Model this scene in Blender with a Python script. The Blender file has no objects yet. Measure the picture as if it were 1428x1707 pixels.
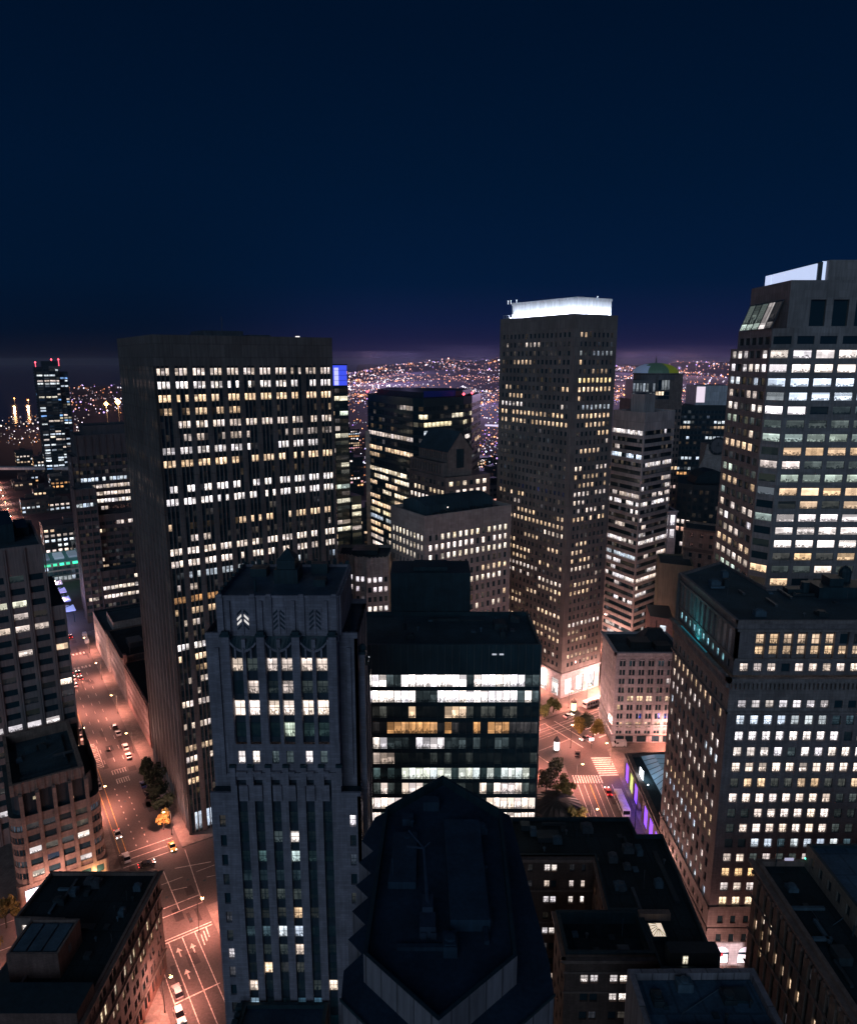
import bpy, bmesh, math, random
from mathutils import Vector, Matrix
R = math.radians
scene = bpy.context.scene
COL = scene.collection
# ------------------------------------------------------------------ camera, sky, sun, exposure
CAMZ = 150.0
cam = bpy.data.cameras.new('camera'); camo = bpy.data.objects.new('camera', cam); COL.objects.link(camo)
cam.sensor_fit = 'VERTICAL'; cam.sensor_height = 36.0; cam.lens = 1195.0 / 1707.0 * 36.0
cam.clip_start = 1.0; cam.clip_end = 30000.0
camo.location = (0, 0, CAMZ); camo.rotation_euler = (R(90) - math.atan(253 / 1195.0), 0, 0)
scene.camera = camo
w = bpy.data.worlds.new('World'); scene.world = w; w.use_nodes = True
wn = w.node_tree; wn.nodes.clear()
wo = wn.nodes.new('ShaderNodeOutputWorld'); wb = wn.nodes.new('ShaderNodeBackground')
wt = wn.nodes.new('ShaderNodeTexCoord'); ws = wn.nodes.new('ShaderNodeSeparateXYZ'); wr = wn.nodes.new('ShaderNodeValToRGB')
wn.links.new(wt.outputs['Generated'], ws.inputs[0]); wn.links.new(ws.outputs['Z'], wr.inputs[0])
# the city's glow: violet low in the south, fading to plain night over the bay in the east
wr2 = wn.nodes.new('ShaderNodeValToRGB'); wn.links.new(ws.outputs['Z'], wr2.inputs[0])
wm = wn.nodes.new('ShaderNodeMapRange'); wm.interpolation_type = 'SMOOTHSTEP'; wn.links.new(ws.outputs['X'], wm.inputs['Value'])
wm.inputs['From Min'].default_value = -.38; wm.inputs['From Max'].default_value = -.02
wx = wn.nodes.new('ShaderNodeMix'); wx.data_type = 'RGBA'; wn.links.new(wm.outputs[0], wx.inputs['Factor'])
wn.links.new(wr2.outputs[0], wx.inputs[6]); wn.links.new(wr.outputs[0], wx.inputs[7])
for i, (p, c) in enumerate([(0.0, (.0008, .0050, .016)), (.03, (.0007, .0058, .021)), (.10, (.0004, .0080, .029)), (.22, (.0003, .0080, .0300)), (.38, (.0002, .0062, .0232)), (1.0, (.0002, .0047, .0165))]):
    e = wr2.color_ramp.elements[i] if i < 2 else wr2.color_ramp.elements.new(p)
    e.position = p; e.color = (*c, 1)
wn.links.new(wx.outputs[2], wb.inputs[0]); wn.links.new(wb.outputs[0], wo.inputs[0])
cr = wr.color_ramp
for i, (p, c) in enumerate([(0.0, (.012, .012, .050)), (.02, (.0110, .0128, .054)), (.05, (.0050, .0118, .052)), (.10, (.0009, .0106, .042)),
                            (.22, (.0003, .0086, .0325)), (.38, (.0002, .0064, .0240)), (1.0, (.0002, .0047, .0165))]):
    e = cr.elements[i] if i < 2 else cr.elements.new(p)
    e.position = p; e.color = (*c, 1)
wb.inputs[1].default_value = .92
sun = bpy.data.lights.new('city_glow_fill', 'SUN'); suno = bpy.data.objects.new('city_glow_fill', sun); COL.objects.link(suno)  # added fill from behind the camera, standing in for the city's glow on facades
sun.energy = .52; sun.color = (.52, .74, 1.0); sun.angle = R(50)
suno.rotation_euler = Vector((.22, .92, -.36)).to_track_quat('-Z', 'Y').to_euler()
scene.view_settings.view_transform = 'Standard'; scene.view_settings.look = 'None'
scene.view_settings.exposure = 0; scene.view_settings.gamma = 1
scene.render.engine = 'CYCLES'
scene.cycles.use_denoising = True
scene.cycles.max_bounces = 4; scene.cycles.diffuse_bounces = 2; scene.cycles.glossy_bounces = 2
scene.cycles.sample_clamp_indirect = 3.0
scene.cycles.caustics_reflective = False; scene.cycles.caustics_refractive = False
scene.cycles.use_light_tree = True
RNG = random.Random(7)

# ------------------------------------------------------------------ materials
def nodes(name):
    m = bpy.data.materials.new(name); m.use_nodes = True
    nt = m.node_tree; b = nt.nodes['Principled BSDF']
    return m, nt, b
def surf(name, col, rough=.75, var=.25, scale=.25, block=None, mortar=.6, metal=0.0, spec=.3, stain=.25):
    """procedural wall / roof: two noises (blotches, fine grain) and, if asked, courses of blocks in metres"""
    m, nt, b = nodes(name); N = nt.nodes; L = nt.links
    tc = N.new('ShaderNodeTexCoord')
    n1 = N.new('ShaderNodeTexNoise'); n1.inputs['Scale'].default_value = scale; n1.inputs['Detail'].default_value = 6
    L.new(tc.outputs['Object'], n1.inputs['Vector'])
    mp = N.new('ShaderNodeMapping'); mp.inputs['Scale'].default_value = (3.0, 3.0, .25)
    L.new(tc.outputs['Object'], mp.inputs['Vector'])
    n2 = N.new('ShaderNodeTexNoise'); n2.inputs['Scale'].default_value = .6; n2.inputs['Detail'].default_value = 8
    L.new(mp.outputs[0], n2.inputs['Vector'])
    r1 = N.new('ShaderNodeMapRange'); r1.inputs['From Min'].default_value = .3; r1.inputs['From Max'].default_value = .7
    r1.inputs['To Min'].default_value = 1 - var; r1.inputs['To Max'].default_value = 1 + var
    L.new(n1.outputs['Fac'], r1.inputs['Value'])
    r2 = N.new('ShaderNodeMapRange'); r2.inputs['From Min'].default_value = .3; r2.inputs['From Max'].default_value = .7
    r2.inputs['To Min'].default_value = 1 - stain; r2.inputs['To Max'].default_value = 1 + stain * .5
    L.new(n2.outputs['Fac'], r2.inputs['Value'])
    mu = N.new('ShaderNodeMath'); mu.operation = 'MULTIPLY'; L.new(r1.outputs[0], mu.inputs[0]); L.new(r2.outputs[0], mu.inputs[1])
    out = mu.outputs[0]
    if block:
        bt = N.new('ShaderNodeTexBrick'); bt.inputs['Scale'].default_value = 1.0
        bt.inputs['Brick Width'].default_value = block[0]; bt.inputs['Row Height'].default_value = block[1]
        bt.inputs['Mortar Size'].default_value = min(block) * .05
        bt.inputs['Color1'].default_value = (1, 1, 1, 1); bt.inputs['Color2'].default_value = (.76, .76, .76, 1)
        bt.inputs['Mortar'].default_value = (mortar, mortar, mortar, 1)
        L.new(tc.outputs['UV'], bt.inputs['Vector'])
        mu2 = N.new('ShaderNodeMath'); mu2.operation = 'MULTIPLY'; L.new(out, mu2.inputs[0]); L.new(bt.outputs['Color'], mu2.inputs[1])
        out = mu2.outputs[0]
    vm = N.new('ShaderNodeVectorMath'); vm.operation = 'SCALE'; vm.inputs[0].default_value = col
    L.new(out, vm.inputs['Scale']); L.new(vm.outputs[0], b.inputs['Base Color'])
    b.inputs['Roughness'].default_value = rough; b.inputs['Metallic'].default_value = metal
    b.inputs['Specular IOR Level'].default_value = spec
    return m
def glow(name, col, s, sample=False, base=None):
    m, nt, b = nodes(name)
    b.inputs['Base Color'].default_value = (*(base or col), 1)
    b.inputs['Emission Color'].default_value = (*col, 1); b.inputs['Emission Strength'].default_value = s
    if not sample:
        m.cycles.emission_sampling = 'NONE'
    return m
def attr_glow(name, attr='lit'):
    m, nt, b = nodes(name); a = nt.nodes.new('ShaderNodeAttribute'); a.attribute_name = attr
    nt.links.new(a.outputs['Color'], b.inputs['Emission Color']); b.inputs['Emission Strength'].default_value = 1
    b.inputs['Base Color'].default_value = (.02, .02, .02, 1)
    m.cycles.emission_sampling = 'NONE'
    return m
def window_mat(name, sash):
    """glass over a room: attribute 'lit' holds the room's lamp colour (rgb) and a seed (alpha); blinds, furniture and ceiling lamps by UV"""
    m, nt, b = nodes(name); N = nt.nodes; L = nt.links
    b.inputs['Base Color'].default_value = (.016, .045, .060, 1); b.inputs['Roughness'].default_value = .12
    b.inputs['Specular IOR Level'].default_value = .45
    a = N.new('ShaderNodeAttribute'); a.attribute_name = 'lit'
    uv = N.new('ShaderNodeTexCoord'); sp = N.new('ShaderNodeSeparateXYZ'); L.new(uv.outputs['UV'], sp.inputs[0])
    def M(op, x, y=None, z=None, cl=False):
        n = N.new('ShaderNodeMath'); n.operation = op; n.use_clamp = cl
        for i, q in enumerate((x, y, z)):
            if q is None: continue
            if isinstance(q, (int, float)): n.inputs[i].default_value = q
            else: L.new(q, n.inputs[i])
        return n.outputs[0]
    U, V, S = sp.outputs['X'], sp.outputs['Y'], M('MULTIPLY', a.outputs['Alpha'], 37.0)
    def noise(su, sv, off):
        c = N.new('ShaderNodeCombineXYZ'); L.new(M('MULTIPLY', U, su), c.inputs[0]); L.new(M('MULTIPLY', V, sv), c.inputs[1])
        L.new(M('ADD', S, off), c.inputs[2])
        t = N.new('ShaderNodeTexNoise'); t.inputs['Scale'].default_value = 1; t.inputs['Detail'].default_value = 1.5
        L.new(c.outputs[0], t.inputs['Vector']); return t.outputs['Fac']
    def hash_(off):
        t = N.new('ShaderNodeTexWhiteNoise'); t.noise_dimensions = '1D'; L.new(M('ADD', S, off), t.inputs['W']); return t.outputs['Value']
    cellw = N.new('ShaderNodeTexWhiteNoise'); cellw.noise_dimensions = '2D'; cv = N.new('ShaderNodeCombineXYZ')
    L.new(M('FLOOR', M('MULTIPLY', U, M('ADD', 2.0, M('FLOOR', M('MULTIPLY', hash_(9.9), 4.0))))), cv.inputs[0]); L.new(S, cv.inputs[1]); L.new(cv.outputs[0], cellw.inputs['Vector'])
    base = M('MULTIPLY', M('ADD', .55, M('MULTIPLY', cellw.outputs['Value'], .75)), M('ADD', .35, M('MULTIPLY', noise(2.2, 1.5, 3.1), 1.3)))
    furn = M('GREATER_THAN', noise(7.5, 4.5, 11.7), M('ADD', M('MULTIPLY', V, .62), .36))       # things standing in the room
    furn = M('MULTIPLY', furn, M('GREATER_THAN', hash_(5.5), .12))
    room = M('MULTIPLY', base, M('SUBTRACT', 1.0, M('MULTIPLY', furn, .75)))
    ceil = M('MULTIPLY', M('GREATER_THAN', V, .8), .45)
    room = M('MULTIPLY', room, M('ADD', 1.0, ceil))
    bh = M('MULTIPLY', M('SUBTRACT', hash_(1.3), .45), 1.5)                                    # how far the blind is drawn
    blind = M('GREATER_THAN', V, M('SUBTRACT', 1.0, bh))
    wv = N.new('ShaderNodeTexWave'); wv.bands_direction = 'Y'; wv.inputs['Scale'].default_value = 2.6; L.new(uv.outputs['UV'], wv.inputs['Vector'])
    bl = M('ADD', M('ADD', .12, M('MULTIPLY', hash_(8.8), .5)), M('MULTIPLY', wv.outputs['Fac'], .16))
    val = M('ADD', M('MULTIPLY', blind, bl), M('MULTIPLY', M('SUBTRACT', 1.0, blind), room))
    if sash:
        def bar(x, c, hw): return M('LESS_THAN', M('ABSOLUTE', M('SUBTRACT', x, c)), hw)
        f = M('MAXIMUM', bar(V, .52, .035), bar(U, .5, .03))
        f = M('MAXIMUM', f, M('MAXIMUM', bar(U, 0, .06), bar(U, 1, .06)))
        f = M('MAXIMUM', f, M('MAXIMUM', bar(V, 0, .05), bar(V, 1, .05)))
        val = M('MULTIPLY', val, M('SUBTRACT', 1.0, M('MULTIPLY', f, .75)))
    L.new(a.outputs['Color'], b.inputs['Emission Color']); L.new(M('MULTIPLY', val, 1.42), b.inputs['Emission Strength'])
    m.cycles.emission_sampling = 'NONE'
    return m
W_PLAIN = window_mat('window_glass', False); W_SASH = window_mat('sash_window_glass', True)
DARKGLASS = surf('dark_glass', (.016, .04, .055), .15, .1, .3, spec=.5)
ROOF = surf('roof_felt', (.035, .07, .09), .9, .35, .12)
ROOF2 = surf('roof_gravel', (.07, .12, .16), .9, .25, .3)
METAL = surf('grey_metal', (.09, .11, .13), .5, .2, .8, metal=.3)
BLACK = surf('black_paint', (.016, .042, .055), .5, .2, .5)

# ------------------------------------------------------------------ mesh helpers
class MB:
    def __init__(s): s.v = []; s.f = []; s.m = []; s.cut = []
    def quad(s, a, b, c, d, m=0):
        i = len(s.v); s.v += [tuple(a), tuple(b), tuple(c), tuple(d)]; s.f.append((i, i + 1, i + 2, i + 3)); s.m.append(m)
    def poly(s, pts, m=0):
        i = len(s.v); s.v += [tuple(p) for p in pts]; s.f.append(tuple(range(i, i + len(pts)))); s.m.append(m)
    def prism(s, poly, z0, z1, m=0, mt=None, bottom=False):
        s.cut.append(len(s.f))
        n = len(poly)
        for i in range(n):
            a, b = poly[i], poly[(i + 1) % n]
            s.quad((a[0], a[1], z0), (b[0], b[1], z0), (b[0], b[1], z1), (a[0], a[1], z1), m)
        s.poly([(p[0], p[1], z1) for p in poly], m if mt is None else mt)
        if bottom: s.poly([(p[0], p[1], z0) for p in reversed(poly)], m)
    def loft(s, p0, z0, p1, z1, m=0, cap=True):
        s.cut.append(len(s.f))
        n = len(p0)
        for i in range(n):
            j = (i + 1) % n
            s.quad((*p0[i], z0), (*p0[j], z0), (*p1[j], z1), (*p1[i], z1), m)
        if cap: s.poly([(*p, z1) for p in p1], m)
    def box(s, c, sx, sy, sz, ang=0.0, m=0):
        """c = centre of the bottom"""
        ca, sa = math.cos(ang), math.sin(ang)
        p = [(c[0] + x * ca - y * sa, c[1] + x * sa + y * ca) for x, y in ((-sx / 2, -sy / 2), (sx / 2, -sy / 2), (sx / 2, sy / 2), (-sx / 2, sy / 2))]
        s.prism(p, c[2], c[2] + sz, m, bottom=True)
    def tube(s, path, r, n=6, m=0, r1=None):
        s.cut.append(len(s.f))
        rings = []
        for k, p in enumerate(path):
            p = Vector(p); d = (Vector(path[min(k + 1, len(path) - 1)]) - Vector(path[max(k - 1, 0)])).normalized()
            u = d.orthogonal().normalized(); v = d.cross(u)
            rr = r if r1 is None else r + (r1 - r) * k / (len(path) - 1)
            rings.append([p + (u * math.cos(2 * math.pi * i / n) + v * math.sin(2 * math.pi * i / n)) * rr for i in range(n)])
        for a, b in zip(rings, rings[1:]):
            for i in range(n): s.quad(a[i], a[(i + 1) % n], b[(i + 1) % n], b[i], m)
        s.poly(list(reversed(rings[0])), m); s.poly(rings[-1], m)
    def lathe(s, c, prof, n=10, m=0):
        s.cut.append(len(s.f))
        rings = [[(c[0] + r * math.cos(2 * math.pi * i / n), c[1] + r * math.sin(2 * math.pi * i / n), c[2] + z) for i in range(n)] for r, z in prof]
        for a, b in zip(rings, rings[1:]):
            for i in range(n): s.quad(a[i], a[(i + 1) % n], b[(i + 1) % n], b[i], m)
        s.poly(rings[-1], m)
    def octa(s, c, r, m=0):
        s.cut.append(len(s.f))
        x, y, z = c; P = [(x + r, y, z), (x, y + r, z), (x - r, y, z), (x, y - r, z), (x, y, z + r), (x, y, z - r)]
        i = len(s.v); s.v += P
        for a, b in ((0, 1), (1, 2), (2, 3), (3, 0)):
            s.f.append((i + a, i + b, i + 4)); s.f.append((i + b, i + a, i + 5)); s.m += [m, m]
    def obj(s, name, mats, parent=None, loc=None, smooth=False):
        me = bpy.data.meshes.new(name)
        o0 = parent.location if parent is not None else (Vector(loc) if loc else Vector((0, 0, 0)))
        if parent is not None and parent.parent is not None: o0 = parent.parent.location + parent.location
        vs = [(a - o0[0], b - o0[1], c - o0[2]) for a, b, c in s.v]
        me.from_pydata(vs, [], s.f)
        for mm in mats: me.materials.append(mm)
        if len(mats) > 1: me.polygons.foreach_set('material_index', s.m)
        uvl = me.uv_layers.new(name='UVMap'); uv = [0.0] * (2 * len(me.loops)); k = 0
        for p in me.polygons:
            n = p.normal
            if abs(n.z) > .7:
                for vi in p.vertices: uv[k] = s.v[vi][0]; uv[k + 1] = s.v[vi][1]; k += 2
            else:
                l = math.hypot(n.x, n.y) or 1; tx, ty = -n.y / l, n.x / l
                for vi in p.vertices: uv[k] = s.v[vi][0] * tx + s.v[vi][1] * ty; uv[k + 1] = s.v[vi][2]; k += 2
        uvl.data.foreach_set('uv', uv)
        if smooth: me.polygons.foreach_set('use_smooth', [True] * len(me.polygons))
        me.update()
        o = bpy.data.objects.new(name, me); COL.objects.link(o)
        if parent is not None: o.parent = parent
        else: o.location = o0
        return o
def tag(o, label=None, cat=None, group=None, kind=None):
    if label: o['label'] = label
    if cat: o['category'] = cat
    if group: o['group'] = group
    if kind: o['kind'] = kind
    return o
def empty(name, loc, label, cat, group=None):
    o = bpy.data.objects.new(name, None); o.location = loc; o.empty_display_size = 2; COL.objects.link(o)
    return tag(o, label, cat, group)
def copy_tree(o, parent=None):
    c = o.copy(); COL.objects.link(c); c.parent = parent
    for ch in o.children: copy_tree(ch, c)
    return c
def inset(poly, t):
    n = len(poly); out = []
    for i in range(n):
        p0, p1, p2 = Vector(poly[i - 1]), Vector(poly[i]), Vector(poly[(i + 1) % n])
        d1 = (p1 - p0).normalized(); d2 = (p2 - p1).normalized()
        n1 = Vector((-d1.y, d1.x)); n2 = Vector((-d2.y, d2.x))
        k = n1 + n2; den = k.dot(n1)
        out.append(tuple(p1 + (k * (t / den) if abs(den) > .2 else n1 * t)))
    return out
# southern street grid: a runs along the avenue, b away from it
GA = R(33); GO = (-76.8, 204.6); DE = (math.cos(GA), math.sin(GA)); DN = (-math.sin(GA), math.cos(GA))
def S(a, b): return (GO[0] + a * DE[0] + b * DN[0], GO[1] + a * DE[1] + b * DN[1])
def rect(a0, a1, b0, b1): return [S(a0, b0), S(a1, b0), S(a1, b1), S(a0, b1)]
def rectxy(x0, x1, y0, y1): return [(x0, y0), (x1, y0), (x1, y1), (x0, y1)]

# ------------------------------------------------------------------ lit rooms
WHITE, NEUT, WARM, AMBER, COOL, GREEN, BLUE = (1, .90, .88), (1, .82, .72), (1, .69, .44), (1, .50, .20), (.78, .88, 1), (.74, .90, .80), (.05, .12, .9)
def tint(c, rng, d):
    """a lamp a little warmer or cooler than its neighbours"""
    t = rng.uniform(-d, d); return (c[0] * (1 + t * .4), c[1], c[2] * (1 - t))
class Lit:
    """row table {row from top: (share lit, colour, strength)}; other rows drawn from pal with share p"""
    def __init__(s, seed, p=.35, pal=((WARM, 1), (NEUT, 1)), st=(.5, 1.2), rows=None, run=.65, dim=.25, even=False):
        s.r = random.Random(seed); s.p = p; s.pal = pal; s.st = st; s.rows = rows or {}; s.run = run; s.dim = dim; s.c = {}; s.even = even
    def row(s, k, n):
        r = s.r
        if k in s.rows: p, col, st = s.rows[k]
        else:
            p = s.p if s.even else min(1, s.p * r.choice((.1, .35, .8, 1.2, 1.9))); col = r.choice([c for c, q in s.pal for _ in range(q)]); st = r.uniform(*s.st)
        out = []; pat = p if isinstance(p, str) else ''; p = .45 if pat else p; on = r.random() < p
        for i in range(n):
            if i < len(pat):                                    # a floor whose lit rooms are known: 1 lit, d dim, - dark
                f = {'1': st * r.uniform(.85, 1.15), 'd': min(st, .9) * r.uniform(.02, .11), '-': .004}[pat[i]]
                out.append(tuple(x * f for x in (tint(col, r, .1) if pat[i] == '1' else (.62 * col[0], .92 * max(col[1], .6), max(col[2], .55))))); continue
            if r.random() > s.run: on = r.random() < p
            if on and r.random() < .9:
                f = st * r.uniform(.6, 1.25); out.append(tuple(x * f for x in tint(col, r, .10)))
            elif r.random() < s.dim:
                f = .004 * 16 ** r.random(); out.append(tuple(x * f for x in tint(col, r, .25)))
            else: out.append((0, 0, 0))
        return out
    def __call__(s, key, k, c, n):
        if (key, k) not in s.c: s.c[(key, k)] = s.row(k, n)
        return s.c[(key, k)][c]
DARK = Lit(0, 0, dim=0)

# ------------------------------------------------------------------ buildings
BUILDINGS = []
class Bld:
    def __init__(s, name, label, cat, loc, mats, group=None, cap=96, zmin=0):
        s.root = empty(name, (loc[0], loc[1], 0), label, cat, group); s.mb = MB(); s.mats = mats; s.w = []; s.cap = cap; s.key = 0
        BUILDINGS.append(s)
    def wall(s, P0, P1, z0, z1, m=0):
        s.mb.quad((*P0, z0), (*P1, z0), (*P1, z1), (*P0, z1), m)
    def walls(s, poly, z0, z1, m=0, skip=()):
        n = len(poly)
        for i in range(n):
            if i not in skip: s.wall(poly[i], poly[(i + 1) % n], z0, z1, m)
    def roof(s, poly, z, par=1.0, t=.5, mat=None, m=0, name='roof'):
        inn = inset(poly, t); n = len(poly)
        for i in range(n):
            j = (i + 1) % n
            s.mb.quad((*poly[i], z), (*poly[j], z), (*inn[j], z), (*inn[i], z), m)
            s.mb.quad((*inn[j], z - par), (*inn[i], z - par), (*inn[i], z), (*inn[j], z), m)
        r = MB(); r.poly([(*p, z - par) for p in inn]); s.part(name, r, [mat or ROOF])
    def part(s, name, mb, mats, kind=None, label=None):
        if name in ('roof_plant', 'roof_lamp', 'roof_vent', 'beacon', 'floodlight', 'wall_lamp', 'roof_light') and len(mb.cut) > 1:
            ends = mb.cut[1:] + [len(mb.f)]
            for a, b in zip(mb.cut, ends):                      # every piece on the roof is a part of its own
                q = MB()
                for k in range(a, b): q.poly([mb.v[i] for i in mb.f[k]], mb.m[k])
                q.obj('roof_unit' if name == 'roof_plant' else name, mats, s.root)
            return
        o = mb.obj(name, mats, s.root)
        if kind: o['kind'] = kind
        if label: o['label'] = label
        return o
    def band(s, P0, P1, z0, z1, out=.4, m=0, back=0.0, ext=None):
        """a projecting course along a wall"""
        d = Vector(P1) - Vector(P0); L = d.length; d /= L; n = Vector((d.y, -d.x)); e = out if ext is None else ext
        a = Vector(P0) - d * e; b = Vector(P1) + d * e
        p = [a - n * back, a + n * out, b + n * out, b - n * back]
        q = [tuple(x) for x in p]
        s.mb.prism([q[1], q[2], q[3], q[0]], z0, z1, m, bottom=True)
    def fac(s, P0, P1, z0, z1, cols, rows, depth=.3, mode='punch', lit=None, style=0, m=0, msp=1, reveal=True, pier=None, md=None, topdown=True):
        s.key += 1; key = s.key; mb = s.mb
        d = Vector(P1) - Vector(P0); L = d.length; d /= L; nn = Vector((d.y, -d.x)); o = Vector(P0)
        def p(u, z, w=0.0):
            q = o + d * u + nn * w; return (q.x, q.y, z)
        rows = sorted(rows); cols = sorted(cols); NR = len(rows); NC = len(cols)
        def win(u0, u1, a, b, w, r, c):
            col = lit(key, NR - 1 - r, c, NC) if lit else (0, 0, 0)
            s.w.append(((p(u0, a, w), p(u1, a, w), p(u1, b, w), p(u0, b, w)), col, RNG.random(), style, (nn.x, nn.y)))
        if mode == 'punch':
            zc = z0
            for r, (a, b) in enumerate(rows):
                mb.quad(p(0, zc), p(L, zc), p(L, a), p(0, a), m)
                u = 0
                for c, (u0, u1) in enumerate(cols):
                    mb.quad(p(u, a), p(u0, a), p(u0, b), p(u, b), m); u = u1
                    if reveal:
                        mb.quad(p(u0, a), p(u1, a), p(u1, a, -depth), p(u0, a, -depth), m)
                        mb.quad(p(u0, b, -depth), p(u1, b, -depth), p(u1, b), p(u0, b), m)
                        mb.quad(p(u0, a), p(u0, a, -depth), p(u0, b, -depth), p(u0, b), m)
                        mb.quad(p(u1, a, -depth), p(u1, a), p(u1, b), p(u1, b, -depth), m)
                    win(u0, u1, a, b, -depth if reveal else -.02, r, c)
                    if not reveal: pass
                mb.quad(p(u, a), p(L, a), p(L, b), p(u, b), m); zc = b
            mb.quad(p(0, zc), p(L, zc), p(L, z1), p(0, z1), m)
        elif mode == 'vert':
            u = 0
            for c, (u0, u1) in enumerate(cols + [(L, L)]):
                if u0 - u > 1e-3:
                    mb.quad(p(u, z0), p(u0, z0), p(u0, z1), p(u, z1), m)
                    mb.quad(p(u0, z0), p(u0, z0, -depth), p(u0, z1, -depth), p(u0, z1), m)
                    mb.quad(p(u, z0, -depth), p(u, z0), p(u, z1), p(u, z1, -depth), m)
                    mb.quad(p(u, z1), p(u0, z1), p(u0, z1, -depth), p(u, z1, -depth), m)
                u = u1
                if c == NC: break
                zc = z0
                for r, (a, b) in enumerate(rows):
                    mb.quad(p(u0, zc, -depth), p(u1, zc, -depth), p(u1, a, -depth), p(u0, a, -depth), msp)
                    win(u0, u1, a, b, -depth - .0, r, c); zc = b
                mb.quad(p(u0, zc, -depth), p(u1, zc, -depth), p(u1, z1, -depth), p(u0, z1, -depth), msp)
        elif mode == 'horz':
            zc = z0
            for r, (a, b) in enumerate(rows + [(z1, z1)]):
                mb.quad(p(0, zc), p(L, zc), p(L, a), p(0, a), m)
                if r < NR:
                    mb.quad(p(0, a), p(L, a), p(L, a, -depth), p(0, a, -depth), m)
                    mb.quad(p(0, b, -depth), p(L, b, -depth), p(L, b), p(0, b), m)
                    mb.quad(p(0, a), p(0, a, -depth), p(0, b, -depth), p(0, b), m)
                    mb.quad(p(L, a, -depth), p(L, a), p(L, b), p(L, b, -depth), m)
                    u = 0
                    for c, (u0, u1) in enumerate(cols):
                        mb.quad(p(u, a, -depth), p(u0, a, -depth), p(u0, b, -depth), p(u, b, -depth), msp); u = u1
                        win(u0, u1, a, b, -depth, r, c)
                    mb.quad(p(u, a, -depth), p(L, a, -depth), p(L, b, -depth), p(u, b, -depth), msp)
                zc = b
    def finish(s, dg):
        cw = camo.matrix_world.inverted(); f = 1195.0 * 856 / 1428
        best = []; rest = []
        cam_l = Vector((0, 0, CAMZ))
        for k, W in enumerate(s.w):
            P = W[0]; n = Vector((W[4][0], W[4][1], 0))
            c = (Vector(P[0]) + Vector(P[2])) / 2; vis = n.dot(cam_l - c) > 0; sc = 0
            if vis:
                q = [cw @ Vector(x) for x in P]; px = [(f * t.x / -t.z, f * t.y / -t.z) for t in q if t.z < -1]
                if len(px) == 4:
                    ar = 0
                    for i in range(4): x0, y0 = px[i]; x1, y1 = px[(i + 1) % 4]; ar += x0 * y1 - x1 * y0
                    mx = sum(t[0] for t in px) / 4; my = sum(t[1] for t in px) / 4
                    if abs(mx) < 428 and abs(my) < 512: sc = abs(ar) / 2
            if sc > 5:
                d = (cam_l - c); st = c + n * .6
                if scene.ray_cast(dg, st, d.normalized(), distance=d.length - 2)[0]: sc = 0
            W = W + (sc,)
            (best if sc > 5 else rest).append(W)
        best.sort(key=lambda W: -W[5])
        rest += best[s.cap:]; best = best[:s.cap]
        def mk(ws, name):
            mb = MB()
            for W in ws: mb.quad(*W[0], W[3])
            used = sorted({W[3] for W in ws})
            o = mb.obj(name, [W_PLAIN, W_SASH], s.root)
            me = o.data; ca = me.color_attributes.new('lit', 'FLOAT_COLOR', 'CORNER')
            cv = []; uv = []
            for W in ws:
                cv += [*W[1], W[2]] * 4; uv += [0, 0, 1, 0, 1, 1, 0, 1]
            ca.data.foreach_set('color', cv); me.uv_layers[0].data.foreach_set('uv', uv)
            return o
        for W in best: mk([W], 'window')
        if rest: tag(mk(rest, 'window'), kind='stuff')
def cols_n(L, n, frac, m0=0.0, m1=None):
    m1 = m0 if m1 is None else m1
    p = (L - m0 - m1) / n; return [(m0 + p * (i + .5 - frac / 2), m0 + p * (i + .5 + frac / 2)) for i in range(n)]
def rows_n(z0, z1, n, lo, hi):
    p = (z1 - z0) / n; return [(z0 + p * i + p * lo, z0 + p * i + p * hi) for i in range(n)]
def clutter(B, x0, x1, y0, y1, z, n, seed, grid=False, mats=None):
    """ducts, cooling boxes, vents, pipes and hatches standing on a roof, each a part"""
    rg = random.Random(seed); T = (lambda x, y: S(x, y)) if grid else (lambda x, y: (x, y)); an = GA if grid else 0.0
    for k in range(n):
        m = MB(); x, y = rg.uniform(x0, x1), rg.uniform(y0, y1); t = rg.random(); c = T(x, y)
        if t < .3:
            wd, dp, h = rg.uniform(1.2, 2.6), rg.uniform(1.2, 2.6), rg.uniform(.7, 1.7)
            m.box((*c, z), wd, dp, h, an); m.cut = []; m.box((*c, z + h), wd * .8, dp * .8, .12, an)
            m.lathe((*c, z + h + .1), [(.42 * min(wd, dp), 0), (.42 * min(wd, dp), .25), (.3 * min(wd, dp), .3)], 10)
        elif t < .5:
            L = rg.uniform(3, 7); m.box((*c, z + .25), *((L, .6) if rg.random() < .5 else (.6, L)), .55, an)
        elif t < .7:
            m.lathe((*c, z), [(.16, 0), (.16, .8), (.34, .85), (.3, 1.1), (.05, 1.2)], 8)
        elif t < .85:
            L = rg.uniform(4, 9); e = T(x + (L if rg.random() < .5 else 0), y + (0 if rg.random() < .5 else L * .6)); 
            e = (min(e[0], e[0]), e[1]); m.tube([(*c, z + .2), (*e, z + .2), (e[0], e[1], z + .02)], .09, 5)
        elif t < .94: m.box((*c, z), 1.1, 1.4, .35, an)
        else: m.tube([(*c, z), (*c, z + rg.uniform(2, 4.5))], .06, 4)
        B_n = {0: 'roof_unit'}; m.cut = []
        m.obj('roof_unit', [mats or rg.choice((METAL, ROOF2, M_DK2))], B.root)
def dist(a, b): return math.hypot(a[0] - b[0], a[1] - b[1])

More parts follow.
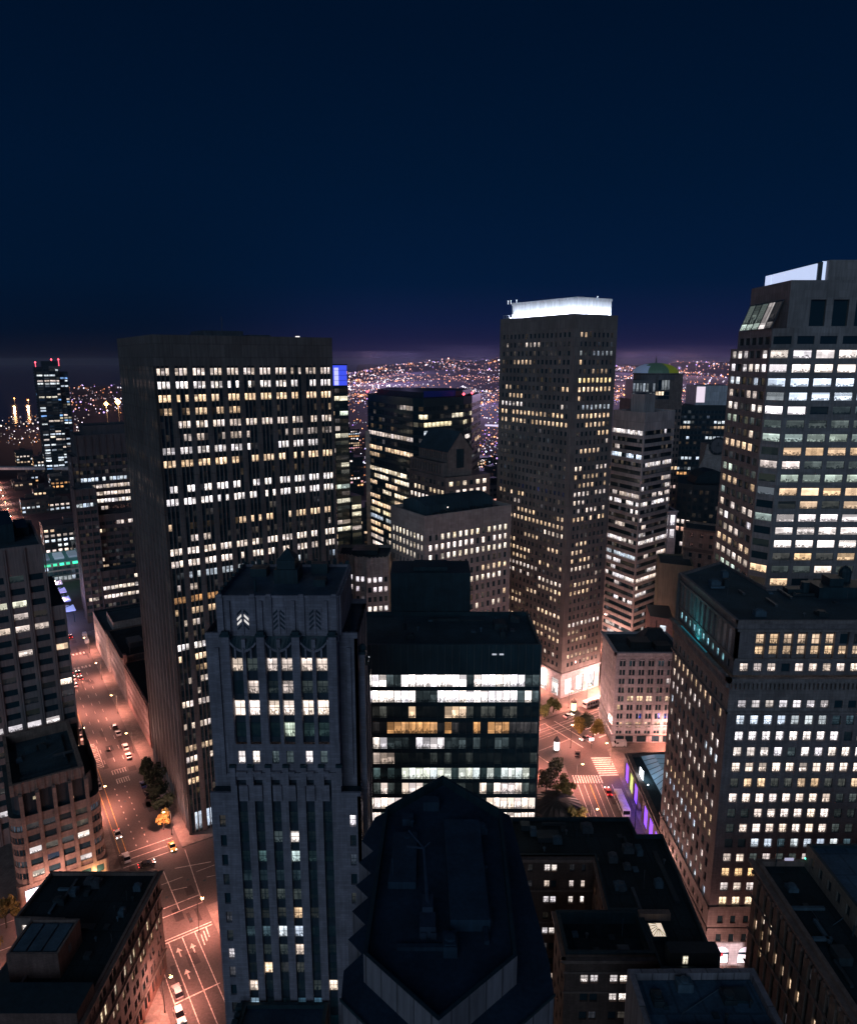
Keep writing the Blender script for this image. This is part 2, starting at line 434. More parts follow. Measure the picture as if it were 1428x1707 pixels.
# ------------------------------------------------------------------ wall materials
M_A = surf('bronze_precast', (.15, .140, .135), .7, .2, .06, block=(5.0, 3.77), mortar=.7, stain=.3)
M_L = surf('brown_granite', (.24, .215, .20), .65, .2, .06, block=(2.8, 3.7), mortar=.8)
M_Q = surf('beige_granite', (.46, .40, .365), .7, .15, .1, block=(2.9, 1.2), mortar=.8)
M_M = surf('tan_concrete', (.72, .64, .60), .8, .18, .1, block=(4.3, 40), mortar=.75)
M_K = surf('grey_granite', (.30, .275, .27), .7, .15, .08, block=(3.3, 2.05), mortar=.85)
M_E = surf('pale_terracotta', (.25, .24, .285), .8, .18, .2, block=(1.6, .48), mortar=.62)
M_ED = surf('dark_tower_spandrel', (.03, .05, .07), .6, .2, .5)
M_J = surf('grey_brick', (.21, .185, .19), .85, .2, .2, block=(.8, .3), mortar=.7)
M_JT = surf('limestone_trim', (.24, .21, .205), .8, .2, .3, block=(1.8, .7), mortar=.6)
M_C = surf('brown_terracotta', (.30, .21, .17), .75, .2, .2, block=(1.4, .9), mortar=.7)
M_B = surf('mauve_concrete', (.26, .21, .20), .75, .18, .12)
M_D = surf('red_brick', (.17, .105, .09), .85, .22, .3, block=(.5, .18), mortar=.7)
M_DT = surf('brown_stone_trim', (.20, .145, .125), .8, .2, .4)
M_G = surf('pale_precast_panel', (.25, .235, .26), .75, .12, .3, block=(2.6, 30), mortar=.45)
M_H = surf('brown_brick', (.14, .095, .08), .85, .25, .25, block=(.6, .25), mortar=.7)
M_O = surf('cream_stone', (.66, .62, .64), .8, .15, .3, block=(1.6, .6), mortar=.75)
M_I = surf('ochre_stone', (.20, .155, .125), .8, .2, .3, block=(1.4, .6), mortar=.7)
M_V = surf('silver_brown_metal', (.17, .165, .175), .5, .2, .1)
M_DK = surf('dark_spandrel', (.022, .055, .070), .35, .2, .2, spec=.5)
M_DK2 = surf('dark_bronze_panel', (.028, .045, .055), .5, .2, .3)
M_GREEN = surf('greenish_fin', (.10, .13, .14), .4, .2, .4, metal=.2)
M_WHITE = surf('white_panel', (.62, .63, .66), .6, .1, .2, block=(2.3, 7.0), mortar=.72)
M_TAN = surf('olive_render', (.25, .23, .17), .85, .2, .1)
M_TEAL = surf('blue_green_roof', (.06, .10, .13), .8, .3, .25)

# ================================================================== bronze column tower
def column_tower():
    B = Bld('office_tower', 'broad bronze tower with vertical piers, many lit floors and a blank top band', 'skyscraper', S(27, 25), [M_A, M_DK, M_DK2])
    z0, zt, zr = 8.9, 148.4, 157.0
    rows = [(1.0, 7.2)] + rows_n(z0, zt, 37, .30, .83)
    def gcols(L, n):
        p = L / n; out = []
        for i in range(n):
            u = p * i + p * .15
            for k in range(3): out.append((u + k * p * .243, u + k * p * .243 + p * .19))
        return out
    F = {0: (.93, NEUT, .9), 1: (1.00, WHITE, 1.35), 2: (.98, WARM, 1.25), 3: (.63, WARM, .7), 4: (.75, NEUT, .85), 5: (.39, NEUT, .4), 6: (.75, WHITE, .9), 7: (1.00, WARM, 1.25),
         8: (.02, WARM, .5), 9: (1.00, WHITE, 1.5), 10: (1.00, WHITE, 1.4), 11: (.04, WHITE, .6), 12: (.75, WARM, .95), 13: (.18, NEUT, .7), 14: (1.00, NEUT, 1.2), 15: (1.00, NEUT, 1.2),
         16: (.63, COOL, .6), 17: (.28, NEUT, .5), 18: (.75, AMBER, .6), 19: (.87, WARM, .6), 20: (.33, NEUT, .6), 21: (.33, WARM, .7), 22: (1.00, WHITE, 1.2), 23: (.98, WARM, 1), 24: (.05, WARM, .5),
         25: (.22, NEUT, .6), 27: (.87, NEUT, 1), 28: (.28, WARM, .8), 30: (.63, NEUT, .9), 32: (.87, NEUT, 1.0), 33: (.75, WARM, 1), 34: (.1, WARM, 1), 37: (.98, COOL, .8)}
    LF = {0: (.5, (.5, .36, .28), .4), 1: (.7, (.9, .65, .6), .8), 2: (.1, WARM, .3), 3: (.1, WARM, .3), 5: (.3, NEUT, .3), 7: (.55, WARM, .32), 9: (.6, NEUT, .6), 10: (.5, NEUT, .6), 37: (.9, (.72, .80, 1), .75)}
    P = rect(0, 55, 0, 50.6)
    B.fac(P[0], P[1], 0, zt, gcols(55, 11), rows, .55, 'vert', Lit(11, .7, rows=F, dim=.35, run=.75), msp=1)
    B.fac(P[3], P[0], 0, zt, gcols(50.6, 10), rows, .55, 'vert', Lit(12, .10, ((WARM, 1), (NEUT, 1)), (.2, .5), rows=LF, dim=.12), msp=1)
    B.wall(P[1], P[2], 0, zt); B.wall(P[2], P[3], 0, zt)
    B.walls(P, zt, zr); B.roof(P, zr, 1.5, .8)
    for i in range(5):                                        # joints of the blank band
        pass
    m = MB(); m.prism(rect(20, 33, 20, 34), 155.5, 159.2); m.prism(rect(14, 18, 22, 27), 155.5, 157.8); m.prism(rect(36, 43, 22, 30), 155.5, 158.2)
    m.tube([(*S(28, 26), 159), (*S(28, 26), 164)], .12); B.part('roof_plant', m, [METAL])
    m = MB(); m.box((*S(44, 1.6), 157.0), 1.2, .5, .35, GA); B.part('roof_lamp', m, [glow('lamp_white', (1, .9, .85), 1.2)])
column_tower()

# ================================================================== tower with the lit crown
def crown_tower():
    B = Bld('office_tower', 'tall brown gridded tower crowned by a glowing white box', 'skyscraper', S(178, 30), [M_L, M_DK, M_WHITE, M_O], cap=96)
    A0, A1, B0, B1, zr = 166.3, 190.7, 5.8, 54.5, 168.4
    P = rect(A0, A1, B0, B1); rows = rows_n(13.5, 162, 40, .28, .80)
    FL = {0: (.2, WARM, .7), 1: (.15, NEUT, .6), 2: (.12, NEUT, .9), 3: (.45, WARM, .6), 4: (.2, WARM, .4), 5: (.4, (1, .72, .35), 1.1), 6: (.3, WARM, .9), 7: (.7, WARM, .85), 8: (.35, WHITE, .8), 9: (.85, WARM, .95), 10: (.6, WARM, .9),
          11: (.1, NEUT, .4), 12: (.06, COOL, .8), 13: (.08, NEUT, .9), 14: (.06, NEUT, .5), 15: (.1, WARM, .8), 16: (.04, COOL, .6), 17: (.2, NEUT, .8), 18: (.05, BLUE, .6), 22: (.7, WARM, .9), 23: (.25, NEUT, .8)}
    FR = {0: (.15, WARM, .8), 1: (.2, COOL, .3), 2: (.3, COOL, .25), 3: (.3, WARM, .6), 4: (.02, WARM, .5), 5: (1, (1, .72, .35), 1.2), 6: (1, WARM, 1.3), 7: (.7, WARM, .8), 8: (.6, COOL, .5), 9: (.95, WARM, 1), 10: (.2, WARM, .7), 11: (.15, WARM, .8), 12: (.04, NEUT, .5),
          15: (.9, NEUT, 1.1), 19: (.5, NEUT, .9), 21: (.6, WARM, .9), 24: (.5, WARM, .9), 28: (.6, NEUT, .8)}
    B.fac(P[0], P[1], 11.5, 162, cols_n(A1 - A0, 8, .52, 2.6, 1.6), rows, .3, 'punch', Lit(22, .5, ((WARM, 3), (NEUT, 1)), (.6, 1.1), rows=FR, dim=.45))
    B.fac(P[3], P[0], 11.5, 162, cols_n(B1 - B0, 17, .52, 1.6, 2.0), rows, .3, 'punch', Lit(21, .42, ((WARM, 3), (NEUT, 1)), (.6, 1.1), rows=FL, dim=.45))
    # ground storeys: tall shop bays
    shop = Lit(23, 1, rows={0: (1, (1, .88, .80), 1.7)}, dim=1)
    B.fac(P[0], P[1], 0, 11.5, [(2.6, 7.0), (9.6, 14.0), (17, 21.4)], [(.6, 8.6)], .6, 'punch', shop, m=3)
    B.fac(P[3], P[0], 0, 11.5, [(u, u + 4.4) for u in (3, 11, 19, 27, 35, 42.6)], [(.6, 8.6)], .6, 'punch', shop, m=3)
    B.band(P[0], P[1], 11.3, 12.0, .35, 3); B.band(P[3], P[0], 11.3, 12.0, .35, 3)
    B.wall(P[1], P[2], 0, zr); B.wall(P[2], P[3], 0, zr); B.wall(P[0], P[1], 162, zr); B.wall(P[3], P[0], 162, zr)
    B.roof(P, zr, .9, .5)
    C = rect(A0 + 1.6, A1 - 2.6, B0 + 1.6, B1 - 6.5)
    m = MB(); m.prism(C, 167.5, 174.2); n = inset(C, -.25)
    m.prism(n, 174.2, 175.2); o = B.part('crown', m, [M_WHITE])
    fl = MB(); strip = inset(C, -1.1)
    lampm = glow('floodlight_lens', (.80, .87, 1), 3.0)
    for i in (3, 0):                                          # floodlight rows at the foot of the crown
        a, b = Vector(strip[i]), Vector(strip[(i + 1) % 4]); L = (b - a).length; k = int(L / 2.2)
        ang = math.atan2(b.y - a.y, b.x - a.x)
        for j in range(k):
            q = a + (b - a) * ((j + .5) / k); fl.box((q.x, q.y, 167.6), 1.0, .3, .3, ang)
        ld = bpy.data.lights.new('floodlight', 'AREA'); ld.shape = 'RECTANGLE'; ld.size = L; ld.size_y = .3; ld.spread = R(120); ld.energy = 260 * L; ld.color = (.76, .85, 1)
        lo = bpy.data.objects.new('floodlight_beam', ld); COL.objects.link(lo); q = (a + b) / 2; c = sum((Vector(x) for x in C), Vector((0, 0))) / 4
        lo.parent = B.root; lo.location = Vector((q.x, q.y, 168.1)) - B.root.location
        nd = Vector((b.y - a.y, a.x - b.x)).normalized()
        zz = -(Vector((-nd.x * .30, -nd.y * .30, .95))).normalized(); xx = Vector((b.x - a.x, b.y - a.y, 0)).normalized(); yy = zz.cross(xx)
        lo.rotation_euler = Matrix((xx, yy, zz)).transposed().to_euler()
    B.part('floodlight', fl, [lampm])
    m = MB()
    for a, b in ((0, 0), (2, 0), (4, 0), (6, 0)): m.tube([(*S(A0 + 1.2, B1 - 1 - a), 167.5), (*S(A0 + 1.2, B1 - 1 - a), 170.0)], .12)
    m.tube([(*S(A0 + 1.2, B1 - .6), 170), (*S(A0 + 1.2, B1 - 7.2), 170)], .12); m.tube([(*S(A0 + 1.2, B1 - .6), 168.8), (*S(A0 + 1.2, B1 - 7.2), 168.8)], .1)
    m.prism(rect(A0 + 2, A0 + 5, B1 - 5, B1 - 2.2), 167.5, 169.2); B.part('roof_railing', m, [M_WHITE])
    m = MB()
    for a, b in ((3, 47), (3, 45), (3, 41), (20, 8)): m.tube([(*S(A0 + a, B0 + b), 175), (*S(A0 + a, B0 + b), 176.4)], .12); m.octa((*S(A0 + a, B0 + b), 176.5), .3)
    B.part('roof_lamp', m, [glow('small_roof_lamp', (.85, .9, 1), 1.5)])
crown_tower()

# ================================================================== right hand granite tower with rounded corner
def granite_tower():
    B = Bld('office_tower', 'grey granite tower with wide windows, chamfered corner and lit white roof panel', 'skyscraper', (115, 235), [M_K, M_DK, M_WHITE])
    Lf, Cx, Cy, Xr, Yb = 101.5, 105.5, 215.0, 150.0, 247.0
    zt = 153.6
    rows = [(150.6 - 4.1 * k, 152.9 - 4.1 * k) for k in range(36)]
    FR = {0: ('1111', WHITE, 1.1), 1: ('1111', WHITE, 1.5), 2: ('1111', COOL, 1.1), 3: ('1111', COOL, 1.2), 4: ('1-dd', WHITE, 1.4), 5: ('dddd', NEUT, .9), 6: ('1111', GREEN, .35), 7: ('1111', WARM, .7), 8: ('1ddd', NEUT, .9), 9: ('1111', GREEN, .4), 10: ('1111', WARM, .95), 11: ('d1d1', WARM, .6), 12: ('1111', WHITE, 1.1), 13: ('1111', WHITE, .85), 14: ('1111', WHITE, 1.2), 15: ('d1d1', (1, .66, .36), .8), 16: ('dd1d', NEUT, .9), 17: (.5, WARM, .9)}
    FC = {0: (1, WHITE, 1), 1: (1, WHITE, 1.6), 2: (1, COOL, .5), 3: (1, COOL, .45), 4: (1, WHITE, 1.8), 5: (1, GREEN, .14), 6: (1, GREEN, .35), 7: (0, GREEN, .3), 8: (1, NEUT, .6), 9: (1, GREEN, .15), 10: (1, COOL, .12), 11: (0, GREEN, .1), 12: (1, GREEN, .4), 13: (1, WARM, .9), 14: (0, GREEN, .5)}
    FL = {0: (.85, WHITE, .8), 1: (.75, WHITE, 1.1), 2: (.8, COOL, .8), 3: (.8, NEUT, .6), 4: (.5, WHITE, 1), 5: (.1, GREEN, .3), 6: (.2, NEUT, .6), 7: (.75, WARM, .8), 8: (.7, COOL, .7), 9: (.6, GREEN, .6), 10: (.5, WARM, .5), 11: (.1, GREEN, .3), 12: (.5, NEUT, .8), 13: (.6, WHITE, .8), 14: (.6, NEUT, .9), 15: (.2, WARM, .8)}
    p0, p1, p2, p3 = (Lf, Yb), (Lf, 219.0), (Cx, Cy), (Xr, Cy)
    fc = [(1.3 + 6.7 * i, 1.3 + 6.7 * i + 5.35) for i in range(6)]
    B.fac(p2, p3, 0, zt, fc, rows, .35, 'punch', Lit(31, .6, ((NEUT, 2), (WHITE, 2)), (.6, 1.2), rows=FR, dim=.6, run=.3))
    ch = dist(p1, p2)
    B.fac(p1, p2, 0, zt, [(.35, ch - .35)], rows, .35, 'punch', Lit(32, .6, rows=FC, dim=.5, run=0))
    B.fac(p0, p1, 0, zt, cols_n(28, 6, .72, .8), rows, .35, 'punch', Lit(33, .4, ((NEUT, 1), (GREEN, 1)), (.4, .8), rows=FL, dim=.5, run=.4))
    P = [p1, p2, p3, (Xr, Yb), p0]
    B.walls(P, 0, zt, skip=(0, 1, 4))
    B.roof(P, zt, .3, .4)
    # stepped upper storeys: dark window row, blank granite, sloping glass house
    u1, u2, u3 = (103.2, 222.0), (107.6, 217.6), (Xr, 217.6); u0 = (103.2, 246)
    Q = [u1, u2, u3, (Xr, 246), u0]
    rr = [(154.7, 157.0)]
    d8 = Lit(34, 0, dim=.0)
    B.fac(u2, u3, zt - .3, 159.3, [(1.2 + 6.7 * i, 1.2 + 6.7 * i + 5) for i in range(6)], rr, .3, 'punch', d8)
    B.fac(u1, u2, zt - .3, 159.3, [(.5, dist(u1, u2) - .5)], rr, .3, 'punch', d8)
    B.fac(u0, u1, zt - .3, 159.3, cols_n(24, 5, .75, .6), rr, .3, 'punch', d8)
    B.walls(Q, zt - .3, 159.3, skip=(0, 1, 4)); B.mb.poly([(*q, 159.3) for q in Q], 0)
    t1, t2 = (106.2, 219.5), (112.0, 219.5)
    T = [t1, (Xr, 219.5), (Xr, 246), (106.2, 246)]
    ww = [(6.4 + 6.7 * i, 6.4 + 6.7 * i + 4.6) for i in range(5)]
    B.fac(T[0], T[1], 159.3, 173.0, ww, [(159.9, 167.5)], .8, 'punch', DARK)
    B.walls(T, 159.3, 173.0, skip=(0,)); B.roof(T, 173.0, 1.2, .5)
    m = MB()                                                   # sloping glass house on the left flank
    for k in range(5):
        ya, yb = 222.6 + k * 4.5, 222.6 + k * 4.5 + 3.9
        m.quad((102.9, yb, 159.4), (102.9, ya, 159.4), (105.9, ya, 167.6), (105.9, yb, 167.6), 1)
        m.quad((102.7, yb, 159.32), (102.7, ya, 159.32), (102.8, ya, 159.42), (102.8, yb, 159.42), 0)
    for k in range(6):
        y = 222.3 + k * 4.5
        m.tube([(102.9, y, 159.3), (105.9, y, 167.8)], .14, 4)
    B.part('sloping_glazing', m, [METAL, DARKGLASS])
    w = []
    for k in range(5):
        ya, yb = 222.7 + k * 4.5, 222.5 + k * 4.5 + 3.9
        c = (GREEN, .32) if k in (2, 3, 4) else (WHITE, .5 if k == 1 else .06)
        B.w.append((((102.82, yb, 159.5), (102.82, ya, 159.5), (103.5, ya, 161.4), (103.5, yb, 161.4)), tuple(x * c[1] * 1.4 for x in c[0]), RNG.random(), 0, (-1, 0)))
        B.w.append((((103.55, yb, 161.5), (103.55, ya, 161.5), (105.7, ya, 167.3), (105.7, yb, 167.3)), tuple(x * c[1] * .45 for x in c[0]), RNG.random(), 0, (-1, 0)))
    # tall right hand penthouse and its lit white screen
    U = [(118.4, 222.4), (Xr, 222.4), (Xr, 246), (118.4, 246)]
    B.walls(U, 171.8, 179.0); B.roof(U, 179.0, 1, .5)
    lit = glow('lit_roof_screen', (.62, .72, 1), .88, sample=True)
    m = MB(); X = 115.6
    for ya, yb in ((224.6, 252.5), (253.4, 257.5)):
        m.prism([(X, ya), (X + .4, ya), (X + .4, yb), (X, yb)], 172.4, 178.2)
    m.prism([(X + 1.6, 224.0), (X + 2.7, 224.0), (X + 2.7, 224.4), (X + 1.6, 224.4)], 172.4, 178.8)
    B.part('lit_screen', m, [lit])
    m = MB(); m.prism([(X + .4, 223.8), (X + 1.6, 223.8), (X + 1.6, 224.4), (X + .4, 224.4)], 172.0, 178.6)
    m.prism([(X + 1.2, 225), (X + 2.6, 225), (X + 2.6, 256), (X + 1.2, 256)], 171.5, 177.0)
    B.part('screen_post', m, [METAL])
granite_tower()

# ================================================================== grey brick block with many sash windows (right)
def sash_block():
    B = Bld('office_block', 'massive grey brick block with a grid of lit sash windows and dark roof', 'office building', (95, 175), [M_J, M_DK, M_JT])
    X0, Y0, X1, zr = 69.6, 154.0, 126.0, 92.0
    nf = 13
    rows = [(67.5 - 4.07 * k - 1.15, 67.5 - 4.07 * k + 1.25) for k in range(13)]
    FR = {0: ('1111111dd', COOL, .95), 1: ('11111111-1', WHITE, 1.2), 2: ('1111d11111', WHITE, 1.1), 3: ('1111111111', NEUT, 1.1), 4: ('d11dd11dd1', WARM, .85), 5: ('11111111dd', NEUT, 1.2), 6: ('dd111111dd', NEUT, 1.25), 7: ('d1111111dd', NEUT, 1.1), 8: ('--11d1111d', COOL, .8), 9: ('11d1dd11', NEUT, .8), 10: ('1111111', (1, .62, .3), .85), 11: ('1111111', NEUT, .85), 12: ('1111111', (1, .75, .5), 1.2)}
    n = 17; cf = [(2.4 + 3.2 * i, 2.4 + 3.2 * i + 1.9) for i in range(n)]
    zb = 17.0
    B.fac((X0, Y0), (X1, Y0), zb, 69.6, cf, rows, .35, 'punch', Lit(41, .8, rows=FR, dim=.5, run=.5), style=1)
    cl = [(1.6 + 3.17 * i, 1.6 + 3.17 * i + 1.5) for i in range(11)]
    B.fac((X0, 192), (X0, Y0), zb, 69.6, cl, rows, .35, 'punch', Lit(42, .75, ((NEUT, 3), (WARM, 2), (COOL, 1)), (.9, 1.5), dim=.5, run=.5, even=True), style=1)
    # lower storeys
    lr = [(12.3, 14.5), (6.9, 9.2)]
    pr = [(2.3 + 3.2 * i + k, 2.3 + 3.2 * i + k + 1.2) for i in range(n) for k in (0,)]
    B.fac((X0, Y0), (X1, Y0), 6.2, zb, [(2.4 + 3.2 * i, 2.4 + 3.2 * i + 1.4) for i in range(n)], lr, .4, 'punch', Lit(43, .02, dim=.1), style=1, m=2)
    B.fac((X0, 192), (X0, Y0), 6.2, zb, cl, lr, .4, 'punch', Lit(44, .25, dim=.3), style=1, m=2)
    B.band((X0, Y0), (X1, Y0), 16.6, 17.3, .35, 2); B.band((X0, 192), (X0, Y0), 16.6, 17.3, .35, 2)
    B.band((X0, Y0), (X1, Y0), 10.4, 11.1, .3, 2); B.band((X0, 192), (X0, Y0), 10.4, 11.1, .3, 2)
    # arched shop fronts at street level
    u = 1.9; segs = 8; edge = []
    mb = B.mb; zz = 6.2; cx = []
    for i in range(9):
        c = 4.2 + i * 6.3; r = 2.0; cx.append((c, r))
    prev = 0
    for c, r in cx:
        mb.quad((X0 + prev, Y0, 0), (X0 + c - r, Y0, 0), (X0 + c - r, Y0, zz), (X0 + prev, Y0, zz), 2)
        arc = [(X0 + c - r * math.cos(math.pi * k / segs), 3.4 + r * math.sin(math.pi * k / segs)) for k in range(segs + 1)]
        for (xa, za), (xb, zb2) in zip(arc, arc[1:]):
            mb.quad((xa, Y0, za), (xb, Y0, zb2), (xb, Y0, zz), (xa, Y0, zz), 2)
            mb.quad((xa, Y0, za), (xa, Y0 + .6, za), (xb, Y0 + .6, zb2), (xb, Y0, zb2), 2)
        prev = c + r
    mb.quad((X0 + prev, Y0, 0), (X1, Y0, 0), (X1, Y0, zz), (X0 + prev, Y0, zz), 2)
    sf = glow('shop_light', (1, .86, .90), 1.7); sd = glow('fanlight', (.75, .70, .80), .75); red = surf('red_awning', (.45, .02, .03), .6)
    for i, (c, r) in enumerate(cx[:3]):
        m = MB(); x0, x1 = X0 + c - r, X0 + c + r
        m.quad((x0, Y0 + .55, 0.2), (x1, Y0 + .55, .2), (x1, Y0 + .55, 2.6), (x0, Y0 + .55, 2.6), 0)
        m.quad((x0, Y0 + .5, 2.6), (x1, Y0 + .5, 2.6), (x1, Y0 + .5, 3.3), (x0, Y0 + .5, 3.3), 2)
        m.poly([(x0, Y0 + .55, 3.3)] + [(x1, Y0 + .55, 3.3)] + [(X0 + c + r * math.cos(math.pi * k / segs), Y0 + .55, 3.4 + r * math.sin(math.pi * k / segs)) for k in range(segs + 1)], 1)
        if i == 0: m.prism([(x0 + .2, Y0 + .1), (x0 + 2.6, Y0 + .1), (x0 + 2.6, Y0 + .5), (x0 + .2, Y0 + .5)], 2.5, 3.1, 3)
        B.part('shop_front', m, [sf, sd, BLACK, red])
    ll = bpy.data.lights.new('shop_glow', 'AREA'); ll.size = 9; ll.energy = 900; ll.color = (1, .8, .85); lo = bpy.data.objects.new('shop_glow', ll); COL.objects.link(lo)
    lo.parent = B.root; lo.location = Vector((X0 + 5, Y0 - .3, 2)) - B.root.location; lo.rotation_euler = (R(90), 0, 0)
    B.wall((X0, 192), (X0, Y0), 0, 6.2, 2)
    # frieze, cornice and attic
    r2 = [(70.7, 72.6)]
    B.fac((X0, Y0), (X1, Y0), 69.6, 74.8, cf, r2, .3, 'punch', Lit(45, .2, ((WHITE, 1),), (.4, .8), rows={0: (.3, WHITE, .7)}, dim=.3), style=1, m=2)
    B.fac((X0, 192), (X0, Y0), 69.6, 74.8, cl, r2, .3, 'punch', Lit(46, .5, dim=.4), style=1, m=2)
    for a, b in (((X0, Y0), (X1, Y0)), ((X0, 192), (X0, Y0))):
        B.band(a, b, 69.3, 69.8, .4, 2); B.band(a, b, 77.2, 77.8, .7, 2); B.band(a, b, 77.8, 78.5, 1.15, 2)
        L = dist(a, b); d = Vector(b) - Vector(a); d /= L; n2 = Vector((d.y, -d.x))
        for k in range(int(L / 1.0)):                          # brackets under the cornice
            q = Vector(a) + d * (k * 1.0 + .5) + n2 * .35
            B.mb.box((q.x, q.y, 75.6), .4, .7, 1.6, math.atan2(d.y, d.x), 2)
        B.wall(a, b, 74.8, 77.2, 2)
    s = .9; x0, y0 = X0 + s, Y0 + s
    arow = [(79.4, 81.4)]; brow = [(83.4, 85.5), (86.0, 88.4)]
    ca = [(c0 - s, c1 - s) for c0, c1 in cf]
    B.fac((x0, y0), (X1, y0), 78.5, 82.4, ca, arow, .3, 'punch', Lit(47, .8, rows={0: (.85, NEUT, .9)}, dim=.4), style=1, m=0)
    B.fac((x0, y0), (X1, y0), 82.4, 89.4, [(c0 + 3.2 - .1, c1 + 3.2 + .1) for c0, c1 in ca[:-1]], brow, .7, 'vert', Lit(48, .8, rows={0: (.75, WARM, .6), 1: (.9, WARM, .9)}, dim=.4), style=1, m=0, msp=2)
    la = [(c0 - s, c1 - s + .1) for c0, c1 in cl]
    teal = (.06, .50, .60)
    B.fac((x0, 192), (x0, y0), 78.5, 82.4, cl[:-0 or None], arow, .3, 'punch', Lit(49, 1, rows={0: (.8, (.35, .75, .85), .9)}, dim=.6, run=.8), style=1, m=0)
    B.fac((x0, 192), (x0, y0), 82.4, 89.4, cl, [(83.0, 88.8)], .8, 'vert', Lit(50, .3, ((WHITE, 1),), (.2, .5), dim=.3), style=1, m=0, msp=2)
    for a, b in (((x0, y0), (X1, y0)), ((x0, 192), (x0, y0))):
        B.band(a, b, 82.2, 82.7, .3, 2); B.band(a, b, 89.3, 89.9, .45, 2); B.wall(a, b, 89.4, 92, 0); B.band(a, b, 91.3, 92.05, .4, 2)
    RP = [(x0, y0), (X1, y0), (X1, 179.3), (88.1, 178.6), (86.1, 204), (70.6, 192)]
    B.roof(RP, 92.0, .7, .4); clutter(B, 73, 120, 157, 177, 91.3, 22, 3); clutter(B, 73, 84, 178, 194, 91.3, 6, 4)
    B.walls([(X1, Y0), (X1, 179.3), (88.1, 178.6), (86.1, 204), (X0, 192)], 0, 91.9, skip=(4,))
    m = MB()                                                   # teal loggia lamps: one long fitting on the cornice
    m.prism(rectxy(X0 - .4, X0 - .1, 168, 186), 78.55, 78.8); B.part('loggia_lamp', m, [glow('teal_lamp', teal, .10)])
    tl = bpy.data.lights.new('loggia_glow', 'AREA'); tl.shape = 'RECTANGLE'; tl.size = 18; tl.size_y = .4; tl.energy = 420; tl.color = (.05, .75, .85)
    to = bpy.data.objects.new('loggia_glow', tl); COL.objects.link(to); to.parent = B.root; to.location = Vector((X0 - .3, 177, 79.0)) - B.root.location
    to.rotation_euler = Vector((.75, 0, .66)).to_track_quat('-Z', 'X').to_euler()
    m = MB(); m.prism(rectxy(98, 122, 172, 178.4), 91.3, 94.2); m.prism(rectxy(101, 104.5, 173, 177), 94.2, 96.2); m.tube([(96.5, 176, 91.3), (96.5, 176, 94.5)], 1.1, 10)
    m.prism(rectxy(92, 96, 175.5, 178.3), 91.3, 92.6); B.part('roof_plant', m, [BLACK])
    m = MB(); m.lathe((107.5, 178, 94.2), [(1.5, 0), (1.5, 2.6), (1.1, 3.4), (.2, 4.0)], 10); B.part('roof_tank', m, [BLACK])
sash_block()

